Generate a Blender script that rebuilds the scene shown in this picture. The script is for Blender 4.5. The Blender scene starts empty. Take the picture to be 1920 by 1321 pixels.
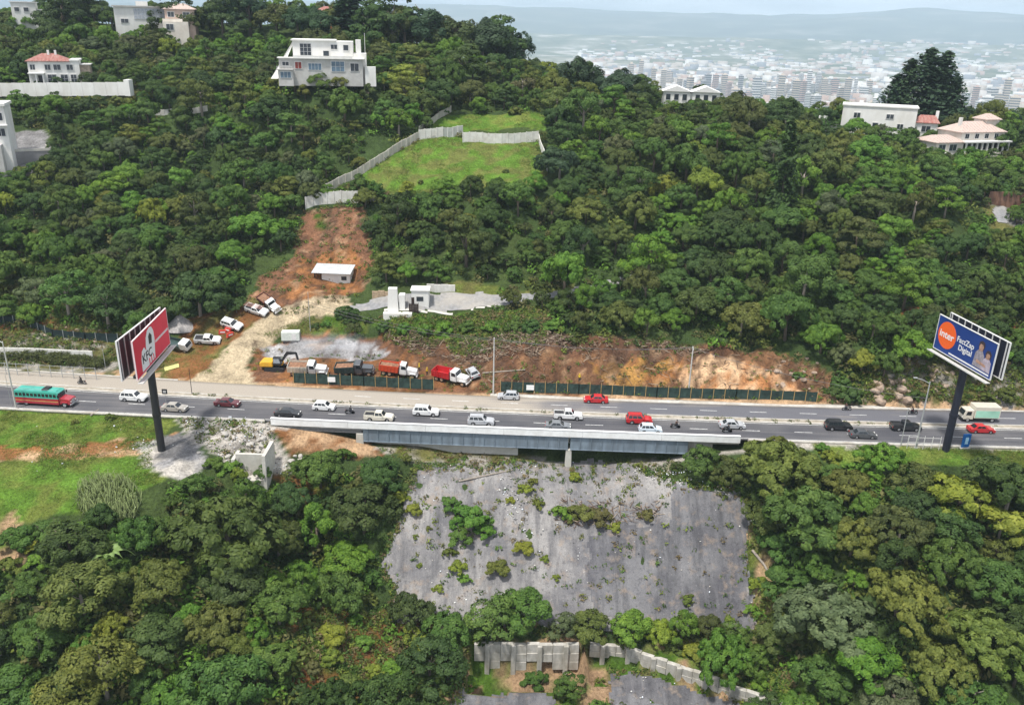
import bpy, math, random
import numpy as np
from mathutils import Vector, Matrix

SC = bpy.context.scene
COL = SC.collection
random.seed(7)
RNG = np.random.default_rng(7)

# ------------------------------------------------------------------ camera
CAM_H = 68.0
PITCH, ROLL = math.radians(21.3), math.radians(1.4)
FOC, CX, CY = 1600.0, 960.0, 660.5            # focal length in pixels of the 1920 px wide photograph
cam_data = bpy.data.cameras.new('camera')
cam_data.sensor_width = 36.0
cam_data.lens = FOC / 1920.0 * 36.0
cam_data.clip_start = 1.0
cam_data.clip_end = 80000.0
cam = bpy.data.objects.new('camera', cam_data)
COL.objects.link(cam)
RM = (Matrix.Rotation(math.pi / 2 - PITCH, 3, 'X') @ Matrix.Rotation(ROLL, 3, 'Z'))
cam.matrix_world = Matrix.Translation((0, 0, CAM_H)) @ RM.to_4x4()
SC.camera = cam
R3 = np.array(RM)

# ------------------------------------------------------------------ sky, sun, exposure
SUN_EL, SUN_AZ = math.radians(69), math.radians(220)     # azimuth clockwise from +Y
world = bpy.data.worlds.new('World')
SC.world = world
world.use_nodes = True
wn, wl = world.node_tree.nodes, world.node_tree.links
wn.clear()
w_out = wn.new('ShaderNodeOutputWorld')
w_bg = wn.new('ShaderNodeBackground')
w_bg.inputs['Strength'].default_value = 0.106
w_sky = wn.new('ShaderNodeTexSky')
w_sky.sky_type = 'NISHITA'
w_sky.sun_disc = False
w_sky.sun_elevation = SUN_EL
w_sky.sun_rotation = SUN_AZ
w_sky.air_density = 1.0
w_sky.dust_density = 2.5
w_sky.ozone_density = 1.5
w_tc = wn.new('ShaderNodeTexCoord')
w_map = wn.new('ShaderNodeMapping')
w_map.inputs['Scale'].default_value = (2.2, 2.2, 9.0)
w_noise = wn.new('ShaderNodeTexNoise')
w_noise.inputs['Scale'].default_value = 2.0
w_noise.inputs['Detail'].default_value = 8
w_noise.inputs['Roughness'].default_value = 0.6
w_ramp = wn.new('ShaderNodeValToRGB')
w_ramp.color_ramp.elements[0].position = 0.36
w_ramp.color_ramp.elements[1].position = 0.60
w_mix = wn.new('ShaderNodeMix')
w_mix.data_type = 'RGBA'
w_mix.inputs[7].default_value = (8.6, 8.8, 9.1, 1)
wl.new(w_tc.outputs['Generated'], w_map.inputs[0])
wl.new(w_map.outputs[0], w_noise.inputs['Vector'])
wl.new(w_noise.outputs[0], w_ramp.inputs[0])
wl.new(w_ramp.outputs[0], w_mix.inputs[0])
wl.new(w_sky.outputs[0], w_mix.inputs[6])
wl.new(w_mix.outputs[2], w_bg.inputs['Color'])
wl.new(w_bg.outputs[0], w_out.inputs['Surface'])
sun_d = bpy.data.lights.new('sun', 'SUN')
sun_d.energy = 3.9
sun_d.angle = math.radians(6.0)
sun_d.color = (1.0, 0.965, 0.9)
sun = bpy.data.objects.new('sun', sun_d)
COL.objects.link(sun)
sdir = Vector((math.sin(SUN_AZ) * math.cos(SUN_EL), math.cos(SUN_AZ) * math.cos(SUN_EL), math.sin(SUN_EL)))
sun.rotation_euler = sdir.to_track_quat('Z', 'Y').to_euler()
sun.location = (0, 0, 200)
SC.view_settings.view_transform = 'Standard'
SC.view_settings.look = 'None'
SC.view_settings.exposure = 0.34
SC.view_settings.gamma = 1.0
SC.render.engine = 'CYCLES'
SC.cycles.max_bounces = 5
SC.cycles.diffuse_bounces = 3
SC.cycles.glossy_bounces = 2
SC.cycles.transmission_bounces = 3
SC.cycles.transparent_max_bounces = 8
SC.cycles.volume_bounces = 1
SC.cycles.use_denoising = True

# ------------------------------------------------------------------ camera model: pixel of the photograph -> world point
CO = np.array([0, 0, CAM_H])


def ray(px, py):
    return R3 @ np.array([(px - CX) / FOC, -(py - CY) / FOC, -1.0])


def onz(px, py, z=0.0):
    d = ray(px, py)
    return CO + d * ((z - CAM_H) / d[2])


def onY(px, py, Y):
    d = ray(px, py)
    return CO + d * (Y / d[1])


def proj(p):
    q = R3.T @ (np.asarray(p, float) - CO)
    return CX - FOC * q[0] / q[2], CY + FOC * q[1] / q[2], -q[2]


# ------------------------------------------------------------------ noise
def _hash(ix, iy, seed):
    h = (ix.astype(np.int64) * 374761393 + iy.astype(np.int64) * 668265263 + seed * 974634777) & 0xffffffff
    h = ((h ^ (h >> 13)) * 1274126177) & 0xffffffff
    return ((h ^ (h >> 16)) & 0xffff) / 65535.0


def vnoise(x, y, seed=0):
    x = np.asarray(x, float); y = np.asarray(y, float)
    ix = np.floor(x); iy = np.floor(y)
    fx = x - ix; fy = y - iy
    fx = fx * fx * (3 - 2 * fx); fy = fy * fy * (3 - 2 * fy)
    a = _hash(ix, iy, seed); b = _hash(ix + 1, iy, seed); c = _hash(ix, iy + 1, seed); d = _hash(ix + 1, iy + 1, seed)
    return (a * (1 - fx) + b * fx) * (1 - fy) + (c * (1 - fx) + d * fx) * fy


def fbm(x, y, seed=0, oct=4):
    v = 0; a = 0.5; s = 0
    for i in range(oct):
        v = v + a * vnoise(x * 2 ** i, y * 2 ** i, seed + i * 17); s += a; a *= 0.5
    return v / s


def smooth(t):
    t = np.clip(t, 0, 1)
    return t * t * (3 - 2 * t)


# ------------------------------------------------------------------ materials
MATS = {}


def new_mat(name):
    m = bpy.data.materials.new(name)
    m.use_nodes = True
    n, l = m.node_tree.nodes, m.node_tree.links
    return m, n, l, n['Principled BSDF']


def pmat(name, col, var=0.25, scale=3.0, rough=0.8, bump=0.0, metal=0.0, spec=0.3, dirt=None, dirt_amt=0.5, dirt_scale=0.6, stretch=None, coat=0.0):
    """Plain painted / mineral surface: base colour with noise variation, optional dirt patches and bump."""
    if name in MATS:
        return MATS[name]
    m, n, l, b = new_mat(name)
    tc = n.new('ShaderNodeTexCoord')
    vec = tc.outputs['Object']
    if stretch:
        mp = n.new('ShaderNodeMapping'); mp.inputs['Scale'].default_value = stretch
        l.new(vec, mp.inputs[0]); vec = mp.outputs[0]
    no = n.new('ShaderNodeTexNoise'); no.inputs['Scale'].default_value = scale; no.inputs['Detail'].default_value = 6
    l.new(vec, no.inputs['Vector'])
    mr = n.new('ShaderNodeMapRange'); mr.inputs[1].default_value = 0.3; mr.inputs[2].default_value = 0.7
    mr.inputs[3].default_value = 1 - var; mr.inputs[4].default_value = 1 + var
    l.new(no.outputs[0], mr.inputs[0])
    mx = n.new('ShaderNodeMix'); mx.data_type = 'RGBA'; mx.blend_type = 'MULTIPLY'; mx.inputs[0].default_value = 1
    mx.inputs[6].default_value = (*col, 1)
    l.new(mr.outputs[0], mx.inputs[7])
    out = mx.outputs[2]
    if dirt:
        n2 = n.new('ShaderNodeTexNoise'); n2.inputs['Scale'].default_value = dirt_scale; n2.inputs['Detail'].default_value = 7
        n2.inputs['Roughness'].default_value = 0.65
        l.new(vec, n2.inputs['Vector'])
        m2 = n.new('ShaderNodeMapRange'); m2.inputs[1].default_value = 0.42; m2.inputs[2].default_value = 0.68
        m2.inputs[4].default_value = dirt_amt
        l.new(n2.outputs[0], m2.inputs[0])
        mx2 = n.new('ShaderNodeMix'); mx2.data_type = 'RGBA'
        l.new(m2.outputs[0], mx2.inputs[0]); l.new(out, mx2.inputs[6]); mx2.inputs[7].default_value = (*dirt, 1)
        out = mx2.outputs[2]
    l.new(out, b.inputs['Base Color'])
    b.inputs['Roughness'].default_value = rough
    b.inputs['Metallic'].default_value = metal
    b.inputs['Specular IOR Level'].default_value = spec
    if coat:
        b.inputs['Coat Weight'].default_value = coat
        b.inputs['Coat Roughness'].default_value = 0.08
    if bump:
        bp = n.new('ShaderNodeBump'); bp.inputs['Strength'].default_value = bump; bp.inputs['Distance'].default_value = 0.1
        l.new(no.outputs[0], bp.inputs['Height']); l.new(bp.outputs[0], b.inputs['Normal'])
    MATS[name] = m
    return m


def leaf_mat():
    m, n, l, b = new_mat('foliage')
    oi = n.new('ShaderNodeObjectInfo')
    at = n.new('ShaderNodeAttribute'); at.attribute_name = 'tint'
    hs = n.new('ShaderNodeHueSaturation')
    mr = n.new('ShaderNodeMapRange'); mr.inputs[3].default_value = 0.6; mr.inputs[4].default_value = 1.45
    l.new(at.outputs['Fac'], mr.inputs[0])
    mh = n.new('ShaderNodeMapRange'); mh.inputs[3].default_value = 0.515; mh.inputs[4].default_value = 0.485
    l.new(at.outputs['Fac'], mh.inputs[0])
    l.new(oi.outputs['Color'], hs.inputs['Color']); l.new(mr.outputs[0], hs.inputs['Value']); l.new(mh.outputs[0], hs.inputs['Hue'])
    l.new(hs.outputs[0], b.inputs['Base Color'])
    b.inputs['Roughness'].default_value = 0.62
    b.inputs['Specular IOR Level'].default_value = 0.22
    tr = n.new('ShaderNodeBsdfTranslucent')
    l.new(hs.outputs[0], tr.inputs['Color'])
    ms = n.new('ShaderNodeMixShader'); ms.inputs[0].default_value = 0.22
    l.new(b.outputs[0], ms.inputs[1]); l.new(tr.outputs[0], ms.inputs[2])
    l.new(ms.outputs[0], n['Material Output'].inputs['Surface'])
    return m


def vleaf_mat():
    """Leaves of joined plant cover: colour from a per-leaf colour attribute."""
    m, n, l, b = new_mat('plant_cover')
    at = n.new('ShaderNodeAttribute'); at.attribute_name = 'Col'
    l.new(at.outputs['Color'], b.inputs['Base Color'])
    b.inputs['Roughness'].default_value = 0.65
    b.inputs['Specular IOR Level'].default_value = 0.2
    tr = n.new('ShaderNodeBsdfTranslucent')
    l.new(at.outputs['Color'], tr.inputs['Color'])
    ms = n.new('ShaderNodeMixShader'); ms.inputs[0].default_value = 0.25
    l.new(b.outputs[0], ms.inputs[1]); l.new(tr.outputs[0], ms.inputs[2])
    l.new(ms.outputs[0], n['Material Output'].inputs['Surface'])
    return m


def ground_mat():
    m, n, l, b = new_mat('ground')
    at = n.new('ShaderNodeAttribute'); at.attribute_name = 'Col'
    ge = n.new('ShaderNodeNewGeometry')
    facs = []
    for sc, lo, hi in ((0.35, 0.72, 1.28), (2.2, 0.7, 1.3), (9.0, 0.75, 1.25)):
        no = n.new('ShaderNodeTexNoise'); no.inputs['Scale'].default_value = sc; no.inputs['Detail'].default_value = 5
        no.inputs['Roughness'].default_value = 0.6
        l.new(ge.outputs['Position'], no.inputs['Vector'])
        mr = n.new('ShaderNodeMapRange'); mr.inputs[1].default_value = 0.32; mr.inputs[2].default_value = 0.68
        mr.inputs[3].default_value = lo; mr.inputs[4].default_value = hi
        l.new(no.outputs[0], mr.inputs[0]); facs.append((mr.outputs[0], no.outputs[0]))
    out = at.outputs['Color']
    for f, _ in facs:
        mx = n.new('ShaderNodeMix'); mx.data_type = 'RGBA'; mx.blend_type = 'MULTIPLY'; mx.inputs[0].default_value = 1
        l.new(out, mx.inputs[6]); l.new(f, mx.inputs[7]); out = mx.outputs[2]
    l.new(out, b.inputs['Base Color'])
    b.inputs['Roughness'].default_value = 0.95
    b.inputs['Specular IOR Level'].default_value = 0.1
    bp = n.new('ShaderNodeBump'); bp.inputs['Strength'].default_value = 0.9; bp.inputs['Distance'].default_value = 0.5
    l.new(facs[1][1], bp.inputs['Height'])
    bp2 = n.new('ShaderNodeBump'); bp2.inputs['Strength'].default_value = 0.7; bp2.inputs['Distance'].default_value = 0.15
    l.new(facs[2][1], bp2.inputs['Height']); l.new(bp.outputs[0], bp2.inputs['Normal'])
    l.new(bp2.outputs[0], b.inputs['Normal'])
    return m


def shotcrete_mat(name, lo_c, hi_c, stain):
    m, n, l, b = new_mat(name)
    ge = n.new('ShaderNodeNewGeometry')
    def noise(scale, mapping=None, det=6, rough=0.6):
        v = ge.outputs['Position']
        if mapping:
            mp = n.new('ShaderNodeMapping'); mp.inputs['Scale'].default_value = mapping
            l.new(v, mp.inputs[0]); v = mp.outputs[0]
        no = n.new('ShaderNodeTexNoise'); no.inputs['Scale'].default_value = scale; no.inputs['Detail'].default_value = det
        no.inputs['Roughness'].default_value = rough
        l.new(v, no.inputs['Vector']); return no.outputs[0]
    def ramp(v, a, c, lo=0.0, hi=1.0):
        mr = n.new('ShaderNodeMapRange'); mr.inputs[1].default_value = a; mr.inputs[2].default_value = c
        mr.inputs[3].default_value = lo; mr.inputs[4].default_value = hi
        l.new(v, mr.inputs[0]); return mr.outputs[0]
    def mixc(f, c1, c2):
        mx = n.new('ShaderNodeMix'); mx.data_type = 'RGBA'
        l.new(f, mx.inputs[0])
        if isinstance(c1, tuple): mx.inputs[6].default_value = (*c1, 1)
        else: l.new(c1, mx.inputs[6])
        if isinstance(c2, tuple): mx.inputs[7].default_value = (*c2, 1)
        else: l.new(c2, mx.inputs[7])
        return mx.outputs[2]
    n1 = noise(0.12, None, 8)
    c = mixc(ramp(n1, 0.38, 0.62), lo_c, hi_c)
    streak = noise(1.0, (0.55, 0.09, 0.09), 8, .68)                     # rain streaks run down the slope
    c = mixc(ramp(streak, 0.46, 0.66, 0, 0.75), c, stain)
    streak2 = noise(1.0, (1.1, 0.16, 0.16), 6, .65)
    c = mixc(ramp(streak2, 0.54, 0.72, 0, 0.4), c, tuple(v * 1.2 for v in hi_c))
    n2 = noise(0.5, None, 8)
    c = mixc(ramp(n2, 0.54, 0.68, 0, 0.6), c, (0.27, 0.21, 0.16))
    n4 = noise(1.6, None, 9, .72)
    c = mixc(ramp(n4, 0.55, 0.62, 0, 0.5), c, tuple(v * .55 for v in lo_c))
    c = mixc(ramp(n4, 0.40, 0.33, 0, 0.5), c, tuple(min(1, v * 1.5) for v in hi_c))
    n3 = noise(7.0, None, 4)
    mx = n.new('ShaderNodeMix'); mx.data_type = 'RGBA'; mx.blend_type = 'MULTIPLY'; mx.inputs[0].default_value = 1
    l.new(c, mx.inputs[6]); l.new(ramp(n3, 0.3, 0.7, 0.78, 1.2), mx.inputs[7])
    l.new(mx.outputs[2], b.inputs['Base Color'])
    b.inputs['Roughness'].default_value = 0.9
    b.inputs['Specular IOR Level'].default_value = 0.15
    bp = n.new('ShaderNodeBump'); bp.inputs['Strength'].default_value = 0.8; bp.inputs['Distance'].default_value = 0.25
    l.new(n2, bp.inputs['Height'])
    bp2 = n.new('ShaderNodeBump'); bp2.inputs['Strength'].default_value = 0.5; bp2.inputs['Distance'].default_value = 0.06
    l.new(n3, bp2.inputs['Height']); l.new(bp.outputs[0], bp2.inputs['Normal'])
    l.new(bp2.outputs[0], b.inputs['Normal'])
    return m


def asphalt_mat(name, base, dust, dust_amt):
    """Asphalt with lengthwise tyre bands and patches of road dust."""
    m, n, l, b = new_mat(name)
    ge = n.new('ShaderNodeNewGeometry')
    mp = n.new('ShaderNodeMapping'); mp.inputs['Scale'].default_value = (0.03, 0.9, 1)
    l.new(ge.outputs['Position'], mp.inputs[0])
    n1 = n.new('ShaderNodeTexNoise'); n1.inputs['Scale'].default_value = 1.3; n1.inputs['Detail'].default_value = 6
    l.new(mp.outputs[0], n1.inputs['Vector'])
    n2 = n.new('ShaderNodeTexNoise'); n2.inputs['Scale'].default_value = 0.12; n2.inputs['Detail'].default_value = 7
    l.new(ge.outputs['Position'], n2.inputs['Vector'])
    n3 = n.new('ShaderNodeTexNoise'); n3.inputs['Scale'].default_value = 6; n3.inputs['Detail'].default_value = 4
    l.new(ge.outputs['Position'], n3.inputs['Vector'])
    ad = n.new('ShaderNodeMath'); ad.operation = 'ADD'
    l.new(n1.outputs[0], ad.inputs[0]); l.new(n2.outputs[0], ad.inputs[1])
    at = n.new('ShaderNodeAttribute'); at.attribute_name = 'dust'
    ad2 = n.new('ShaderNodeMath'); ad2.operation = 'ADD'
    l.new(ad.outputs[0], ad2.inputs[0]); l.new(at.outputs['Fac'], ad2.inputs[1])
    mr = n.new('ShaderNodeMapRange'); mr.inputs[1].default_value = 0.82; mr.inputs[2].default_value = 1.35; mr.inputs[4].default_value = dust_amt
    l.new(ad2.outputs[0], mr.inputs[0])
    mx = n.new('ShaderNodeMix'); mx.data_type = 'RGBA'
    l.new(mr.outputs[0], mx.inputs[0]); mx.inputs[6].default_value = (*base, 1); mx.inputs[7].default_value = (*dust, 1)
    m3 = n.new('ShaderNodeMapRange'); m3.inputs[1].default_value = 0.3; m3.inputs[2].default_value = 0.7; m3.inputs[3].default_value = 0.78; m3.inputs[4].default_value = 1.2
    l.new(n3.outputs[0], m3.inputs[0])
    mm = n.new('ShaderNodeMix'); mm.data_type = 'RGBA'; mm.blend_type = 'MULTIPLY'; mm.inputs[0].default_value = 1
    l.new(mx.outputs[2], mm.inputs[6]); l.new(m3.outputs[0], mm.inputs[7])
    l.new(mm.outputs[2], b.inputs['Base Color'])
    b.inputs['Roughness'].default_value = 0.82
    b.inputs['Specular IOR Level'].default_value = 0.25
    return m


# ------------------------------------------------------------------ object helpers
def tag(o, label=None, cat=None, group=None, kind=None):
    if label: o['label'] = label
    if cat: o['category'] = cat
    if group: o['group'] = group
    if kind: o['kind'] = kind
    return o


def link(o, parent=None):
    COL.objects.link(o)
    if parent is not None:
        o.parent = parent
    return o


def empty(name, loc=(0, 0, 0), rz=0.0, label=None, cat=None, group=None):
    o = bpy.data.objects.new(name, None)
    o.empty_display_size = 0.5
    o.location = loc
    o.rotation_euler = (0, 0, rz)
    link(o)
    return tag(o, label, cat, group)


class MB:
    """Collects boxes, prisms, tubes and quads into one mesh."""
    def __init__(self):
        self.v = []; self.f = []; self.smooth = False

    def add(self, vs, fs):
        k = len(self.v)
        self.v.extend([tuple(map(float, p)) for p in vs])
        self.f.extend([tuple(i + k for i in f) for f in fs])
        return self

    def box(self, x0, x1, y0, y1, z0, z1, bev=0.0, top=(0, 0)):
        """Box; top=(dx,dy) pulls the top edges inwards; bev chamfers the vertical edges."""
        a, c = top
        if bev <= 0:
            vs = [(x0, y0, z0), (x1, y0, z0), (x1, y1, z0), (x0, y1, z0), (x0 + a, y0 + c, z1), (x1 - a, y0 + c, z1), (x1 - a, y1 - c, z1), (x0 + a, y1 - c, z1)]
            return self.add(vs, [(3, 2, 1, 0), (4, 5, 6, 7), (0, 1, 5, 4), (1, 2, 6, 5), (2, 3, 7, 6), (3, 0, 4, 7)])
        b = bev
        ring = lambda i, z, ax, cy: [(x0 + ax + b + i, y0 + cy + i, z), (x1 - ax - b - i, y0 + cy + i, z), (x1 - ax - i, y0 + cy + b + i, z), (x1 - ax - i, y1 - cy - b - i, z), (x1 - ax - b - i, y1 - cy - i, z), (x0 + ax + b + i, y1 - cy - i, z), (x0 + ax + i, y1 - cy - b - i, z), (x0 + ax + i, y0 + cy + b + i, z)]
        vs = ring(b * .6, z0, 0, 0) + ring(0, z0 + b, 0, 0) + ring(0, z1 - b, a, c) + ring(b * .6, z1, a, c)
        fs = [tuple(range(7, -1, -1)), tuple(range(24, 32))]
        for r in range(3):
            for i in range(8):
                j = (i + 1) % 8
                fs.append((r * 8 + i, r * 8 + j, r * 8 + 8 + j, r * 8 + 8 + i))
        return self.add(vs, fs)

    def prism(self, prof, y0, y1, inset=0.0, iw=0.05):
        """Side profile (x,z) swept across y, its two sides chamfered by inset."""
        P = np.array(prof, float); c = P.mean(0); n = len(P)
        if inset > 0:
            d = P - c; L = np.linalg.norm(d, axis=1, keepdims=True)
            Q = P - d / L * inset
            layers = [(Q, y0), (P, y0 + iw), (P, y1 - iw), (Q, y1)]
        else:
            layers = [(P, y0), (P, y1)]
        vs = []
        for A, y in layers:
            vs += [(p[0], y, p[1]) for p in A]
        m = len(layers)
        fs = [tuple(range(n)), tuple(range(n * m - 1, n * (m - 1) - 1, -1))]
        for k in range(m - 1):
            for i in range(n):
                j = (i + 1) % n
                fs.append((k * n + j, k * n + i, k * n + n + i, k * n + n + j))
        return self.add(vs, fs)

    def tube(self, pts, rad, seg=8, cap=True):
        pts = [Vector(p) for p in pts]
        if not hasattr(rad, '__len__'): rad = [rad] * len(pts)
        vs = []; fs = []
        for i, p in enumerate(pts):
            t = (pts[min(i + 1, len(pts) - 1)] - pts[max(i - 1, 0)]).normalized()
            a = t.orthogonal().normalized() if abs(t.z) > 0.9 else t.cross(Vector((0, 0, 1))).normalized()
            b = t.cross(a)
            for k in range(seg):
                an = 2 * math.pi * k / seg
                vs.append(p + (a * math.cos(an) + b * math.sin(an)) * rad[i])
        for i in range(len(pts) - 1):
            for k in range(seg):
                k2 = (k + 1) % seg
                fs.append((i * seg + k, i * seg + k2, i * seg + seg + k2, i * seg + seg + k))
        if cap:
            fs.append(tuple(range(seg - 1, -1, -1))); fs.append(tuple(range((len(pts) - 1) * seg, len(pts) * seg)))
        return self.add(vs, fs)

    def quad(self, a, b, c, d):
        return self.add([a, b, c, d], [(0, 1, 2, 3)])

    def slab(self, a, b, c, d, th):
        """A quad given a thickness backwards along its normal."""
        a, b, c, d = map(Vector, (a, b, c, d))
        n = (b - a).cross(d - a).normalized() * th
        vs = [a, b, c, d, a - n, b - n, c - n, d - n]
        return self.add(vs, [(0, 1, 2, 3), (7, 6, 5, 4), (0, 4, 5, 1), (1, 5, 6, 2), (2, 6, 7, 3), (3, 7, 4, 0)])

    def mesh(self, name):
        me = bpy.data.meshes.new(name)
        me.from_pydata(self.v, [], self.f)
        if self.smooth:
            me.polygons.foreach_set('use_smooth', [True] * len(me.polygons))
        me.update()
        return me

    def build(self, name, mat, parent=None, loc=None, rz=0.0):
        me = self.mesh(name)
        me.materials.append(mat)
        o = bpy.data.objects.new(name, me)
        link(o, parent)
        if loc is not None: o.location = loc
        if rz: o.rotation_euler = (0, 0, rz)
        return o


def copy_tree(o, parent=None):
    c = o.copy()
    link(c); c.parent = parent
    for ch in o.children:
        copy_tree(ch, c)
    return c


def np_mesh(name, V, F, attrs=None, mat=None, smooth=False):
    """Mesh from numpy arrays: V (n,3), F (m,k) with k = 3 or 4; attrs {name: (type, per-vertex array)}."""
    me = bpy.data.meshes.new(name)
    V = np.ascontiguousarray(V, np.float32); F = np.ascontiguousarray(F, np.int32)
    m, k = F.shape
    me.vertices.add(len(V)); me.vertices.foreach_set('co', V.ravel())
    me.loops.add(m * k); me.loops.foreach_set('vertex_index', F.ravel())
    me.polygons.add(m); me.polygons.foreach_set('loop_start', np.arange(0, m * k, k, dtype=np.int32))
    if smooth:
        me.polygons.foreach_set('use_smooth', np.ones(m, bool))
    for an, (ty, arr) in (attrs or {}).items():
        at = me.attributes.new(an, ty, 'POINT')
        arr = np.ascontiguousarray(arr, np.float32)
        at.data.foreach_set('color' if ty == 'FLOAT_COLOR' else 'value', arr.ravel())
    me.update(calc_edges=True)
    me.validate()
    if mat: me.materials.append(mat)
    return me


def quads_to_mesh(name, Q, attrs, mat):
    """Q (n,4,3) separate quads; attrs give one value per quad."""
    n = len(Q)
    A = {k: (t, np.repeat(a, 4, axis=0)) for k, (t, a) in attrs.items()}
    return np_mesh(name, Q.reshape(-1, 3), np.arange(n * 4).reshape(n, 4), A, mat)


def leaf_quads(P, N, size, rng, aspect=0.55, fold=0.0):
    """Rhombus leaves at P facing N (n,3)."""
    n = len(P)
    N = N / (np.linalg.norm(N, axis=1, keepdims=True) + 1e-9)
    r = rng.normal(size=(n, 3))
    T = np.cross(N, r); T /= np.linalg.norm(T, axis=1, keepdims=True) + 1e-9
    B = np.cross(N, T)
    s = (size * rng.uniform(0.65, 1.35, n))[:, None]
    return np.stack([P - T * s, P + B * s * aspect, P + T * s, P - B * s * aspect], 1)


# ------------------------------------------------------------------ road lines (world y of each edge as a function of x)
def y_far(x): return 3.1e-4 * x * x - 0.041 * x + 150.7
def y_mf(x): return 2.7e-4 * x * x - 0.043 * x + 145.05
def y_mn(x): return 2.7e-4 * x * x - 0.0435 * x + 143.45
def y_near(x): return 1.4e-4 * x * x - 0.032 * x + 136.2


# ------------------------------------------------------------------ terrain height
HILL_C = [  # pixel of the ground, world distance Y
    (1300, 450, 203), (1500, 545, 182), (1700, 545, 178), (1850, 400, 214), (1700, 400, 210), (1850, 590, 172),
    (630, 392, 213), (700, 355, 222), (1000, 340, 224), (870, 252, 252), (1005, 262, 250), (1010, 215, 266), (830, 215, 266),
    (100, 470, 198), (300, 420, 212), (450, 320, 240), (300, 270, 255), (60, 320, 232), (110, 172, 275), (240, 172, 275),
    (250, 66, 335), (400, 165, 292), (600, 150, 262), (600, 60, 335), (750, 110, 310), (900, 150, 300), (1000, 190, 285), (1100, 195, 295),
    (1200, 310, 238), (1400, 310, 236), (1600, 320, 240), (1290, 205, 305), (1480, 240, 300), (1640, 250, 285), (1820, 292, 262), (1900, 250, 330),
    (560, 500, 192), (625, 532, 190), (450, 480, 196), (900, 450, 200), (1100, 430, 205)]
HILL_Z = [  # pixel of the ground, world height z
    (450, 655, 3), (520, 602, 6.5), (600, 572, 8.5), (740, 592, 7.5), (900, 562, 9.5), (1070, 548, 11), (1180, 520, 14),
    (500, 690, .8), (700, 700, .8), (900, 722, .7), (520, 652, 1.5), (700, 655, 1.8), (850, 662, 2), (900, 692, 1), (800, 680, 1.2), (600, 680, 1.2),
    (1000, 732, .5), (1250, 741, .5), (1500, 753, .5), (960, 640, 6.5), (1200, 650, 6.6), (1400, 655, 6.6), (1520, 690, 4.6),
    (1560, 752, .3), (1660, 757, .3), (1670, 712, 4.5), (1800, 763, .3), (1900, 767, .3), (1800, 690, 6.5), (1900, 700, 5.5),
    (200, 694, .4), (50, 668, 1.8), (50, 690, .4), (200, 645, 3), (50, 602, 6), (200, 632, 4), (330, 642, 2.5), (390, 642, 3), (437, 617, 5), (483, 588, 7), (320, 702, .4), (420, 712, .2)]
HILL_W = [(-260, 420, 60), (-200, 430, 55), (-80, 430, 50), (0, 410, 34), (60, 390, 20), (120, 390, 12), (200, 390, 4), (-300, 300, 52), (300, 300, 30),
          (-250, 150, 2), (250, 150, 2), (-220, 200, 20), (230, 200, 18), (0, 480, 0), (200, 480, -40), (-200, 480, 40), (100, 480, -35)]
FG_Z = [
    (780, 876, -4.8), (960, 864, -5.4), (1180, 868, -5.4), (1300, 905, -5), (1400, 925, -6), (720, 1000, -11), (980, 1000, -12.1), (1250, 1000, -12.1), (1410, 1000, -11),
    (710, 1080, -15.8), (980, 1100, -17.8), (1250, 1100, -17.8), (1420, 1100, -16.8), (730, 1170, -20.5), (980, 1180, -22.1), (1250, 1180, -22), (1420, 1200, -21.5),
    (0, 770, -.5), (150, 780, -.6), (300, 790, -.6), (0, 850, -1.5), (300, 850, -1.6), (100, 900, -2.4), (0, 960, -3.6), (250, 960, -4), (330, 885, -2.3),
    (400, 885, -3.2), (480, 890, -5), (560, 900, -7), (650, 900, -6.6), (560, 1000, -12), (420, 1000, -9), (650, 1050, -15),
    (520, 852, -3.5), (600, 842, -3.2), (700, 850, -4.6), (850, 852, -5.3), (1000, 854, -5.6), (1150, 856, -5.6), (1250, 864, -5.0),
    (1420, 840, -1.5), (1550, 842, -.6), (1700, 850, -.6), (1900, 852, -.6), (1600, 880, -1.8), (1800, 880, -1.5),
    (980, 1225, -22.5), (900, 1225, -22.5), (1100, 1225, -22.5), (1300, 1275, -23), (1450, 1318, -24)]
FG_W = [(-75, 104, -9), (-30, 98, -14), (-75, 88, -17), (-30, 84, -22), (-60, 68, -26), (50, 112, -8), (85, 112, -6), (50, 98, -15), (90, 100, -13), (90, 86, -21), (50, 84, -24),
        (60, 68, -30), (0, 68, -36), (0, 40, -44), (-80, 40, -38), (80, 40, -42), (-140, 120, -3), (140, 120, -2), (-140, 70, -22), (140, 70, -24), (-140, 136, -.6), (140, 134, -.6),
        (-250, 130, 0), (250, 128, 0), (-250, 50, -25), (250, 50, -25)]


def tps_fit(P, z, lam=1e-3):
    P = np.asarray(P, float) / 100.0
    n = len(P)
    d2 = ((P[:, None] - P[None]) ** 2).sum(-1)
    K = np.where(d2 > 0, 0.5 * d2 * np.log(d2 + 1e-12), 0) + lam * np.eye(n)
    A = np.zeros((n + 3, n + 3)); A[:n, :n] = K; A[:n, n] = 1; A[:n, n + 1:] = P; A[n, :n] = 1; A[n + 1:, :n] = P.T
    w = np.linalg.solve(A, np.concatenate([z, np.zeros(3)]))
    return P, w


def tps_eval(fit, x, y):
    P, w = fit
    x = np.asarray(x, float); sh = x.shape
    x = x.ravel() / 100.0; y = np.asarray(y, float).ravel() / 100.0
    out = np.empty(len(x))
    for s in range(0, len(x), 20000):
        xs, ys = x[s:s + 20000], y[s:s + 20000]
        d2 = (xs[:, None] - P[None, :, 0]) ** 2 + (ys[:, None] - P[None, :, 1]) ** 2
        out[s:s + 20000] = (0.5 * d2 * np.log(d2 + 1e-12)) @ w[:len(P)] + w[len(P)] + xs * w[len(P) + 1] + ys * w[len(P) + 2]
    return out.reshape(sh)


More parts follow.
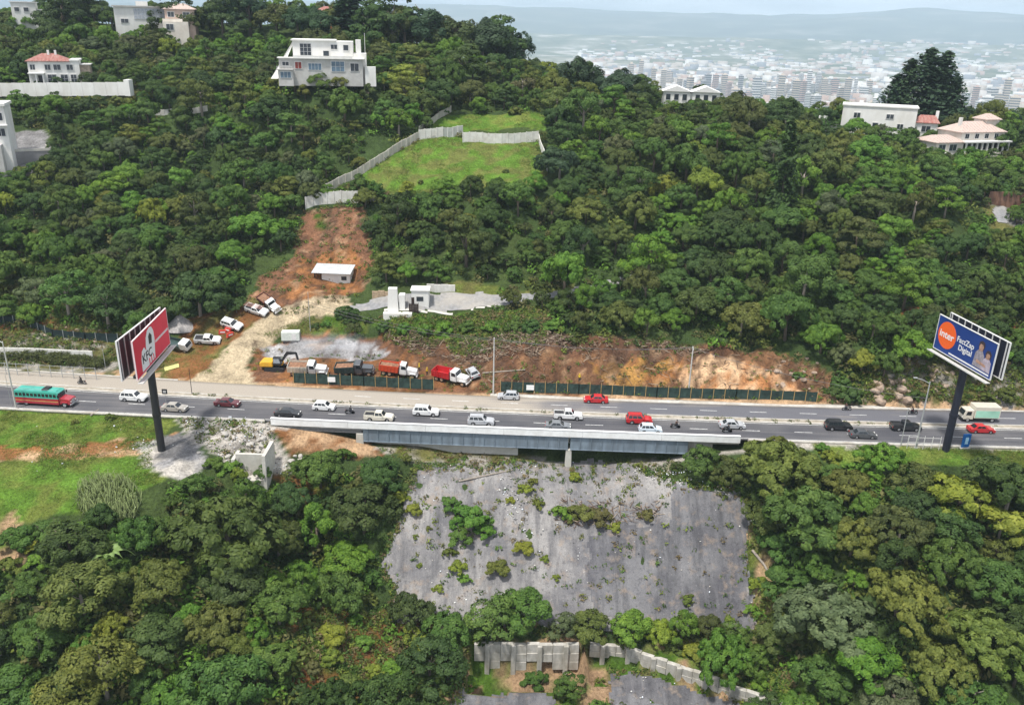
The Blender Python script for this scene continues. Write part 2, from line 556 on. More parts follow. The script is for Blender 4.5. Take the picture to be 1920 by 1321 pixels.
hp, hz = [], []
for px, py, Y in HILL_C:
    p = onY(px, py, Y); hp.append(p[:2]); hz.append(p[2])
for px, py, z in HILL_Z:
    p = onz(px, py, z); hp.append(p[:2]); hz.append(z)
for x, y, z in HILL_W:
    hp.append((x, y)); hz.append(z)
for x in range(-180, 181, 15):
    hp.append((x, y_far(x) + 0.6)); hz.append(0.0)
HFIT = tps_fit(hp, np.array(hz))
gp, gz = [], []
for px, py, z in FG_Z:
    p = onz(px, py, z); gp.append(p[:2]); gz.append(z)
for x, y, z in FG_W:
    gp.append((x, y)); gz.append(z)
for x in list(range(-180, -44, 15)) + list(range(48, 181, 15)):
    gp.append((x, y_near(x) - 0.8)); gz.append(-0.3)
GFIT = tps_fit(gp, np.array(gz))

# lower retaining wall: top line in world
WALL_A = [onz(889, 1206, -21.6), onz(1086, 1206, -21.6)]
WALL_B = [onz(1106, 1206, -22.3), onz(1180, 1212, -22.4), onz(1300, 1256, -23.0), onz(1400, 1292, -23.4), onz(1490, 1326, -23.8)]

GX0, GX1, GY0, GY1, GS = -300.0, 300.0, 30.0, 470.0, 0.9
gx = np.arange(GX0, GX1 + 1e-6, GS); gy = np.arange(GY0, GY1 + 1e-6, GS)
NX, NY = len(gx), len(gy)
XX, YY = np.meshgrid(gx, gy)
# coarse spline evaluation, then bilinear refinement
cs = 4
cgx = np.arange(GX0, GX1 + cs * GS, cs * GS); cgy = np.arange(GY0, GY1 + cs * GS, cs * GS)
CXX, CYY = np.meshgrid(cgx, cgy)


def up(C):
    fx = (gx - GX0) / (cs * GS); fy = (gy - GY0) / (cs * GS)
    ix = np.minimum(fx.astype(int), C.shape[1] - 2); iy = np.minimum(fy.astype(int), C.shape[0] - 2)
    ax = (fx - ix)[None]; ay = (fy - iy)[:, None]
    r0 = C[iy][:, ix] * (1 - ax) + C[iy][:, ix + 1] * ax
    r1 = C[iy + 1][:, ix] * (1 - ax) + C[iy + 1][:, ix + 1] * ax
    return r0 * (1 - ay) + r1 * ay


ZH = up(tps_eval(HFIT, CXX, CYY))
ZG = up(tps_eval(GFIT, CXX, CYY))
yf, yn = y_far(XX), y_near(XX)
t_road = np.clip((YY - yn) / (yf - yn), 0, 1)
edge_g = tps_eval(GFIT, gx, y_near(gx) - 0.8)[None].repeat(NY, 0)
onbridge = smooth((XX + 47) / 4) * smooth((46 - XX) / 4)
edge_g = np.where(onbridge > 0, edge_g * onbridge + (1 - onbridge) * -0.3, -0.3)
z_under = np.minimum(edge_g * (1 - smooth(t_road * 1.3)) - 0.3 * smooth(t_road * 1.3), -0.3)
rough = (fbm(XX / 7, YY / 7, 3, 5) - 0.5)
ZZ = np.where(YY > yf, np.maximum(ZH, -60) + rough * 2.2 * smooth((YY - yf - 1) / 10), np.where(YY < yn, ZG + rough * 1.0 * smooth((yn - YY - 1) / 8), z_under))
# the cut bank behind the yard is rutted and lumpy
bank = smooth((XX - 2) / 8) * smooth((66 - XX) / 10) * smooth((YY - yf - 3) / 2) * smooth((yf + 16 - YY) / 3)
ZZ = ZZ + bank * ((fbm(XX / 3.2, YY / 3.2, 11, 4) - 0.5) * 3.2 + (np.abs(fbm(XX / 3.5 + 9, YY / 7, 91, 4) - 0.5) - 0.12) * 6.0)

def dist_poly(X, Y, pts):
    """Distance and side (+ = nearer to the camera) to a polyline."""
    best = np.full(X.shape, 1e9); side = np.zeros(X.shape)
    for a, b in zip(pts[:-1], pts[1:]):
        ax, ay, bx, by = a[0], a[1], b[0], b[1]
        L2 = (bx - ax) ** 2 + (by - ay) ** 2
        t = np.clip(((X - ax) * (bx - ax) + (Y - ay) * (by - ay)) / L2, 0, 1)
        d = np.hypot(X - ax - t * (bx - ax), Y - ay - t * (by - ay))
        s = (bx - ax) * (Y - ay) - (by - ay) * (X - ax)
        m = d < best
        best = np.where(m, d, best); side = np.where(m, -np.sign(s), side)
    return best, side


# ground in front of the lower retaining walls lies lower than behind them
for pts, drop in ((WALL_A, 5.2), (WALL_B, 3.0)):
    d, s = dist_poly(XX, YY, pts)
    zt = pts[0][2]
    near = d < 7
    fr = near & (s > 0) & (XX > pts[0][0] - .5) & (XX < pts[-1][0] + .5)
    ZZ = np.where(fr, np.minimum(ZZ, zt - drop + (d * -0.25) + rough * 1.5), ZZ)
    bk = near & (s <= 0) & (XX > pts[0][0] - .5) & (XX < pts[-1][0] + .5) & (d < 3)
    ZZ = np.where(bk, np.minimum(ZZ, zt - 0.35 + d * 0.3), ZZ)


def height(x, y):
    x = np.asarray(x, float); y = np.asarray(y, float)
    fx = np.clip((x - GX0) / GS, 0, NX - 1.001); fy = np.clip((y - GY0) / GS, 0, NY - 1.001)
    ix = fx.astype(int); iy = fy.astype(int); ax = fx - ix; ay = fy - iy
    return (ZZ[iy, ix] * (1 - ax) + ZZ[iy, ix + 1] * ax) * (1 - ay) + (ZZ[iy + 1, ix] * (1 - ax) + ZZ[iy + 1, ix + 1] * ax) * ay


def hit(px, py, above=0.0, y0=60.0):
    """First point on the pixel's ray that comes down to `above` metres over the ground."""
    d = ray(px, py)
    Y = np.arange(y0, 465, 0.25)
    P = CO[None] + d[None] * (Y / d[1])[:, None]
    g = P[:, 2] - height(P[:, 0], P[:, 1]) - above
    k = np.argmax(g < 0)
    if g[k] >= 0:
        k = len(Y) - 1
    return P[k]


def hits(pts, above=0.0):
    return [hit(px, py, above) for px, py in pts]


def inside(X, Y, poly):
    r = np.zeros(X.shape, bool)
    n = len(poly)
    for i in range(n):
        x1, y1 = poly[i][0], poly[i][1]; x2, y2 = poly[(i + 1) % n][0], poly[(i + 1) % n][1]
        if y1 == y2: continue
        c = ((y1 > Y) != (y2 > Y)) & (X < (x2 - x1) * (Y - y1) / (y2 - y1) + x1)
        r ^= c
    return r


# ------------------------------------------------------------------ ground colours (what the ground is made of, by area, and one painted shadow)
FLOOR = np.array((0.045, 0.072, 0.022)); GRASS = np.array((0.100, 0.190, 0.025)); GRASS2 = np.array((0.155, 0.19, 0.04))
OLIVE = np.array((0.13, 0.125, 0.04))
SOIL = np.array((0.17, 0.085, 0.048)); ORANGE = np.array((0.37, 0.165, 0.065)); OCHRE = np.array((0.46, 0.25, 0.075)); PALE = np.array((0.56, 0.37, 0.22))
TRACK = np.array((0.52, 0.42, 0.28)); GRAVEL = np.array((0.33, 0.32, 0.32)); RUBBLE = np.array((0.50, 0.46, 0.41)); DARKSOIL = np.array((0.075, 0.045, 0.03))
wx = (fbm(XX / 4, YY / 4, 51, 4) - 0.5) * 5.0
wy = (fbm(XX / 4, YY / 4, 77, 4) - 0.5) * 5.0
n_a = fbm(XX / 6, YY / 6, 5, 5); n_b = fbm(XX / 2.5, YY / 2.5, 9, 4); n_c = fbm(XX / 15, YY / 15, 13, 3)
COLR = FLOOR[None, None] * (0.7 + 0.6 * n_a[..., None])
COLR = COLR + (smooth((n_c - 0.55) * 8) * 0.6)[..., None] * (np.array((0.06, 0.085, 0.025)) - COLR)


def lerp(a, b, t):
    return a + (b - a) * t[..., None]


def paint(pix, c1, c2=None, nz=None, amt=1.0, wob=1.0, above=0.0, z=None, soft=None):
    poly = [onz(p[0], p[1], z) for p in pix] if z is not None else hits(pix, above)
    global COLR
    m = inside(XX + wx * wob, YY + wy * wob, poly)
    t = m * amt
    c = c1[None, None] * np.ones_like(COLR)
    if c2 is not None:
        c = lerp(c, c2[None, None], smooth(((n_a if nz is None else nz) - 0.38) * 4.2))
    COLR = lerp(COLR, c, t)
    return poly


ROADSIDE = (YY > yf) & (YY < yf + 2.5 + wx * .3)
COLR[ROADSIDE] = PALE * 0.8
VERGE = (YY < yn) & (YY > yn - 1.6 + wx * .2)
COLR[VERGE] = RUBBLE * 0.75
POLY = {}
POLY['field'] = paint([(700, 358), (640, 358), (612, 368), (690, 318), (785, 262), (868, 256), (1008, 266), (1024, 330), (1000, 352), (860, 352), (780, 368)], GRASS, np.array((.14, .155, .042)), n_b, wob=.7)
POLY['upper_field'] = paint([(812, 236), (840, 214), (1020, 214), (1020, 244), (868, 246)], GRASS * .95, GRASS2, n_b, wob=.5)
POLY['scar'] = paint([(566, 398), (680, 388), (694, 470), (692, 535), (620, 568), (560, 585), (500, 585), (462, 560), (500, 515), (556, 480)], SOIL, SOIL * 1.25, n_a, wob=.8)
paint([(560, 485), (660, 462), (690, 500), (684, 545), (600, 560), (540, 565), (520, 540)], ORANGE * .85, ORANGE * .6, n_b, wob=1)
paint([(590, 400), (620, 395), (622, 430), (595, 432)], GRASS * .5, SOIL, n_b, wob=.5)
POLY['yard'] = paint([(476, 640), (560, 632), (720, 632), (900, 650), (930, 690), (926, 742), (700, 735), (560, 720), (470, 700)], SOIL * 1.1, ORANGE * .55, n_b, wob=.5)
paint([(490, 645), (560, 638), (700, 642), (735, 660), (700, 676), (500, 676)], GRAVEL * 1.25, GRAVEL * .8, n_b, wob=.5)
paint([(472, 690), (540, 690), (560, 720), (470, 712)], ORANGE * .8, SOIL, n_b, wob=.5)
paint([(600, 618), (660, 612), (664, 632), (598, 634)], ORANGE, ORANGE * .8, wob=.3)
POLY['bank'] = paint([(720, 625), (930, 632), (1100, 646), (1300, 652), (1460, 662), (1540, 700), (1600, 756), (1250, 746), (920, 738), (850, 690), (760, 655)], SOIL * .75, np.array((.27, .145, .075)) * .8, n_b, wob=.5)
paint([(1090, 690), (1180, 672), (1270, 676), (1280, 726), (1150, 722)], OCHRE * .8, ORANGE * .8, n_b, wob=1)
paint([(1265, 690), (1330, 668), (1420, 690), (1520, 740), (1500, 752), (1280, 742)], PALE, ORANGE * 1.15, n_b, wob=.8)
paint([(1300, 672), (1380, 676), (1400, 712), (1290, 715)], PALE * 1.15, PALE, wob=.6)
paint([(930, 636), (1300, 655), (1300, 668), (1000, 668)], DARKSOIL * 1.5, SOIL * .8, n_b, wob=1)
paint([(1420, 730), (1560, 742), (1620, 760), (1400, 752)], PALE * .9, ORANGE, n_b, wob=.4)
paint([(0, 575), (90, 585), (180, 612), (220, 640), (220, 668), (0, 640)], ORANGE * .6, OLIVE, n_b, wob=.6)
paint([(0, 520), (120, 540), (200, 590), (180, 625), (60, 590), (0, 585)], OLIVE * .9, FLOOR * 1.6, n_b, wob=1)
paint([(0, 628), (215, 650), (215, 705), (0, 694)], RUBBLE * .7, OLIVE * .8, n_b, wob=.4)
paint([(300, 640), (380, 640), (420, 650), (440, 680), (380, 705), (300, 715)], OLIVE * 1.1, ORANGE * .6, n_b, wob=.5)
paint([(330, 600), (420, 580), (480, 560), (540, 575), (470, 620), (430, 650), (350, 650)], OLIVE * .9, ORANGE * .5, n_b, wob=.5)
paint([(480, 625), (530, 600), (600, 588), (640, 600), (690, 600), (690, 622), (560, 630)], GRASS * .75, OLIVE, n_b, wob=.5)
paint([(690, 612), (760, 590), (900, 585), (1000, 575), (1010, 600), (930, 630), (760, 630)], GRASS * .7, GRASS * .45, n_b, wob=.6)
paint([(830, 530), (900, 530), (960, 545), (1080, 530), (1075, 545), (960, 560), (830, 550)], GRASS2 * .75, OLIVE, n_b, wob=.3)
POLY['track'] = paint([(340, 720), (480, 723), (464, 690), (478, 655), (538, 614), (600, 596), (662, 586), (650, 554), (560, 564), (494, 592), (438, 638), (385, 692)], TRACK * .92, TRACK * .78, n_b, wob=.2)
POLY['terrace'] = paint([(-60, 764), (180, 772), (325, 785), (330, 800), (300, 830), (280, 850), (300, 905), (200, 960), (60, 975), (0, 1010), (-80, 1010)], GRASS, GRASS2 * .9, n_b, wob=.6)
paint([(-60, 835), (100, 838), (270, 822), (340, 812), (345, 845), (260, 852), (100, 862), (-60, 872)], ORANGE * .8, PALE * .9, n_b, wob=.5)
paint([(250, 830), (330, 815), (370, 830), (400, 870), (330, 905), (270, 880)], GRAVEL * .9, RUBBLE, n_b, wob=.5)
paint([(300, 818), (345, 812), (385, 848), (330, 866), (290, 860)], GRAVEL * .42, GRAVEL * .5, wob=.3)  # red billboard's cast shadow, painted as darkened gravel beside the pole
POLY['rubble'] = paint([(335, 785), (510, 792), (520, 835), (545, 890), (480, 905), (425, 870), (370, 830), (350, 808)], RUBBLE, RUBBLE * .6, n_b, wob=.5)
paint([(510, 800), (690, 828), (720, 860), (620, 850), (540, 850)], PALE * .8, ORANGE * .5, n_b, wob=.5)
paint([(690, 820), (960, 850), (1260, 860), (1270, 880), (780, 875)], OLIVE, RUBBLE * .6, n_b, wob=.5)
POLY['verge'] = paint([(1520, 836), (1960, 846), (1960, 878), (1700, 872), (1560, 868)], GRASS, GRASS2, n_b, wob=.5)
paint([(1690, 575), (1745, 580), (1750, 640), (1700, 655)], ORANGE * .8, SOIL, n_b)
paint([(1760, 640), (1860, 600), (1920, 610), (1920, 650), (1800, 680)], ORANGE * .6, OLIVE * .7, n_b)
paint([(1640, 690), (1960, 690), (1960, 772), (1580, 760)], OLIVE * .8, RUBBLE * .55, n_b, wob=.6)
paint([(100, 168), (245, 170), (275, 190), (240, 205), (120, 200)], GRASS2 * .8, OLIVE, n_b)
paint([(0, 245), (90, 245), (100, 330), (0, 335)], GRAVEL * .7, GRAVEL * .6)
paint([(1840, 380), (1920, 350), (1920, 440), (1860, 430)], GRAVEL * .5, OLIVE)
paint([(-20, 975), (50, 985), (45, 1060), (-20, 1070)], PALE * .7, GRASS, n_b)
paint([(520, 900), (600, 880), (620, 980), (560, 990)], GRASS * .55, ORANGE * .5, n_b)
paint([(560, 1110), (740, 1150), (880, 1240), (860, 1330), (560, 1330)], GRASS * .5, ORANGE * .5, n_b)
paint([(740, 1175), (900, 1200), (1450, 1190), (1500, 1330), (740, 1330)], GRASS * .6, PALE * .55, n_b, wob=1)
paint([(1400, 930), (1450, 1050), (1460, 1200), (1420, 1210), (1400, 1000)], GRASS2 * .8, PALE * .7, n_b)
paint([(1280, 1185), (1440, 1190), (1520, 1330), (1400, 1290), (1250, 1230)], GRASS2, GRASS * .7, n_b)

# darker gullies and paler ribs in the bare earth of the bank, the yard and the soil cut
gul = np.abs(fbm(XX / 3.5 + 9, YY / 7, 91, 5) - .5) * 2
bare = inside(XX, YY, POLY['bank']) | inside(XX, YY, POLY['scar']) | inside(XX, YY, POLY['yard'])
COLR = lerp(COLR, DARKSOIL[None, None], bare * smooth((.16 - gul) / .14) * .75)
COLR = lerp(COLR, (PALE * .75)[None, None], bare * smooth((fbm(XX / 1.8, YY / 1.8, 95, 3) - .66) / .1) * .5)
GROUND = ground_mat()
V = np.stack([XX, YY, ZZ], -1).reshape(-1, 3)
idx = np.arange(NX * NY).reshape(NY, NX)
F4 = np.stack([idx[:-1, :-1], idx[:-1, 1:], idx[1:, 1:], idx[1:, :-1]], -1).reshape(-1, 4)
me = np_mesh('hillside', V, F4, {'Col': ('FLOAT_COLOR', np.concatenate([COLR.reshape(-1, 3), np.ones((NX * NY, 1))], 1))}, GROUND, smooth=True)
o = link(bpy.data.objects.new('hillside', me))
tag(o, kind='structure')


# ------------------------------------------------------------------ sheets draped over the ground
def drape(name, pix, mat, lift=0.08, step=0.5, z=None, kind='structure', wob=0.3, poly=None, rel=0.0):
    poly = poly if poly is not None else hits(pix)
    A = np.array([p[:2] for p in poly])
    x0, y0 = A.min(0); x1, y1 = A.max(0)
    xs = np.arange(x0 - 1, x1 + 1, step); ys = np.arange(y0 - 1, y1 + 1, step)
    X, Y = np.meshgrid(xs, ys)
    w1 = (fbm(X / 1.5, Y / 1.5, 5, 3) - .5) * 4 * wob; w2 = (fbm(X / 1.5, Y / 1.5, 25, 3) - .5) * 4 * wob
    ins = inside(X + w1, Y + w2, poly)
    Z = height(X, Y) + lift + (fbm(X / 2.5, Y / 2.5, 41, 4) - .5) * rel
    id_ = np.arange(X.size).reshape(X.shape)
    Fq = np.stack([id_[:-1, :-1], id_[:-1, 1:], id_[1:, 1:], id_[1:, :-1]], -1)
    keep = ins[:-1, :-1] & ins[:-1, 1:] & ins[1:, 1:] & ins[1:, :-1]
    Fq = Fq[keep]
    used, inv = np.unique(Fq, return_inverse=True)
    Vv = np.stack([X, Y, Z], -1).reshape(-1, 3)[used]
    me = np_mesh(name, Vv, inv.reshape(-1, 4), None, mat, smooth=True)
    o = link(bpy.data.objects.new(name, me))
    tag(o, kind=kind)
    return o


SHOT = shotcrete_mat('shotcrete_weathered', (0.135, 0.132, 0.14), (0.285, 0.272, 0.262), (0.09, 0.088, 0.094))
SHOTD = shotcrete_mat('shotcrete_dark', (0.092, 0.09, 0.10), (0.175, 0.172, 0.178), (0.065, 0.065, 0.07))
POLY['shotcrete'] = hits([(775, 892), (800, 876), (870, 870), (910, 880), (960, 864), (1030, 868), (1100, 862), (1190, 866), (1215, 888), (1250, 898), (1310, 918), (1392, 926), (1416, 975), (1402, 1040), (1412, 1120), (1424, 1205), (1300, 1188), (1180, 1188), (980, 1180), (800, 1165), (728, 1172), (742, 1105), (708, 1062), (742, 990), (760, 930)])
drape('concrete_slope', None, SHOT, lift=0.16, step=0.4, poly=POLY['shotcrete'], wob=.5, rel=0.6)
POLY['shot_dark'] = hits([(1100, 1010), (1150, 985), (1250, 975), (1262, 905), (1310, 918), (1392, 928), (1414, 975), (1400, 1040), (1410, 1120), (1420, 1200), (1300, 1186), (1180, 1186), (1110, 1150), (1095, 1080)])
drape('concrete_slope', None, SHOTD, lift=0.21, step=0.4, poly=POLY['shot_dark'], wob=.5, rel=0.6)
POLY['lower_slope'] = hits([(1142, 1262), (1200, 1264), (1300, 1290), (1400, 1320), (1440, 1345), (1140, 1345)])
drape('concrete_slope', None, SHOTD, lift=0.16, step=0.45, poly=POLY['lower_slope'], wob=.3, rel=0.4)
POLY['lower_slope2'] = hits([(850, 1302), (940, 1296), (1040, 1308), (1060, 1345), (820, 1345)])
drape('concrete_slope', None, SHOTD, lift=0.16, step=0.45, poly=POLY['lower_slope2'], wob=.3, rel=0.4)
DRIVE = pmat('driveway_paving', (0.23, 0.23, 0.235), var=.2, scale=1.5, rough=.9, dirt=(0.42, 0.38, 0.32), dirt_amt=.6, dirt_scale=.15)
PALEC = pmat('pale_concrete', (0.55, 0.53, 0.48), var=.15, scale=2, rough=.9, dirt=(0.35, 0.32, 0.27), dirt_amt=.5, dirt_scale=.5)
POLY['drive'] = hits([(650, 572), (700, 560), (780, 548), (900, 546), (960, 552), (1075, 540), (1150, 524), (1186, 512), (1190, 520), (1100, 552), (960, 572), (880, 582), (780, 584), (660, 586)])
drape('driveway', None, DRIVE, lift=0.1, step=0.6, poly=POLY['drive'], wob=.1)
POLY['apron'] = hits([(712, 583), (880, 582), (900, 574), (960, 573), (880, 586), (786, 590), (720, 590)])
drape('pavement', None, PALEC, lift=0.18, step=0.5, poly=POLY['apron'], wob=.1)
POLY['side_road'] = hits([(1858, 392), (1880, 384), (1897, 405), (1893, 420), (1868, 422)])
drape('road', None, DRIVE, lift=0.15, step=0.6, poly=POLY['side_road'], wob=.1)

# ------------------------------------------------------------------ the dual carriageway
XR = np.arange(-200, 200.1, 2.0)
ASPH_N = asphalt_mat('asphalt_near', (0.072, 0.072, 0.082), (0.20, 0.19, 0.185), 0.55)
ASPH_F = asphalt_mat('asphalt_far', (0.125, 0.125, 0.14), (0.37, 0.325, 0.27), 0.9)
KERB = pmat('kerb_concrete', (0.50, 0.48, 0.44), var=.18, scale=1.2, rough=.9, dirt=(0.34, 0.29, 0.23), dirt_amt=.7, dirt_scale=.35)
MEDIAN = pmat('median_dirt', (0.38, 0.335, 0.27), var=.25, scale=1.5, rough=.95, dirt=(0.22, 0.19, 0.14), dirt_amt=.7, dirt_scale=.5)
PAINT = pmat('road_paint', (0.68, 0.68, 0.66), var=.2, scale=3, rough=.8, dirt=(0.25, 0.25, 0.25), dirt_amt=.7, dirt_scale=1.2)


def ribbon(name, fa, fb, z, mat, th=0.12, x0=-200, x1=200, step=2.0, kind='structure', dust=None, nlat=2):
    xs = np.arange(x0, x1 + 1e-6, step)
    rows = []
    for k in range(nlat):
        t = k / (nlat - 1)
        rows.append(np.stack([xs, fa(xs) * (1 - t) + fb(xs) * t, np.full(len(xs), z)], -1))
    n = len(xs)
    rows.append(np.stack([xs, fb(xs), np.full(n, z - th)], -1)); rows.append(np.stack([xs, fa(xs), np.full(n, z - th)], -1))
    Vv = np.concatenate(rows); F = []
    R = len(rows)
    for r in range(R):
        r2 = (r + 1) % R
        for i in range(n - 1):
            F.append((r * n + i, r * n + i + 1, r2 * n + i + 1, r2 * n + i))
    at = {}
    if dust is not None:
        at['dust'] = ('FLOAT', dust(Vv[:, 0], Vv[:, 1]))
    me = np_mesh(name, Vv, np.array(F), at, mat)
    o = link(bpy.data.objects.new(name, me))
    return tag(o, kind=kind)


ribbon('road', y_near, y_mn, 0.0, ASPH_N, th=0.25, nlat=6, dust=lambda x, y: smooth((y - y_mn(x) + 1.6) / 1.6) * .5 + smooth((y_near(x) + 1 - y) / 1) * .3)
ribbon('road', y_mf, y_far, 0.0, ASPH_F, th=0.25, nlat=6, dust=lambda x, y: 0.75 * smooth((18 - x) / 40) - 0.35 * smooth((x - 5) / 30) + smooth((y - y_far(x) + 1.2) / 1.2) * .4)
ribbon('median', lambda x: y_mn(x) + .32, lambda x: y_mf(x) - .32, 0.15, MEDIAN, th=0.4)
ribbon('kerb', y_mn, lambda x: y_mn(x) + .3, 0.2, KERB, th=0.45)
ribbon('kerb', lambda x: y_mf(x) - .3, y_mf, 0.2, KERB, th=0.45)
ribbon('pavement', lambda x: y_far(x) + .02, lambda x: y_far(x) + 1.3, 0.16, KERB, th=0.45, x0=-4)
ribbon('kerb', lambda x: y_far(x) + .02, lambda x: y_far(x) + .3, 0.14, KERB, th=0.4, x0=-200, x1=-66)
ribbon('kerb', lambda x: y_near(x) - .35, lambda x: y_near(x) - .02, 0.16, KERB, th=0.45, x0=-200, x1=-44)
ribbon('kerb', lambda x: y_near(x) - .35, lambda x: y_near(x) - .02, 0.16, KERB, th=0.45, x0=42, x1=200)


def dashes(fa, fb, t, x0, x1, on=3.2, gap=6.2, w=0.16, name='lane_dash'):
    """Painted lane marks: each a thin sheet 5 mm over the asphalt."""
    x = x0
    first = None
    while x < x1:
        y0 = fa(x) * (1 - t) + fb(x) * t; y1 = fa(x + on) * (1 - t) + fb(x + on) * t
        m = MB().add([(x, y0 - w / 2, .006), (x + on, y1 - w / 2, .006), (x + on, y1 + w / 2, .006), (x, y0 + w / 2, .006)], [(0, 1, 2, 3)])
        yield m.build('lane_marking', PAINT)
        x += on + gap


road_near = bpy.data.objects['road.001'] if 'road.001' in bpy.data.objects else None
for ob in list(dashes(y_near, y_mn, 0.5, -118, 122)) + list(dashes(y_mf, y_far, 0.5, -30, 130)):
    ob.parent = bpy.data.objects['median']
ed = ribbon('edge_marking', lambda x: y_mn(x) - .42, lambda x: y_mn(x) - .28, 0.006, PAINT, th=0.004, x0=-130, x1=130)
ed.parent = bpy.data.objects['median']
ed = ribbon('edge_marking', lambda x: y_near(x) + .35, lambda x: y_near(x) + .49, 0.006, PAINT, th=0.004, x0=-130, x1=130)
ed.parent = bpy.data.objects['median']

# ------------------------------------------------------------------ the bridge
WHITEC = pmat('white_parapet_paint', (0.84, 0.84, 0.83), var=.05, scale=1.5, rough=.8, dirt=(0.62, 0.6, 0.57), dirt_amt=.5, dirt_scale=.6)
STEEL = pmat('blue_grey_steel', (0.19, 0.235, 0.28), var=.2, scale=.8, rough=.55, dirt=(0.11, 0.13, 0.15), dirt_amt=.7, dirt_scale=.7, stretch=(1, 1, .25))
STEEL_T = pmat('blue_grey_steel_stiffener', (0.17, 0.21, 0.25), var=.2, scale=1.5, rough=.6)
CONC = pmat('weathered_concrete', (0.42, 0.40, 0.37), var=.2, scale=1.2, rough=.9, bump=.3, dirt=(0.22, 0.2, 0.17), dirt_amt=.75, dirt_scale=.35, stretch=(1, 1, .5))
bx0, bx1 = -42.8, 40.5
bridge = empty('road_bridge', (0, float(y_near(0)), 0), label='road bridge with white parapet and blue-grey steel girder over the concrete slope', cat='bridge')


def along(m, x0, x1, off0, off1, z0, z1, step=3.0):
    """Box following the near road edge: off = metres from it (negative = towards the camera); local to the bridge."""
    oy = float(y_near(0))
    xs = np.append(np.arange(x0, x1, step), x1)
    vs = []
    for x in xs:
        y = float(y_near(x)) - oy
        vs += [(x, y + off0, z0), (x, y + off1, z0), (x, y + off1, z1), (x, y + off0, z1)]
    fs = [(0, 1, 2, 3)]
    for i in range(len(xs) - 1):
        for k in range(4):
            k2 = (k + 1) % 4
            fs.append((i * 4 + k, i * 4 + 4 + k, i * 4 + 4 + k2, i * 4 + k2))
    e = (len(xs) - 1) * 4
    fs.append((e + 3, e + 2, e + 1, e))
    return m.add(vs, fs)


x = bx0
while x < bx1 - 1:
    x2 = min(x + 13.9, bx1)
    m = MB(); along(m, x + .02, x2 - .02, -.75, -.4, -.45, .80); along(m, x + .02, x2 - .02, -.8, -.34, .801, .90)
    m.build('parapet', WHITEC, bridge); x = x2
m = MB(); along(m, bx0, bx1, -.15, 9.0, -1.05, -.46); m.build('deck_slab', CONC, bridge)
for off in (-.45, 2.6, 5.6):
    g = MB()
    along(g, -26.3, 10.35, off, off + .05, -2.95, -.47 if off < 0 else -1.06)
    along(g, -26.3, 10.35, off - .2, off + .25, -3.05, -2.96)
    go = g.build('girder', STEEL, bridge)
    g2 = MB()
    along(g2, 10.75, 31.5, off, off + .05, -2.95, -.47 if off < 0 else -1.06)
    along(g2, 10.75, 31.5, off - .2, off + .25, -3.05, -2.96)
    go2 = g2.build('girder', STEEL, bridge)
    if off < 0:
        for xx in np.arange(-25.5, 31, 1.9):
            if abs(xx - 10.5) < .5: continue
            s = MB(); along(s, xx - .07, xx + .07, off - .14, off - .003, -2.95, -.47); s.build('stiffener', STEEL_T, go if xx < 10.5 else go2)
m = MB(); along(m, -42.6, -26.5, -.45, 6, -1.5, -1.06); m.build('girder', pmat('dark_grey_beam', (0.16, 0.165, 0.17), rough=.7), bridge)
gz10 = float(height(10.5, y_near(10.5) + .5))
for xx, w in ((10.55, .62), (-26.9, .75)):
    yy = float(y_near(xx) - y_near(0))
    m = MB()
    zb = float(height(xx, y_near(xx) + .5)) - 1.2
    m.box(xx - w, xx + w, yy - .55, yy + .8, zb, -3.07 if xx > 0 else -1.52, bev=.08, top=(.12, 0))
    m.build('pier', PALEC, bridge)
    MB().box(xx - w, xx + w, yy + 4.5, yy + 5.8, zb - .5, -3.07 if xx > 0 else -1.52, bev=.08, top=(.12, 0)).build('pier', PALEC, bridge)
m = MB()
yy0 = float(y_near(0))
vs = []
for xx, zb, zt in ((-24.5, -4.9, -2.2), (-12, -5.2, -2.4), (-2, -5.2, -3.0), (1.5, -5.2, -4.2)):
    yy = float(y_near(xx)) - yy0 + 1.2
    vs += [(xx, yy - .5, zb), (xx, yy, zt), (xx, yy + .6, zt), (xx, yy + .6, zb)]
fs = [(3, 2, 1, 0)]
for i in range(3):
    for k in range(4):
        k2 = (k + 1) % 4
        fs.append((i * 4 + k, i * 4 + k2, i * 4 + 4 + k2, i * 4 + 4 + k))
fs.append((12, 13, 14, 15))
m.add(vs, fs).build('abutment', PALEC, bridge)
m = MB().box(31.6, 36, .2 + float(y_near(33)) - yy0, 6, -6, -1.27); m.build('abutment', CONC, bridge)

# ------------------------------------------------------------------ valley, city and mountains behind the ridge
VALZ = -185.0


def far_mat(name, c1, c2, c3, scale, town=0.0):
    m, n, l, b = new_mat(name)
    ge = n.new('ShaderNodeNewGeometry')
    n1 = n.new('ShaderNodeTexNoise'); n1.inputs['Scale'].default_value = scale; n1.inputs['Detail'].default_value = 8
    n1.inputs['Roughness'].default_value = 0.62
    l.new(ge.outputs['Position'], n1.inputs['Vector'])
    r = n.new('ShaderNodeValToRGB')
    r.color_ramp.elements[0].position = 0.36; r.color_ramp.elements[0].color = (*c1, 1)
    r.color_ramp.elements[1].position = 0.68; r.color_ramp.elements[1].color = (*c3, 1)
    e = r.color_ramp.elements.new(0.52); e.color = (*c2, 1)
    l.new(n1.outputs[0], r.inputs[0])
    l.new(r.outputs[0], b.inputs['Base Color'])
    b.inputs['Roughness'].default_value = 1.0
    b.inputs['Specular IOR Level'].default_value = 0.0
    return m


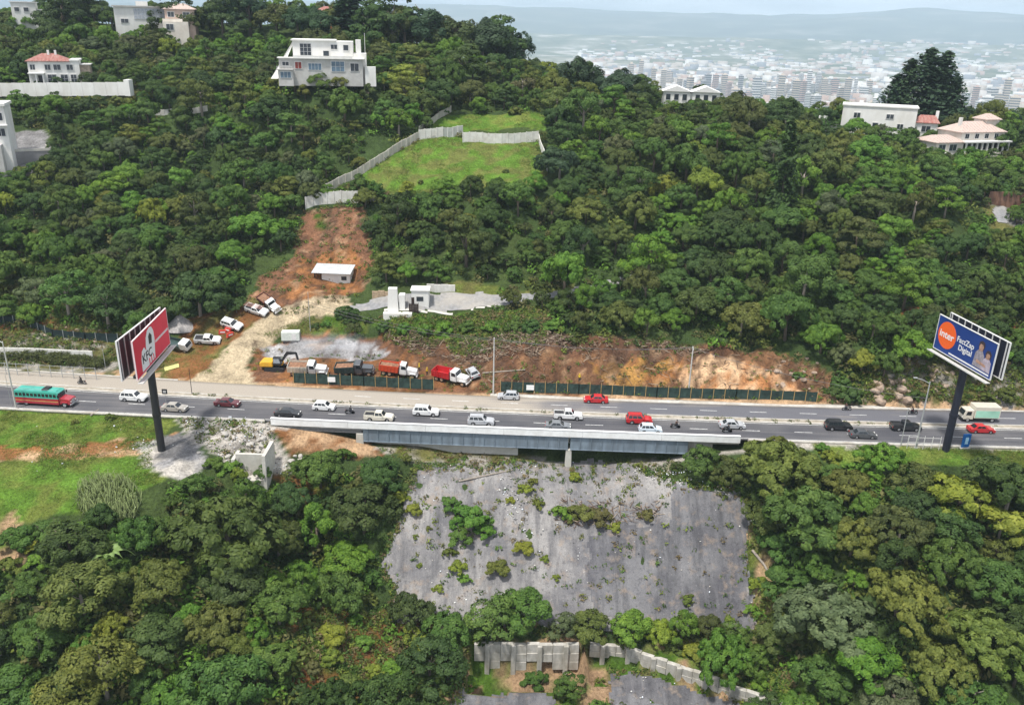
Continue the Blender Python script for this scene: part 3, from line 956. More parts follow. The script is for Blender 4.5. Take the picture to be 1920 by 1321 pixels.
VALM = far_mat('valley_land', (0.05, 0.075, 0.035), (0.13, 0.14, 0.09), (0.42, 0.40, 0.37), 0.0035)
MTM = far_mat('mountain_land', (0.03, 0.045, 0.03), (0.055, 0.075, 0.045), (0.16, 0.155, 0.13), 0.0016)
ang = np.linspace(-1.25, 1.25, 180); rad = np.concatenate([np.linspace(420, 2500, 26), np.linspace(2700, 9500, 50)])
AA, RR = np.meshgrid(ang, rad)
VX, VY = RR * np.sin(AA), RR * np.cos(AA)
VZv = VALZ + (fbm(VX / 900, VY / 900, 3, 4) - .5) * 50 * smooth((RR - 900) / 3000)
hillb = smooth((1900 - RR) / 1500)
VZv = VZv + hillb * 130 * (0.4 + 0.6 * fbm(VX / 500, VY / 500, 8, 4)) * smooth((RR - 420) / 80)
VZv = np.where(RR < 480, np.minimum(VZv, -75 - 25 * np.sin(AA)), VZv)
VZv = VZv + 260 * smooth((RR - 7800) / 3500)


def polar_mesh(name, X, Y, Z, mat):
    idx = np.arange(X.size).reshape(X.shape)
    F = np.stack([idx[:-1, :-1], idx[1:, :-1], idx[1:, 1:], idx[:-1, 1:]], -1).reshape(-1, 4)
    me = np_mesh(name, np.stack([X, Y, Z], -1).reshape(-1, 3), F, None, mat, smooth=True)
    return tag(link(bpy.data.objects.new(name, me)), kind='structure')


polar_mesh('valley', VX, VY, VZv, VALM)
rad2 = np.linspace(9300, 17000, 46)
AA, RR = np.meshgrid(np.linspace(-1.3, 1.3, 260), rad2)
MX, MY = RR * np.sin(AA), RR * np.cos(AA)
up_ = smooth((RR - 9300) / 6500)
ridge = 330 + 120 * (fbm(AA * 5.0 + 3, AA * 0 + 2, 21, 4) - .5) + 40 * np.exp(-((AA - 0.44) / 0.10) ** 2)
MZ = VALZ - 10 + up_ * (ridge - VALZ) * (0.75 + 0.5 * (fbm(MX / 1600, MY / 1600, 31, 5) - .25) * smooth((RR - 9800) / 1500))
MZ = np.where(RR > 16000, MZ - (RR - 16000) * .5, MZ)
polar_mesh('mountains', MX, MY, MZ, MTM)


def valley_z(x, y):
    r = math.hypot(x, y); a = math.atan2(x, y)
    i = int(np.argmin(np.abs(rad - r))); j = int(np.argmin(np.abs(ang - a)))
    return float(VZv[i, j])


CITYC = [pmat('city_wall_white', (0.72, 0.71, 0.69), var=.05), pmat('city_wall_cream', (0.62, 0.54, 0.46), var=.05), pmat('city_wall_pink', (0.58, 0.44, 0.39), var=.05), pmat('city_wall_grey', (0.40, 0.41, 0.43), var=.05)]
CITYWIN = pmat('city_window_band', (0.10, 0.12, 0.15), var=.05, rough=.3)
tower_src = []
for k in range(5):
    w, d, h = [(20, 18, 62), (26, 16, 48), (17, 17, 74), (30, 18, 40), (22, 20, 55)][k]
    t = MB().box(-w / 2, w / 2, -d / 2, d / 2, -6, h); t.box(-w * .22, w * .22, -d * .2, d * .2, h, h + 4.5)
    tw = t.mesh('tower_body')
    b = MB()
    for q in range(int(h / 6)):
        b.box(-w / 2 - .25, w / 2 + .25, -d / 2 - .25, d / 2 + .25, 4 + q * 6, 6.6 + q * 6)
    tower_src.append((tw, b.mesh('window_band')))
rngc = random.Random(5)
twn = 0
tower_pts = []
for px, py in ([(1290 + i * 12.5 + rngc.uniform(-4, 4), rngc.uniform(172, 196)) for i in range(28)] + [(1180 + i * 16 + rngc.uniform(-5, 5), rngc.uniform(150, 170)) for i in range(12)]
               + [(1630 + i * 12 + rngc.uniform(-4, 4), rngc.uniform(196, 212)) for i in range(23)] + [(1440 + i * 9 + rngc.uniform(-4, 4), rngc.uniform(158, 172)) for i in range(14)]):
    p = onz(px, py, VALZ + 8)
    if 1500 < p[1] < 6500: tower_pts.append((px, py, p))
tower_objs = []
for px, py, p in tower_pts:
    k = rngc.randrange(5)
    e = empty('apartment_tower', (p[0], p[1], valley_z(p[0], p[1])), rngc.uniform(-.5, .5))
    mcol = CITYC[rngc.choice([0, 0, 1, 2, 1, 3])]
    key = (k, mcol.name)
    bm_ = MATS.setdefault(('tw', key), None) or tower_src[k][0].copy()
    if not bm_.materials: bm_.materials.append(mcol)
    MATS[('tw', key)] = bm_
    wb = tower_src[k][1]
    if not wb.materials: wb.materials.append(CITYWIN)
    o1 = link(bpy.data.objects.new('wall', bm_), e); o2 = link(bpy.data.objects.new('window_band', wb), e)
    s = rngc.uniform(.75, 1.15)
    e.scale = (s, s, s * rngc.uniform(.95, 1.4))
    tower_objs.append((px, mcol.name.split('_')[-1], e))
tower_objs.sort(key=lambda t: t[0])
ORD = lambda n: f"{n}{'th' if 10 <= n % 100 <= 20 else {1: 'st', 2: 'nd', 3: 'rd'}.get(n % 10, 'th')}"
cnt = {}
for px, c, e in tower_objs:
    cnt[c] = cnt.get(c, 0) + 1
    tag(e, f'distant {c} apartment tower in the hazy city, {ORD(cnt[c])} {c} one from the left', 'tower', 'towers of the distant city')
# low sprawl of the far city: nobody could count it
rr = np.random.default_rng(11)
NB = 4200
pxs = rr.uniform(1080, 1990, NB); pys = 88 + rr.beta(1.6, 2.2, NB) * 125
dens = fbm(pxs / 60, pys / 7, 4, 4)
keep = dens + rr.uniform(-.16, .16, NB) > 0.44
BV, BF, BC = [], [], []
pal = np.array([(0.62, 0.62, 0.61), (0.50, 0.48, 0.46), (0.42, 0.38, 0.34), (0.40, 0.30, 0.26), (0.22, 0.24, 0.27)])
for px, py in zip(pxs[keep], pys[keep]):
    p = onz(px, py, VALZ + 4)
    if not (1700 < p[1] < 9000): continue
    w = rr.uniform(10, 42) * (1 + (p[1] > 4500) * .8); d = rr.uniform(12, 40); h = rr.uniform(5, 15) if rr.random() < .9 else rr.uniform(18, 34)
    z = valley_z(p[0], p[1]) - 6
    k = len(BV)
    a = rr.uniform(-.4, .4); ca, sa = math.cos(a), math.sin(a)
    for zz in (z, z + h + 6):
        for sx, sy in ((-1, -1), (1, -1), (1, 1), (-1, 1)):
            BV.append((p[0] + sx * w / 2 * ca - sy * d / 2 * sa, p[1] + sx * w / 2 * sa + sy * d / 2 * ca, zz))
    BF += [(k, k + 1, k + 5, k + 4), (k + 1, k + 2, k + 6, k + 5), (k + 2, k + 3, k + 7, k + 6), (k + 3, k, k + 4, k + 7), (k + 4, k + 5, k + 6, k + 7)]
    c = pal[rr.integers(0, 5)]
    BC += [(*c, 1)] * 8
CITYM, n_, l_, b_ = new_mat('city_sprawl')
a_ = n_.new('ShaderNodeAttribute'); a_.attribute_name = 'Col'; l_.new(a_.outputs['Color'], b_.inputs['Base Color']); b_.inputs['Roughness'].default_value = .9
me = np_mesh('distant_city', np.array(BV), np.array(BF), {'Col': ('FLOAT_COLOR', np.array(BC))}, CITYM)
tag(link(bpy.data.objects.new('distant_city', me)), 'hazy pale low buildings of the city across the valley', 'city', kind='stuff')

# even, pale air between the camera and the mountains
HZ = MB().box(-30000, 30000, -900, 22000, -300, 600)
hm = bpy.data.materials.new('haze_air'); hm.use_nodes = True
hn = hm.node_tree.nodes; hn.clear()
ho = hn.new('ShaderNodeOutputMaterial'); hv = hn.new('ShaderNodeVolumePrincipled')
hv.inputs['Color'].default_value = (0.68, 0.84, 1.0, 1)
hv.inputs['Density'].default_value = 0.0001
hv.inputs['Anisotropy'].default_value = 0.0
hm.node_tree.links.new(hv.outputs[0], ho.inputs['Volume'])
hb = HZ.build('haze', hm)
tag(hb, 'pale blue haze filling the valley air', 'haze', kind='stuff')

# ------------------------------------------------------------------ tree meshes
LEAF = leaf_mat()
COVER = vleaf_mat()
BARK = pmat('bark', (0.13, 0.105, 0.08), var=.3, scale=4, rough=.95)
BARK_PALE = pmat('bark_pale', (0.30, 0.26, 0.22), var=.25, scale=4, rough=.95)


def unit(rng, n):
    v = rng.normal(size=(n, 3))
    return v / np.linalg.norm(v, axis=1, keepdims=True)


def crown_quads(seed, lobes=8, flat=0.72, nleaf=10500, leaf=0.045, clumps=13, spread=0.58, droop=-0.35, clump_r=0.42, lr=(.28, .44), lz=1.0, zs=.55, asym=.22):
    """Crown of radius about 1 standing on z = 0..2*flat: lobes > clumps > leaves on the clumps' outer shells."""
    rng = np.random.default_rng(seed)
    C, Rr = [], []
    ga = 2.399963
    for i in range(lobes):
        t = (i + .5) / lobes
        r = spread * math.sqrt(t) * rng.uniform(.85, 1.2)
        a = i * ga + rng.uniform(-.4, .4)
        z = (1 - t) * zs + rng.uniform(-.18, .22) - .05
        C.append((r * math.cos(a), r * math.sin(a), z)); Rr.append(rng.uniform(*lr))
    C = np.array(C); Rr = np.array(Rr)
    C[:, :2] += rng.normal(size=2) * asym * .5
    C[:, 0] *= rng.uniform(1 - asym, 1 + asym)
    li = rng.choice(lobes, nleaf, p=Rr ** 2 / (Rr ** 2).sum())
    D = unit(rng, lobes * clumps).reshape(lobes, clumps, 3)
    D[..., 2] = np.where(D[..., 2] < droop, -D[..., 2], D[..., 2])
    ci = rng.integers(0, clumps, nleaf)
    cd = D[li, ci]
    cr = (clump_r * rng.uniform(.75, 1.25, (lobes, clumps)))[li, ci] * Rr[li]
    cc = C[li] + cd * (Rr[li] * .74)[:, None]
    d2 = unit(rng, nleaf)
    d2 = np.where((d2 * cd).sum(1, keepdims=True) < -.25, -d2, d2)
    cc = C[li] + (cc - C[li]) * np.array([1, 1, lz]); d2 = d2 * np.array([1, 1, .5 + .5 * lz])
    P = cc + d2 * (cr * rng.uniform(.72, 1.06, nleaf))[:, None]
    # leaves buried in another lobe are not worth having
    dist = np.linalg.norm(P[:, None] - C[None], axis=2) / Rr[None]
    dist[np.arange(nleaf), li] = 9
    ok = (dist.min(1) > .8) | (rng.random(nleaf) < .12)
    ok &= P[:, 2] > -.62 + .12 * rng.normal(size=nleaf)
    P, d2, cd, li, ci = P[ok], d2[ok], cd[ok], li[ok], ci[ok]
    N = d2 * .9 + cd * .45 + np.array([0, 0, .35]) + rng.normal(size=P.shape) * .38
    tc = rng.random((lobes, clumps)); tl = rng.random(lobes)
    tint = np.clip(.5 + .45 * (tc[li, ci] - .5) + .25 * (tl[li] - .5) + rng.normal(size=len(P)) * .16, 0, 1)
    P = P * np.array([1, 1, flat])
    Q = leaf_quads(P, N, leaf, rng)
    return Q, tint


def crown_mesh(name, **kw):
    Q, t = crown_quads(**kw)
    Q[..., 2] -= Q[..., 2].min()
    return quads_to_mesh(name, Q, {'tint': ('FLOAT', t)}, LEAF)


def conifer_quads(seed, whorls=17, per=12, n=15, leaf=0.027, rad=.24, shape=.7, base=.10):
    """Conifer of height 1."""
    rng = np.random.default_rng(seed)
    P, N, T = [], [], []
    for w in range(whorls):
        t = w / (whorls - 1)
        z = base + (1 - base) * t
        r = rad * (1 - t) ** (.75 * shape) * rng.uniform(.75, 1.1) + .012
        for b in range(per):
            a = rng.uniform(0, 6.283); rb = r * rng.uniform(.6, 1.15)
            tb = rng.random()
            for s in np.linspace(.18, 1, n):
                p = np.array([math.cos(a) * rb * s, math.sin(a) * rb * s, z - rb * s * s * .38 + .02])
                P.append(p + rng.normal(size=3) * .012 * (1 + s)); N.append((math.cos(a) * .45, math.sin(a) * .45, 1) + rng.normal(size=3) * .45); T.append(np.clip(.35 + .4 * tb + rng.normal() * .12, 0, 1))
    return leaf_quads(np.array(P), np.array(N), leaf, rng, aspect=.5), np.array(T)


def trunk_mesh(seed, limbs=5, mat=BARK, r0=.030, h=.58):
    """Trunk and limbs for a tree 1 m tall; the limbs reach into the crown."""
    rng = random.Random(seed)
    m = MB()
    bend = (rng.uniform(-.04, .04), rng.uniform(-.04, .04))
    m.tube([(0, 0, -.12), (bend[0] * .5, bend[1] * .5, h * .5), (bend[0], bend[1], h)], [r0 * 1.25, r0 * .85, r0 * .6], 7)
    for i in range(limbs):
        a = i * 6.283 / limbs + rng.uniform(-.5, .5)
        z0 = h * rng.uniform(.55, .95); L = rng.uniform(.11, .19)
        k = z0 / h
        p0 = Vector((bend[0] * k, bend[1] * k, z0))
        p1 = p0 + Vector((math.cos(a) * L * .5, math.sin(a) * L * .5, L * .5)); p2 = p1 + Vector((math.cos(a + .3) * L * .5, math.sin(a + .3) * L * .5, L * .65))
        m.tube([p0, p1, p2], [r0 * .5, r0 * .32, r0 * .12], 5)
    m.smooth = True
    me = m.mesh('trunk'); me.materials.append(mat)
    return me


CROWNS = {
    'round': [crown_mesh('crown', seed=s, lobes=13 + s % 3, flat=.80, spread=.66, clumps=9) for s in (1, 2, 3, 4)],
    'broad': [crown_mesh('crown', seed=s, lobes=17, flat=.58, spread=.74, clumps=9, lr=(.24, .38)) for s in (11, 12, 13)],
    'tall': [crown_mesh('crown', seed=s, lobes=12, flat=1.15, spread=.56, clumps=9) for s in (21, 22)],
    'fine': [crown_mesh('crown', seed=s, lobes=22, flat=.68, spread=.76, clumps=9, nleaf=13000, leaf=.04, clump_r=.40, lr=(.20, .32)) for s in (31, 32, 33)],
    'layered': [crown_mesh('crown', seed=s, lobes=16, flat=1.0, spread=.72, clumps=9, nleaf=9500, leaf=.042, lz=.34, zs=.95, lr=(.28, .46), droop=-.2) for s in (71, 72, 73)],
    'ragged': [crown_mesh('crown', seed=s, lobes=11, flat=.95, spread=.78, clumps=10, nleaf=8500, leaf=.042, zs=.8, lr=(.2, .4), asym=.4, clump_r=.5) for s in (81, 82, 83)],
    'big_leaf': [crown_mesh('crown', seed=s, lobes=9, flat=.8, clumps=8, nleaf=2600, leaf=.10, clump_r=.3) for s in (41,)],
    'sparse': [crown_mesh('crown', seed=s, lobes=7, flat=.9, spread=.62, nleaf=3300, leaf=.042) for s in (51, 52)],
}
CONIFERS = []
for s, kw in ((61, {}), (62, dict(rad=.30, shape=.75, base=.16)), (63, dict(rad=.19, whorls=17))):
    Q, t = conifer_quads(s, **kw)
    CONIFERS.append(quads_to_mesh('crown', Q, {'tint': ('FLOAT', t)}, LEAF))
TRUNKS = [trunk_mesh(s) for s in range(4)] + [trunk_mesh(9, mat=BARK_PALE), trunk_mesh(10, mat=BARK_PALE, limbs=7)]
PINE_TRUNK = trunk_mesh(77, limbs=0, r0=.022, h=.9)

TINTS = {  # name: leaf base colour
    'deep green': (0.049, 0.087, 0.021), 'dark olive': (0.074, 0.097, 0.024), 'mid green': (0.072, 0.132, 0.024), 'olive green': (0.113, 0.140, 0.027),
    'bright green': (0.098, 0.192, 0.024), 'yellow green': (0.172, 0.212, 0.028), 'brownish olive': (0.112, 0.110, 0.038), 'grey green': (0.098, 0.122, 0.054), 'blue green': (0.038, 0.074, 0.033)}
TREES = []      # dicts: base, R, H, form, tint, px radius ...


def tree_rec(x, y, R, H, form, tint, z=None, kind='tree', fixed=False, flat=None):
    z = float(height(x, y)) if z is None else z
    p = proj((x, y, z + H * .7))
    TREES.append(dict(x=float(x), y=float(y), z=float(z), R=float(R), H=float(H), form=form, tint=tint, px=p[0], py=p[1], pr=FOC * R / p[2], kind=kind, fixed=fixed))


def tree_at(px, py, pr, tint, form='round', above=None, kind='tree', hr=1.55):
    """A tree whose crown centre shows at pixel (px, py) with radius pr."""
    R = pr * 150 / FOC
    for _ in range(3):
        H = hr * R
        a = above if above is not None else H - R * .75
        p = hit(px, py, a)
        Z = proj(p)[2]
        R = pr * Z / FOC
    tree_rec(p[0], p[1], R, hr * R, form, tint, kind=kind, fixed=True)


# the trees one can single out in the photograph: crown centre, radius, tint, form
FG_TREES = [
    (425, 985, 112, 'dark olive', 'fine'), (150, 1105, 82, 'olive green', 'ragged'), (395, 1165, 66, 'olive green', 'fine'), (425, 1275, 92, 'mid green', 'round'), (190, 1245, 100, 'olive green', 'layered'),
    (70, 1190, 60, 'mid green', 'round'), (645, 1040, 48, 'bright green', 'round'), (680, 950, 72, 'dark olive', 'round'), (600, 880, 52, 'mid green', 'round'), (715, 880, 46, 'deep green', 'round'),
    (640, 1105, 56, 'mid green', 'broad'), (30, 1290, 70, 'mid green', 'round'), (300, 1190, 60, 'deep green', 'round'), (520, 1130, 60, 'mid green', 'round'), (515, 1230, 58, 'mid green', 'tall'),
    (290, 1080, 58, 'olive green', 'round'), (330, 1310, 70, 'bright green', 'broad'), 
    (520, 1010, 60, 'dark olive', 'round'), (540, 930, 50, 'deep green', 'round'), (430, 1090, 62, 'dark olive', 'round'),
    (990, 1140, 54, 'mid green', 'round'), (830, 1180, 55, 'mid green', 'round'), (780, 1190, 40, 'yellow green', 'sparse'), (1105, 1168, 42, 'olive green', 'round'), (1190, 1172, 44, 'bright green', 'round'), (1240, 1185, 34, 'yellow green', 'round'),
    (1320, 860, 42, 'mid green', 'round'),
    (1450, 862, 82, 'olive green', 'fine'), (1375, 880, 44, 'dark olive', 'round'), (1655, 856, 50, 'bright green', 'fine'), (1520, 960, 92, 'mid green', 'fine'), (1600, 1005, 62, 'olive green', 'fine'), (1690, 1110, 82, 'olive green', 'fine'),
    (1560, 1140, 92, 'grey green', 'fine'), (1475, 1090, 52, 'mid green', 'round'), (1690, 985, 62, 'dark olive', 'fine'), (1800, 930, 66, 'yellow green', 'big_leaf'), (1880, 890, 60, 'dark olive', 'round'), (1880, 980, 56, 'yellow green', 'big_leaf'),
    (1780, 1040, 70, 'mid green', 'fine'), (1870, 1080, 62, 'mid green', 'round'), (1635, 1230, 62, 'bright green', 'round'), (1760, 1240, 70, 'olive green', 'fine'), (1850, 1180, 78, 'olive green', 'fine'), (1550, 1270, 58, 'mid green', 'round'),
    (1680, 1305, 76, 'grey green', 'fine'), (1830, 1300, 80, 'mid green', 'fine'), (1910, 1250, 60, 'mid green', 'round'), (1480, 1190, 48, 'dark olive', 'round'), (1740, 900, 56, 'dark olive', 'round'), (1590, 905, 52, 'olive green', 'broad'),
    (1440, 960, 52, 'dark olive', 'round'), (1460, 1020, 46, 'mid green', 'round'), (1500, 1320, 46, 'bright green', 'round'), (1900, 1150, 50, 'deep green', 'round')]
for a in FG_TREES:
    tree_at(*a)
for a in [  # hillside trees that stand out
    (650, 585, 24, 'deep green', 'tall'), (665, 610, 20, 'dark olive', 'sparse'), (370, 540, 70, 'deep green', 'broad'), (470, 420, 46, 'bright green', 'round'), (400, 520, 44, 'mid green', 'round'), (440, 470, 40, 'bright green', 'round'),
    (60, 120, 44, 'deep green', 'round'), (575, 335, 30, 'grey green', 'round'), (660, 345, 13, 'brownish olive', 'tall'), (980, 155, 36, 'brownish olive', 'sparse'), (1050, 300, 50, 'blue green', 'round'), (1065, 245, 40, 'deep green', 'round'),
    (300, 580, 40, 'deep green', 'broad'), (250, 560, 40, 'deep green', 'broad'), (1610, 235, 26, 'bright green', 'round'), (1660, 240, 18, 'grey green', 'tall'), (1595, 165, 28, 'brownish olive', 'sparse'), (1750, 230, 14, 'brownish olive', 'tall'),
    (552, 152, 26, 'deep green', 'ragged'), (596, 153, 27, 'mid green', 'ragged'), (640, 152, 27, 'olive green'), (684, 148, 26, 'mid green', 'ragged'), (518, 152, 22, 'olive green'), (720, 150, 24, 'mid green'), (40, 190, 26, 'mid green'), (100, 192, 26, 'bright green'), (220, 190, 20, 'olive green'), (150, 196, 22, 'deep green'),
    (1570, 180, 26, 'deep green', 'sparse'), (1790, 200, 30, 'deep green', 'round')]:
    tree_at(*a)
# conifers: pixel of the tip, pixel of the foot, tint
PINES = [(640, 0, 60), (657, -12, 70), (690, 20, 80), (738, 3, 80), (760, 22, 85), (800, 12, 90), (826, 35, 95), (850, 33, 105), (880, 45, 108), (905, 42, 112), (930, 48, 118), (955, 62, 122), (980, 66, 128), (1000, 68, 132),
         (1020, 78, 138), (1042, 72, 142), (1062, 88, 146), (1080, 84, 150), (1098, 98, 155), (1086, 118, 172), (590, 20, 70), (560, 10, 60), (520, 4, 58), (470, -5, 55), (420, 0, 60), (370, 10, 60), (180, -5, 45), (150, -8, 50), (120, -6, 60),
         (870, 90, 150), (1160, 130, 190), (1375, 170, 225), (1440, 175, 235), (1470, 180, 240), (1085, 110, 178), (1118, 138, 182), (330, 0, 55), (1895, 190, 230), (1460, 270, 400), (1510, 190, 245)]
for tx, ty, fy in PINES:
    g = hit(tx, fy + 14)
    Zd = proj(g)[2]
    Ht = max(6.0, (fy + 14 - ty) * Zd / FOC / math.cos(PITCH - (ty - CY) / FOC) * .98)
    if tx != 1460 and int(tx) % 10 in (0, 5, 6, 8) or tx > 1100 and tx != 1460 and tx != 1895:
        if tx > 1100 and fy > 225 and fy < 250: Ht *= .7
        tree_rec(g[0], g[1], Ht * .5, Ht * .92, 'tall' if tx % 3 else 'layered', ('deep green', 'dark olive', 'blue green')[int(tx) % 3], fixed=True)
        continue
    tree_rec(g[0], g[1], Ht * (.22 if tx == 1460 else .33 + .07 * ((tx * 7) % 5) / 4), Ht, 'conifer', 'blue green' if tx % 2 else 'deep green', kind='pine', fixed=True)
# the great spreading conifer behind the white villa
for dx, tip, foot in ((1690, 110, 232), (1722, 92, 232), (1752, 100, 234), (1668, 140, 236), (1778, 140, 236)):
    g = onY(dx, foot, 296)
    g[2] = float(height(g[0], g[1]))
    Ht = (foot - tip) * proj(g)[2] / FOC * 1.0
    tree_rec(g[0], g[1], Ht * .46, Ht, 'conifer_wide', 'blue green', kind='pine', fixed=True)

# boxes of the photograph that stay open to view: nothing tall grows in front of them (x0, y0, x1, y1, world Y)
CLEAR = [(60, 92, 165, 160, 272), (0, 148, 245, 162, 268), (0, 200, 95, 330, 228), (30, 8, 88, 40, 330), (225, 8, 312, 52, 330), (318, 12, 362, 58, 325), (512, 66, 700, 128, 255), (1245, 158, 1346, 190, 302),
         (1548, 200, 1742, 244, 280), (1742, 222, 1902, 282, 258), (575, 362, 705, 392, 211), (690, 240, 870, 320, 240), (868, 246, 1012, 268, 248), (640, 262, 1022, 350, 224), (815, 214, 1020, 240, 262),
         (466, 470, 694, 720, 196), (690, 520, 915, 600, 186), (340, 575, 560, 720, 190), (476, 632, 930, 735, 174), (930, 648, 1540, 760, 160), (1640, 708, 1704, 762, 150), (1850, 375, 1915, 425, 205),
         (0, 596, 215, 700, 166), (570, 390, 690, 520, 190), (320, 590, 480, 720, 184), (1340, 640, 1520, 760, 150), (560, 355, 640, 385, 208), (1870, 355, 1920, 385, 215), (1745, 590, 1900, 720, 130),
         (0, 765, 300, 1010, 134), (300, 765, 345, 900, 134), (330, 785, 560, 890, 136), (510, 780, 1385, 868, 134), (790, 862, 1410, 1180, 128), (1500, 780, 1920, 880, 134), (1140, 1262, 1400, 1321, 108), (885, 1196, 1100, 1290, 112), (1090, 1200, 1300, 1262, 112), (1300, 1250, 1490, 1321, 110), (720, 960, 800, 1170, 124), (840, 1290, 1060, 1321, 104)]
NO_TREE = [POLY[k] for k in ('field', 'upper_field', 'scar', 'yard', 'bank', 'track', 'terrace', 'rubble', 'shotcrete', 'drive', 'apron', 'verge', 'lower_slope', 'lower_slope2', 'side_road')]
NO_TREE.append(hits([(600, 1105), (700, 1150), (745, 1220), (730, 1340), (560, 1340), (575, 1200)]))
NO_TREE.append(hits([(-60, 960), (140, 975), (150, 1040), (60, 1075), (-60, 1080)]))
NO_TREE.append(hits([(0, 240), (98, 240), (100, 330), (0, 335)]))
NO_TREE.append(hits([(690, 600), (760, 588), (900, 585), (1000, 578), (1040, 600), (1040, 640), (760, 640), (690, 630)]))
rt = random.Random(21)


def free(x, y, R, H, z, slack=.35):
    p = proj((x, y, z + H))
    q = proj((x, y, z + H * .35))
    pr = FOC * R / p[2]
    for x0, y0, x1, y1, Yb in CLEAR:
        if y < Yb + 3 and p[0] + pr * .85 > x0 and p[0] - pr * .85 < x1 and p[1] < y1 - (y1 - y0) * slack and q[1] > y0:
            return False
    return True


cells = {}
CS = 8.0


def near_ok(x, y, R, k=.62):
    cx, cy = int(x // CS), int(y // CS)
    for i in range(cx - 2, cx + 3):
        for j in range(cy - 2, cy + 3):
            for (a, b, r) in cells.get((i, j), ()):
                if (a - x) ** 2 + (b - y) ** 2 < ((R + r) * k) ** 2:
                    return False
    return True


def put(x, y, R):
    cells.setdefault((int(x // CS), int(y // CS)), []).append((x, y, R))


for t in TREES:
    put(t['x'], t['y'], t['R'] * .85)
NOXY = [np.array([(p[0], p[1]) for p in poly]) for poly in NO_TREE]


def poly_hit(x, y):
    X = np.array([x]); Y = np.array([y])
    for P in NOXY:
        if P[:, 0].min() <= x <= P[:, 0].max() and P[:, 1].min() <= y <= P[:, 1].max() and inside(X, Y, P)[0]:
            return True
    return False


def los(x, y, ztop):
    t = np.linspace(.45, .985, 40)
    return bool(np.all(CAM_H + (ztop - CAM_H) * t - height(x * t, y * t) > -1.0))


for it in range(16000):
    if it % 4 == 0:
        Y = rt.uniform(72, 132)
        if it % 8 == 0 and rt.random() < .3: continue
    else:
        Y = 152 + 225 * rt.random() ** 1.15
    X = rt.uniform(-.66, .66) * (Y + 12)
    z = float(height(X, Y))
    fgz = Y < 140
    pc = float(fbm(np.array(X / 22), np.array(Y / 22), 71, 3))
    R = (2.4 + 3.9 * rt.random() ** 1.25) * (1.0 if fgz else 1.0) * (1 + .25 * (pc - .5))
    if Y < y_far(X) + 3 + R * .5 and Y > y_near(X) - 1.5 - R * .6: continue
    if poly_hit(X, Y) or poly_hit(X, Y - R * .5): continue
    H = R * rt.uniform(1.45, 2.25)
    sx, sy, Zd = proj((X, Y, z + H))
    if sx < -70 or sx > 1990 or sy > 1400: continue
    if not near_ok(X, Y, R, .60 if not fgz else .6): continue
    if not free(X, Y, R, H, z):
        R *= .45; H *= .5
        if not free(X, Y, R, H, z, .2) or not near_ok(X, Y, R): continue
    if not los(X, Y, z + H): continue
    u = rt.random() + (pc - .5) * .9
    tint = ('deep green' if u < .20 else 'dark olive' if u < .33 else 'mid green' if u < .60 else 'olive green' if u < .70 else 'bright green' if u < .88 else rt.choice(['grey green', 'yellow green', 'bright green', 'mid green', 'mid green']))
    form = rt.choice(['round', 'layered', 'fine', 'broad', 'layered', 'tall', 'ragged', 'ragged', 'round'])
    tree_rec(X, Y, R, H, form, tint)
    put(X, Y, R)

# the wood goes on beyond the picture's edges
OUTER = []
for it in range(5200):
    Y = rt.uniform(48, 136) if it % 2 else 152 + 190 * rt.random() ** 1.2
    X = rt.uniform(-1.15, 1.15) * (Y + 14)
    z = float(height(X, Y)); R = rt.uniform(3.6, 6.0); H = R * rt.uniform(1.5, 2.0)
    sx, sy, Zd = proj((X, Y, z + H))
    if -70 <= sx <= 1990 and sy <= 1400: continue
    if abs(X) > 285 or (Y < y_far(X) + 5 and Y > y_near(X) - 4) or (X < -85 and 112 < Y < 140): continue
    if poly_hit(X, Y) or not near_ok(X, Y, R, .62) or not los(X, Y, z + H): continue
    if not free(X, Y, R, H, z): continue
    OUTER.append(dict(x=X, y=Y, z=z, R=R, H=H, tint=rt.choice(['deep green', 'mid green', 'mid green', 'dark olive', 'olive green', 'bright green'])))
    put(X, Y, R)

# a plain hint of where each tree stands, for its label
LAND = [('the red billboard', 280, 640), ('the blue billboard', 1820, 650), ('the sloping grass field', 860, 300), ('the white terraced house', 605, 105), ('the red-roofed house', 110, 125), ('the columned villa', 1820, 255),
        ('the flat white house', 1640, 222), ('the orange soil cut', 620, 470), ('the driveway gate tower', 742, 555), ('the row of dump trucks', 700, 690), ('the cut earth bank', 1250, 690), ('the bridge pier', 1073, 850), ('the grey concrete slope', 1080, 1000),
        ('the lower retaining wall', 1080, 1230), ('the grassy terrace', 140, 880), ('the pale rock outcrop', 1672, 735), ('the parked white pickups', 440, 610), ('the grey car park', 50, 290), ('the gabled white house', 1295, 175), ('the box truck', 1830, 775), ('the white hall', 268, 30)]


def place_words(px, py):
    nm, lx, ly = min(LAND, key=lambda L: (L[1] - px) ** 2 + (L[2] - py) ** 2)
    dx, dy = px - lx, py - ly
    rel = ('right of' if dx > 0 else 'left of') if abs(dx) > abs(dy) * 1.2 else ('below' if dy > 0 else 'above')
    return rel, nm, math.hypot(dx, dy)


def add_labels(items, noun, group, cat):
    """items: (object, look, px, py): label = look + place + rank by distance, so that no two agree."""
    groups = {}
    for o, look, px, py in items:
        rel, nm, d = place_words(px, py)
        groups.setdefault((look, rel, nm), []).append((d, o))
    for (look, rel, nm), L in groups.items():
        L.sort(key=lambda t: t[0])
        for i, (d, o) in enumerate(L):
            tail = '' if len(L) == 1 else (', nearest such to it' if i == 0 else f', {ORD(i + 1)} nearest such to it')
            tag(o, f'{look} {noun} {rel} {nm}{tail}', cat, group)


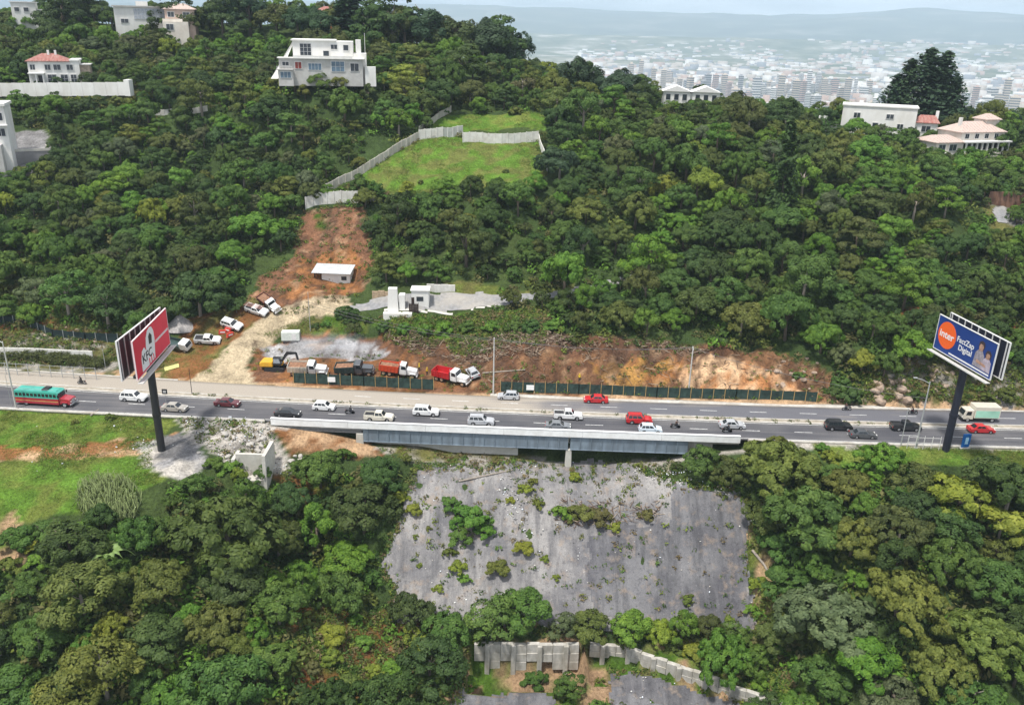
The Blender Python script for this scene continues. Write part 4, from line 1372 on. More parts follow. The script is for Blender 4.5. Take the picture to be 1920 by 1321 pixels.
SHAPE = {'round': 'round-crowned', 'broad': 'broad-crowned', 'tall': 'tall-crowned', 'fine': 'fine-leaved', 'big_leaf': 'big-leaved', 'sparse': 'thin-crowned', 'layered': 'layered', 'ragged': 'ragged-crowned', 'conifer': 'pointed', 'conifer_wide': 'spreading'}


def jitter_col(c, r, a=.16):
    f = 1 + r.uniform(-a, a)
    return (c[0] * f * (1 + r.uniform(-.12, .12)), c[1] * f, c[2] * f * (1 + r.uniform(-.15, .15)), 1)


def build_tree(t, r):
    e = empty('pine_tree' if t['kind'] == 'pine' else 'tree', (t['x'], t['y'], t['z'] - .2), r.uniform(0, 6.28))
    if t['kind'] == 'pine':
        me = CONIFERS[1] if t['form'] == 'conifer_wide' else r.choice((CONIFERS[0], CONIFERS[0], CONIFERS[2], CONIFERS[1]))
        c = link(bpy.data.objects.new('crown', me), e)
        k = t['R'] / (.30 if t['form'] == 'conifer_wide' else .23)
        c.scale = (k, k, t['H'])
        tr = link(bpy.data.objects.new('trunk', PINE_TRUNK), e)
        tr.scale = (t['H'], t['H'], t['H'])
    else:
        me = r.choice(CROWNS[t['form']])
        c = link(bpy.data.objects.new('crown', me), e)
        fl = {'round': .80, 'broad': .56, 'tall': 1.15, 'fine': .66, 'big_leaf': .8, 'sparse': .9, 'layered': 1.0, 'ragged': .95}[t['form']]
        ch = min(t['H'] * .8, t['R'] * 1.75 * (fl / .8) ** .5)
        zs = ch / (1.55 * fl)
        c.scale = (t['R'] * r.uniform(.88, 1.15), t['R'] * r.uniform(.88, 1.15), zs)
        c.location = (0, 0, t['H'] - ch + .1)
        tr = link(bpy.data.objects.new('trunk', r.choice(TRUNKS)), e)
        tr.scale = (t['H'] * 1.0, t['H'] * 1.0, t['H'])
    c.color = jitter_col(TINTS[t['tint']], r)
    return e


rb = random.Random(3)
pines = [t for t in TREES if t['kind'] == 'pine']
broad = sorted([t for t in TREES if t['kind'] != 'pine'], key=lambda t: -(t['pr'] + (1000 if t['fixed'] else 0)))
single, mass = broad[:300], broad[300:]
print('TREES', len(pines), len(broad))
add_labels([(build_tree(t, rb), f"{t['tint']} {SHAPE[t['form']]}", t['px'], t['py']) for t in single], 'tree', 'trees on the slopes', 'tree')
add_labels([(build_tree(t, rb), f"{t['tint']} {SHAPE[t['form']]}", t['px'], t['py']) for t in pines], 'pine tree', 'dark pines along the ridge', 'tree')
# the remaining trees read as one wood: one object that repeats the crowns and trunks above over its points
def wood_mat():
    m, n, l, b = new_mat('wood_foliage')
    ci = n.new('ShaderNodeAttribute'); ci.attribute_type = 'INSTANCER'; ci.attribute_name = 'Col'
    at = n.new('ShaderNodeAttribute'); at.attribute_name = 'tint'
    hs = n.new('ShaderNodeHueSaturation')
    for nm, lo, hi in (('Value', .6, 1.45), ('Hue', .515, .485)):
        mr = n.new('ShaderNodeMapRange'); mr.inputs[3].default_value = lo; mr.inputs[4].default_value = hi
        l.new(at.outputs['Fac'], mr.inputs[0]); l.new(mr.outputs[0], hs.inputs[nm])
    l.new(ci.outputs['Color'], hs.inputs['Color']); l.new(hs.outputs[0], b.inputs['Base Color'])
    b.inputs['Roughness'].default_value = .62; b.inputs['Specular IOR Level'].default_value = .22
    tr = n.new('ShaderNodeBsdfTranslucent'); l.new(hs.outputs[0], tr.inputs['Color'])
    ms = n.new('ShaderNodeMixShader'); ms.inputs[0].default_value = .22
    l.new(b.outputs[0], ms.inputs[1]); l.new(tr.outputs[0], ms.inputs[2]); l.new(ms.outputs[0], n['Material Output'].inputs['Surface'])
    return m


WOODM = wood_mat()
have = {}
for ob in bpy.data.objects:
    if ob.type == 'MESH' and ob.parent and ob.parent.name.startswith('tree') and ob.name.startswith(('crown', 'trunk')):
        have.setdefault(ob.data.name, ob)
src_crowns = [(f, have[me.name]) for f in ('round', 'broad', 'tall', 'fine', 'layered', 'ragged') for me in CROWNS[f] if me.name in have]
src_trunks = [have[me.name] for me in TRUNKS[:4] if me.name in have][:2]
rq = random.Random(17)
pos, scl, rot, idx, colr = [], [], [], [], []
FLAT = {'round': .80, 'broad': .58, 'tall': 1.15, 'fine': .68, 'layered': 1.0, 'ragged': .95}
for t in mass + OUTER:
    k = rq.randrange(len(src_crowns)) if t.get('form') not in FLAT else rq.choice([i for i, (f, _) in enumerate(src_crowns) if f == t['form']] or [0])
    fl = FLAT[src_crowns[k][0]]
    ch = min(t['H'] * .8, t['R'] * 1.75 * (fl / .8) ** .5)
    pos.append((t['x'], t['y'], t['z'] - .1 + t['H'] - ch)); scl.append((t['R'] * rq.uniform(.88, 1.15), t['R'] * rq.uniform(.88, 1.15), ch / (1.55 * fl)))
    rot.append(rq.uniform(0, 6.28)); idx.append(k); colr.append(jitter_col(TINTS[t['tint']], rb))
    pos.append((t['x'], t['y'], t['z'] - .2)); scl.append((t['H'],) * 3); rot.append(rq.uniform(0, 6.28)); idx.append(len(src_crowns) + rq.randrange(len(src_trunks))); colr.append((.1, .08, .06, 1))
me = bpy.data.meshes.new('distant_forest')
me.vertices.add(len(pos)); me.vertices.foreach_set('co', np.array(pos, np.float32).ravel())
for nm, ty, arr, key in (('scl', 'FLOAT_VECTOR', scl, 'vector'), ('rotz', 'FLOAT', rot, 'value'), ('idx', 'INT', idx, 'value'), ('Col', 'FLOAT_COLOR', colr, 'color')):
    a_ = me.attributes.new(nm, ty, 'POINT')
    a_.data.foreach_set(key, np.array(arr, np.int32 if ty == 'INT' else np.float32).ravel())
wood = link(bpy.data.objects.new('distant_forest', me))
ng = bpy.data.node_groups.new('wood', 'GeometryNodeTree')
ng.interface.new_socket('Geometry', in_out='INPUT', socket_type='NodeSocketGeometry'); ng.interface.new_socket('Geometry', in_out='OUTPUT', socket_type='NodeSocketGeometry')
gn, gl = ng.nodes, ng.links
gi, go_ = gn.new('NodeGroupInput'), gn.new('NodeGroupOutput')


def named(nm, ty):
    nd = gn.new('GeometryNodeInputNamedAttribute'); nd.data_type = ty; nd.inputs[0].default_value = nm
    return nd.outputs[0]


ns, nr_, ni = named('scl', 'FLOAT_VECTOR'), named('rotz', 'FLOAT'), named('idx', 'INT')
cx = gn.new('ShaderNodeCombineXYZ'); gl.new(nr_, cx.inputs[2])
jn = gn.new('GeometryNodeJoinGeometry')
for k, ob in enumerate([o_ for _, o_ in src_crowns] + src_trunks):
    oi = gn.new('GeometryNodeObjectInfo'); oi.transform_space = 'ORIGINAL'; oi.inputs[0].default_value = ob
    sm_ = gn.new('GeometryNodeSetMaterial'); sm_.inputs['Material'].default_value = WOODM if k < len(src_crowns) else BARK
    gl.new(oi.outputs['Geometry'], sm_.inputs[0])
    cmp_ = gn.new('FunctionNodeCompare'); cmp_.data_type = 'INT'; cmp_.operation = 'EQUAL'
    gl.new(ni, cmp_.inputs[2]); cmp_.inputs[3].default_value = k
    ip = gn.new('GeometryNodeInstanceOnPoints')
    gl.new(gi.outputs[0], ip.inputs['Points']); gl.new(cmp_.outputs[0], ip.inputs['Selection']); gl.new(sm_.outputs[0], ip.inputs['Instance'])
    gl.new(cx.outputs[0], ip.inputs['Rotation']); gl.new(ns, ip.inputs['Scale'])
    gl.new(ip.outputs[0], jn.inputs[0])
gl.new(jn.outputs[0], go_.inputs[0])
wood.modifiers.new('wood', 'NODES').node_group = ng
tag(wood, 'mixed green wood covering the upper hillside', 'forest', kind='stuff')

# ------------------------------------------------------------------ houses
WHITEW = pmat('white_render', (0.76, 0.75, 0.72), var=.06, scale=.6, rough=.85, dirt=(0.55, 0.52, 0.46), dirt_amt=.5, dirt_scale=.25, stretch=(1, 1, .4))
GREYW = pmat('grey_render', (0.50, 0.49, 0.47), var=.1, scale=.8, rough=.85, dirt=(0.33, 0.31, 0.28), dirt_amt=.5, dirt_scale=.3)
CREAM = pmat('cream_render', (0.70, 0.65, 0.58), var=.08, scale=.8, rough=.85, dirt=(0.48, 0.40, 0.32), dirt_amt=.5, dirt_scale=.3)
PINKW = pmat('pink_render', (0.58, 0.43, 0.36), var=.1, scale=.8, rough=.85)
STONEW = pmat('stone_cladding', (0.45, 0.36, 0.28), var=.3, scale=1.6, rough=.9, bump=.3)
ROOFT = pmat('terracotta_tiles', (0.30, 0.12, 0.10), var=.25, scale=2.2, rough=.85, bump=.4, stretch=(3, 1, 1), dirt=(0.42, 0.30, 0.26), dirt_amt=.6)
ROOFP = pmat('faded_tiles', (0.47, 0.37, 0.33), var=.25, scale=2.0, rough=.85, bump=.3, stretch=(3, 1, 1), dirt=(0.55, 0.42, 0.35), dirt_amt=.6)
GLASSD = pmat('dark_window_glass', (0.03, 0.038, 0.048), var=.2, scale=.7, rough=.12, spec=.7)
GLASSB = pmat('blue_window_glass', (0.10, 0.16, 0.22), var=.25, scale=.5, rough=.15, spec=.7)
FRAMEW = pmat('white_frame', (0.68, 0.67, 0.65), var=.05, rough=.6)
FRAMED = pmat('dark_frame', (0.05, 0.05, 0.055), var=.1, rough=.5)
ORANGEW = pmat('orange_render', (0.55, 0.24, 0.11), var=.12, scale=.8, rough=.85)


class House:
    def __init__(self, px, py, Y, rz, name, label, cat='house'):
        p = onY(px, py, Y)
        self.p = p
        self.e = empty(name, tuple(p), rz, label, cat)
        self.k = proj(p)[2] / FOC           # metres per pixel here

    def box(self, nm, mat, x0, x1, y0, y1, z0, z1, **kw):
        return MB().box(x0, x1, y0, y1, z0, z1, **kw).build(nm, mat, self.e)

    def win(self, x0, x1, z0, z1, y, nx=1, nz=1, glass=None, fr=None, nm='window'):
        """Window on a front wall whose face is at local y."""
        f = MB().box(x0 - .12, x1 + .12, y - .14, y + .1, z0 - .12, z1 + .12).build(nm, fr or FRAMEW, self.e)
        w = (x1 - x0) / nx; h = (z1 - z0) / nz; g = .05
        for i in range(nx):
            for j in range(nz):
                MB().box(x0 + i * w + g, x0 + (i + 1) * w - g, y - .17, y - .145, z0 + j * h + g, z0 + (j + 1) * h - g).build('pane', glass or GLASSD, f)
        return f

    def side_win(self, y0, y1, z0, z1, x, s=1):
        f = MB().box(min(x, x + s * .12) - .02, max(x, x + s * .12), y0 - .1, y1 + .1, z0 - .1, z1 + .1).build('window', FRAMEW, self.e)
        a = x + s * .14
        MB().box(min(a, a + s * .02), max(a, a + s * .02), y0, y1, z0, z1).build('pane', GLASSD, f)

    def hip(self, mat, x0, x1, y0, y1, z0, h, over=.5, ridge=.35, nm='roof'):
        x0 -= over; x1 += over; y0 -= over; y1 += over
        ym = (y0 + y1) / 2; r = (x1 - x0) * ridge
        m = MB().add([(x0, y0, z0), (x1, y0, z0), (x1, y1, z0), (x0, y1, z0), (x0 + r, ym, z0 + h), (x1 - r, ym, z0 + h), (x0, y0, z0 - .2), (x1, y0, z0 - .2), (x1, y1, z0 - .2), (x0, y1, z0 - .2)],
                     [(0, 1, 5, 4), (1, 2, 5), (2, 3, 4, 5), (3, 0, 4), (9, 8, 7, 6), (6, 7, 1, 0), (7, 8, 2, 1), (8, 9, 3, 2), (9, 6, 0, 3)])
        ro = m.build(nm, mat, self.e)
        # rows of tiles as low ribs running down the front slope
        n = int((x1 - x0) / 1.1)
        rib = MB()
        for i in range(1, n):
            xx = x0 + i * (x1 - x0) / n
            t = 1.0 if x0 + r <= xx <= x1 - r else (xx - x0) / max(r, .1) if xx < x0 + r else (x1 - xx) / max(r, .1)
            rib.slab((xx - .09, y0 + .02, z0 + .08), (xx + .09, y0 + .02, z0 + .08), (xx + .09, y0 + (ym - y0) * t, z0 + h * t + .07), (xx - .09, y0 + (ym - y0) * t, z0 + h * t + .07), .1)
        rr_ = rib.build('tile_ribs', mat, ro); rr_['kind'] = 'stuff'
        return ro


# white two-storey house with the red roof
h = House(112, 157, 274, .36, 'white_house', 'white two-storey house with red tiled roof behind a long white wall')
h.box('wall', WHITEW, -8, 6.2, 0, 9, -4, 6.6)
h.box('side_wing', STONEW, 6.22, 9.0, 1.0, 8, -4, 5.4)
h.box('wing_roof', GREYW, 6.0, 9.4, .4, 8.4, 5.42, 5.7)
h.hip(ROOFT, -8, 3.2, 0, 9, 6.62, 2.0)
h.box('parapet', WHITEW, 3.6, 6.4, -.2, 9.1, 6.62, 7.1)
for xx in (-2.6, -.6): h.box('chimney', WHITEW, xx, xx + .6, 3.5, 4.1, 7.2, 9.6)
for a, b in ((-7.4, -6), (-3.4, -1.8), (-1.0, 1.0), (2.6, 4.4)): h.win(a, b, 4.0, 5.6, 0, nx=2)
for a, b in ((-3.0, -.6), (.6, 2.6), (3.4, 5.0)): h.win(a, b, .2, 2.7, 0, nx=2, nz=2)
h.win(6.7, 8.6, .1, 2.4, 1.0, nx=2)
h.box('door', FRAMED, -5.6, -4.4, -.12, -.002, 0, 2.4)
for xx in (-7.6, -5.9, -4.0): h.box('column', WHITEW, xx - .18, xx + .18, -2.2, -1.85, -2, 2.95)
h.box('porch_roof', WHITEW, -8, -3.6, -2.5, -.01, 2.96, 3.25)
# its long boundary wall
p0, p1 = onY(-20, 172, 268), onY(243, 170, 268)
wl_ = empty('boundary_wall', tuple(p0), 0, 'long plain white boundary wall below the house with red roof', 'wall')
Lw = p1[0] - p0[0]; dz = (p1[2] - p0[2])
nseg = 12
for i in range(nseg):
    a, b = Lw * i / nseg, Lw * (i + 1) / nseg
    MB().box(a + .03, b - .03, 0, .25, -1.4 + dz * i / nseg, 2.5 + dz * i / nseg).build('wall_panel', WHITEW, wl_)
MB().box(Lw - 1.4, Lw + .2, -.3, 2.5, -1.6 + dz, 3.1 + dz).build('end_pillar', WHITEW, wl_)
# white block at the edge of the picture with its car park
h = House(0, 296, 229, .34, 'white_building', 'white flat-roofed building beside the grey car park at the picture edge')
h.box('wall', WHITEW, -12, 3.0, 0, 9, -6, 13.2)
h.box('roof_edge', WHITEW, -12.3, 3.4, -.4, 9.3, 13.21, 13.9)
h.box('lower_block', GREYW, -12, 1.2, -2.6, -.02, -6, 3.6)
for z in (5.6, 9.6):
    for a, b in ((-6, -4), (-3, -1), (.4, 2.4)): h.win(a, b, z, z + 2, 0, nx=2)
h.win(-4, -2.4, .4, 2.4, -2.6, nx=2)
h.box('balcony', FRAMEW, .2, 3.3, -1.2, -.02, 8.3, 8.5)
cp = hits([(28, 252), (74, 250), (100, 306), (22, 312)])
zc = np.mean([p[2] for p in cp]) + .4
park = [(p[0], p[1]) for p in cp]
m = MB()
k = len(park)
m.add([(x, y, zc) for x, y in park] + [(x, y, zc - 4.6) for x, y in park], [(3, 2, 1, 0), (0, 1, 5, 4), (1, 2, 6, 5), (2, 3, 7, 6), (3, 0, 4, 7)])
po = m.build('pavement', pmat('car_park_paving', (0.30, 0.29, 0.29), var=.2, scale=.5, rough=.9, dirt=(0.20, 0.195, 0.19), dirt_amt=.7, dirt_scale=.15)); tag(po, kind='structure')
m = MB()
a, b = Vector((*park[1], zc)), Vector((*park[2], zc))
c = Vector((*park[3], zc))
for u, v in ((a, b), (b, c)):
    d = (v - u).normalized(); q = Vector((-d.y, d.x, 0)) * .12
    m.add([u - q, v - q, v + q, u + q, u - q + Vector((0, 0, .7)), v - q + Vector((0, 0, .7)), v + q + Vector((0, 0, .7)), u + q + Vector((0, 0, .7))], [(0, 1, 5, 4), (1, 2, 6, 5), (2, 3, 7, 6), (3, 0, 4, 7), (4, 5, 6, 7)])
kk = m.build('kerb', PALEC, po)
# top-left small white house
h = House(60, 42, 332, .4, 'white_house', 'small white stepped house near the ridge above the red-roofed house')
h.box('wall', WHITEW, -6, 2.0, 0, 7, -4, 6.6); h.box('wing', WHITEW, 2.02, 6, .6, 7, -4, 4.2)
h.box('roof', FRAMEW, -6.3, 2.2, -.3, 7.3, 6.61, 6.95); h.box('wing_roof', FRAMEW, 2.21, 6.3, .3, 7.2, 4.21, 4.5)
for a, b in ((-5, -3.4), (-2, -.4)): h.win(a, b, 3.6, 5, 0)
h.win(3, 4.8, 1.4, 2.8, .6)
# white hall with the gridded front
h = House(268, 56, 332, .36, 'white_hall', 'white hall with a gridded upper front on the ridge top')
h.box('wall', WHITEW, -9, 9, 0, 12, -6, 7.6)
h.box('roof', GREYW, -9.5, 9.5, -.6, 12.5, 7.61, 8.1)
h.box('roof_tank', WHITEW, -1.5, 2.5, 3, 6, 8.11, 9.6)
h.win(-2.4, 8.6, 3.6, 7.2, 0, nx=9, nz=3, glass=pmat('pale_glass', (0.42, 0.45, 0.5), rough=.3))
h.win(-7, -4.5, 2.2, 3.6, 0, nx=2)
# brown and pink house beside it
h = House(340, 60, 326, .2, 'pink_house', 'pink and brown house with dark windows beside the white hall')
h.box('wall', PINKW, -5, 5, 0, 7, -5, 7.6); h.box('wing', CREAM, -5.6, 3, -2.5, -.02, -5, 3.4)
h.hip(ROOFP, -5, 5, 0, 7, 7.62, 1.8); h.box('balcony', CREAM, -5.7, 1, -1.6, -.03, 3.41, 4.3)
for a, b in ((-4, -1.8), (1.2, 3.4)): h.win(a, b, 4.9, 6.6, 0, nx=2)
h.win(-4.5, -2, .6, 2.6, -2.5, nx=2)
# orange house behind the pines
h = House(612, 40, 332, 0, 'orange_house', 'orange house with tiled roof peeking between the ridge pines')
h.box('wall', ORANGEW, -3.2, 3.2, 0, 5, -4, 3.6); h.hip(ROOFT, -3.2, 3.2, 0, 5, 3.62, 1.4); h.win(-1.5, .3, 1.2, 2.6, 0)
# white terraced modern house
h = House(606, 138, 256, .16, 'white_villa', 'large white terraced modern house with gridded window above the wooded slope')
h.box('wall', WHITEW, -9.0, 9.4, 2.5, 11, -4.5, 11.4)
h.box('roof_slab', WHITEW, -9.4, 4.2, 2.0, 11.4, 11.41, 11.9)
h.box('roof_block', WHITEW, 10.2, 11.8, 4, 8, 5.6, 12.0)
h.box('lower_wall', GREYW, -13.2, 12.2, 0, 2.48, -4.5, 5.2)
h.box('terrace', WHITEW, -13.6, 12.8, -.7, 3.0, 5.21, 5.55)
h.box('side_wing', WHITEW, 9.42, 13.4, 2.6, 10, -4.5, 7.2)
h.win(-6.8, -3.4, 6.2, 10.4, 2.5, nx=3, nz=3)
h.win(2.6, 4.6, 8.6, 10.2, 2.5, nx=2); h.win(6.4, 8.0, 8.2, 10.2, 2.5, nx=1)
h.win(.2, 2.0, 6.0, 8.0, 2.5, nx=1)
h.win(-4.4, -.4, 1.2, 3.6, 0, nx=4, glass=GLASSB); h.win(2.6, 6.6, .8, 4.4, 0, nx=3, nz=2, glass=GLASSB); h.win(8.4, 11.0, 1.0, 3.8, 0, nx=2)
h.win(-8.4, -6.4, 1.6, 4.0, 0, nx=2, glass=pmat('red_blind', (0.22, 0.045, 0.035), rough=.6))
h.win(-12.2, -10.2, 2.6, 4.0, 0, nx=2)
h.box('balcony', GREYW, -13.9, -8.9, -2.6, -.72, 1.2, 1.5)
for i in range(6): h.box('balustrade_post', FRAMEW, -13.7 + i * .9, -13.62 + i * .9, -2.5, -2.42, 1.51, 2.4)
h.box('balcony_rail', FRAMEW, -13.8, -9, -2.54, -2.38, 2.41, 2.5)
h.box('garage', GREYW, -13.4, -8.95, -2.0, -.02, -4.5, 1.18); h.win(-12.8, -9.6, -1.6, .6, -2.0, nx=3, glass=GLASSB)
m = MB().add([(-15.8, -1.5, -2), (-13.62, -1.5, -2), (-9.05, 4, 9.8), (-9.05, 4, 11), (-15.8, -.9, -2), (-13.62, -.9, -2), (-9.05, 4.6, 9.8), (-9.05, 4.6, 11)], [(0, 1, 2, 3), (7, 6, 5, 4), (0, 3, 7, 4), (1, 5, 6, 2), (3, 2, 6, 7), (0, 4, 5, 1)])
m.build('stair_wall', WHITEW, h.e)
h.box('mast', FRAMEW, 13.0, 13.14, 3, 3.14, 7.21, 14.5)
h.e.scale = (.92, .92, .76); h.box('side_stair', WHITEW, 12.85, 16.2, .5, 2.4, -4.5, 2.6); h.box('terrace_rail', WHITEW, -8.8, 9.2, -.6, -.5, 5.56, 6.3)
# gabled white house on the saddle
h = House(1295, 192, 306, -.12, 'white_house', 'white house with two low gabled roofs on the saddle before the city')
for a, b in ((-9.6, -.4), (.4, 9.6)):
    h.box('wall', WHITEW, a, b, 0, 8, -5, 3.4)
    mid = (a + b) / 2
    m = MB().add([(a - .4, -.5, 3.42), (b + .4, -.5, 3.42), (mid, -.5, 5.3), (a - .4, 8.5, 3.42), (b + .4, 8.5, 3.42), (mid, 8.5, 5.3)], [(0, 1, 2), (5, 4, 3), (1, 4, 5, 2), (0, 2, 5, 3), (0, 3, 4, 1)])
    m.build('roof', pmat('white_roof', (0.72, 0.71, 0.69), var=.06), h.e)
    for i in range(3): h.win(a + 1.0 + i * 2.8, a + 2.6 + i * 2.8, .6, 2.6, 0)
h.box('link_wall', WHITEW, -.39, .39, .5, 7, -5, 3.0)
# flat white house with red roofed wing
h = House(1643, 246, 281, -.36, 'white_house', 'flat-roofed white house with red tiled wing below the great dark conifers')
h.box('wall', WHITEW, -11, 11, 0, 9, -6, 7.4); h.box('roof_edge', WHITEW, -11.3, 11.3, -.3, 9.3, 7.41, 7.8); h.box('chimney', WHITEW, -6.4, -5.2, 2, 3.2, 7.81, 9.0)
h.win(2.2, 4.4, 4.0, 5.4, 0, nx=2); h.win(-7.5, -5.5, 3.8, 5.4, 0, nx=2); h.win(-1.5, .2, 1.2, 2.6, 0); h.win(5.8, 7.6, 1.0, 2.6, 0, nx=2)
h.box('red_wing', WHITEW, 11.02, 17.6, 1.0, 8, -6, 3.4); h.hip(ROOFT, 11.3, 17.6, 1.0, 8, 3.42, 2.0, ridge=.2); h.win(13.0, 15.6, .6, 2.4, 1.0, nx=2); h.box('chimney', WHITEW, 16.6, 17.5, 4, 5, 4.4, 6.8)
h.box('annex', WHITEW, -18, -15.4, 1, 5, -6, 3.6); h.box('garden_wall', WHITEW, -15.38, -11.02, 2, 2.3, -6, 1.2)
# villa with columns
h = House(1822, 284, 259, .3, 'columned_villa', 'cream villa with white columns and faded terracotta roofs at the hill edge')
h.box('wall', CREAM, -3.5, 12.4, 1.5, 11, -6, 5.4); h.hip(ROOFP, -3.5, 12.4, 1.5, 11, 5.42, 2.6, ridge=.3)
h.box('low_wing', CREAM, -13.2, -3.52, 0, 9, -6, 2.8); h.hip(ROOFP, -13.2, -3.9, 0, 9, 2.82, 1.6, ridge=.2)
h.box('front_wall', CREAM, -3.4, 12.9, -1.0, 1.48, -6, -.3)
h.box('colonnade_roof', FRAMEW, -3.8, 13.2, -1.2, 1.49, 2.6, 3.0)
for i in range(9): h.box('column', WHITEW, -3.3 + i * 1.95, -2.95 + i * 1.95, -.9, -.55, -.29, 2.59)
for i in range(8): h.win(-2.6 + i * 1.95, -1.5 + i * 1.95, .2, 2.2, 1.5)
for i in range(4): h.win(-2.2 + i * 3.6, -.8 + i * 3.6, 3.5, 4.9, 1.5, nx=2)
h.win(-12.4, -10, .3, 2.2, 0, nx=2); h.win(-8.6, -6, .3, 2.2, 0, nx=2)
h.box('tower_room', CREAM, 8.2, 13.0, 5, 10, 5.43, 8.6); h.hip(ROOFP, 8.2, 13.0, 5, 10, 8.62, 1.5); h.box('chimney', WHITEW, -1.6, -.8, 5, 5.8, 6.4, 9.2)
h.box('porch', WHITEW, -13.4, -9.0, -2.2, -.02, -6, -.1)
# roof peeping out of the trees beside the field, and the earth wall by the side road
h = House(728, 214, 262, .2, 'orange_house', 'small house with orange roof half hidden by trees beside the grass field')
h.box('wall', WHITEW, -2.6, 2.6, 0, 4, -3, 2.2); h.hip(ROOFP, -2.6, 2.6, 0, 4, 2.22, 1.6); h.win(-1.2, .6, .6, 1.6, 0)
h = House(1895, 378, 219, -.1, 'garden_wall', 'red-brown garden wall above the small side road', 'wall')
for i in range(6): h.box('wall_panel', pmat('red_brown_wall', (0.20, 0.11, 0.075), var=.2, scale=1.2), -5.5 + i * 2.2, -3.36 + i * 2.2, 0, .3, -3, 2.4)

# ------------------------------------------------------------------ precast walls on the slope
PRECAST = pmat('precast_panel', (0.52, 0.49, 0.43), var=.15, scale=.9, rough=.9, dirt=(0.34, 0.31, 0.26), dirt_amt=.7, dirt_scale=.5, stretch=(1, 1, .4))
PRECASTW = pmat('white_precast_panel', (0.66, 0.65, 0.61), var=.1, scale=.9, rough=.9, dirt=(0.45, 0.42, 0.36), dirt_amt=.6, dirt_scale=.5)


def panel_wall(name, pix, hgt, plen, mat, label, lift=0.0, posts=True, tilt=0.0):
    P = [Vector(p) for p in hits(pix)]
    e = empty(name, P[0], 0, label, 'wall')
    o0 = P[0]
    rw = random.Random(len(pix) * 7 + int(pix[0][0]))
    for a, b in zip(P[:-1], P[1:]):
        L = (b - a).length; n = max(1, round(L / plen))
        for i in range(n):
            u = a + (b - a) * (i / n); v = a + (b - a) * ((i + 1) / n)
            d = (v - u); d.z = 0
            d.normalize(); q = Vector((-d.y, d.x, 0)) * .09
            ha, hb = float(height(u.x, u.y)), float(height(v.x, v.y)); zu = min(ha, hb); jt = rw.uniform(-.06, .06) + lift
            zt = ha + hgt + jt
            u2, v2 = u + d * .07, v - d * .07
            pts = []
            for top_ in (0, 1):
                for w, s, hh in ((u2, -1, ha), (v2, -1, hb), (v2, 1, hb), (u2, 1, ha)):
                    pts.append(Vector((w.x, w.y, hh + hgt + jt if top_ else zu - .8)) + q * s - o0)
            MB().add(pts, [(3, 2, 1, 0), (4, 5, 6, 7), (0, 1, 5, 4), (1, 2, 6, 5), (2, 3, 7, 6), (3, 0, 4, 7)]).build('wall_panel', mat, e)
            if posts:
                x, y = u.x - o0.x, u.y - o0.y
                MB().box(x - .11, x + .11, y - .2, y + .2, zu - .8 - o0.z, zt + .10 - o0.z).build('post', mat, e)
    return e


panel_wall('precast_wall', [(574, 392), (600, 384), (640, 380), (672, 380)], 3.0, 1.7, PRECASTW, 'white precast panel wall at the top of the orange soil cut')
panel_wall('precast_wall', [(672, 379), (706, 378)], 2.0, 1.7, PRECAST, 'short grey wall continuing the panel wall above the soil cut')
panel_wall('precast_wall', [(612, 362), (660, 338), (694, 318), (745, 285), (786, 262)], 2.2, 2.0, PRECAST, 'grey panel wall climbing the left side of the grass field')
panel_wall('precast_wall', [(786, 262), (830, 257), (868, 253)], 2.7, 1.9, PRECASTW, 'pale slatted wall along the top left edge of the grass field')
panel_wall('precast_wall', [(868, 267), (940, 269), (1010, 265)], 2.7, 1.9, PRECASTW, 'pale slatted wall along the top of the grass field')
panel_wall('precast_wall', [(1010, 266), (1018, 290), (1026, 324)], 2.0, 2.2, PRECASTW, 'thin pale wall down the right edge of the grass field')
panel_wall('precast_wall', [(786, 250), (812, 232), (846, 210)], 1.8, 2.2, PRECAST, 'grey wall climbing beside the upper grass field')
panel_wall('precast_wall', [(243, 222), (275, 216), (390, 208)], 1.6, 2.4, PRECASTW, 'low white wall glimpsed between trees on the wooded hillside')

# ------------------------------------------------------------------ lower retaining walls on the ravine side
RETW = pmat('retaining_block', (0.47, 0.45, 0.41), var=.22, scale=1.4, rough=.95, bump=.4, dirt=(0.27, 0.25, 0.2), dirt_amt=.8, dirt_scale=.6, stretch=(1, 1, .5))


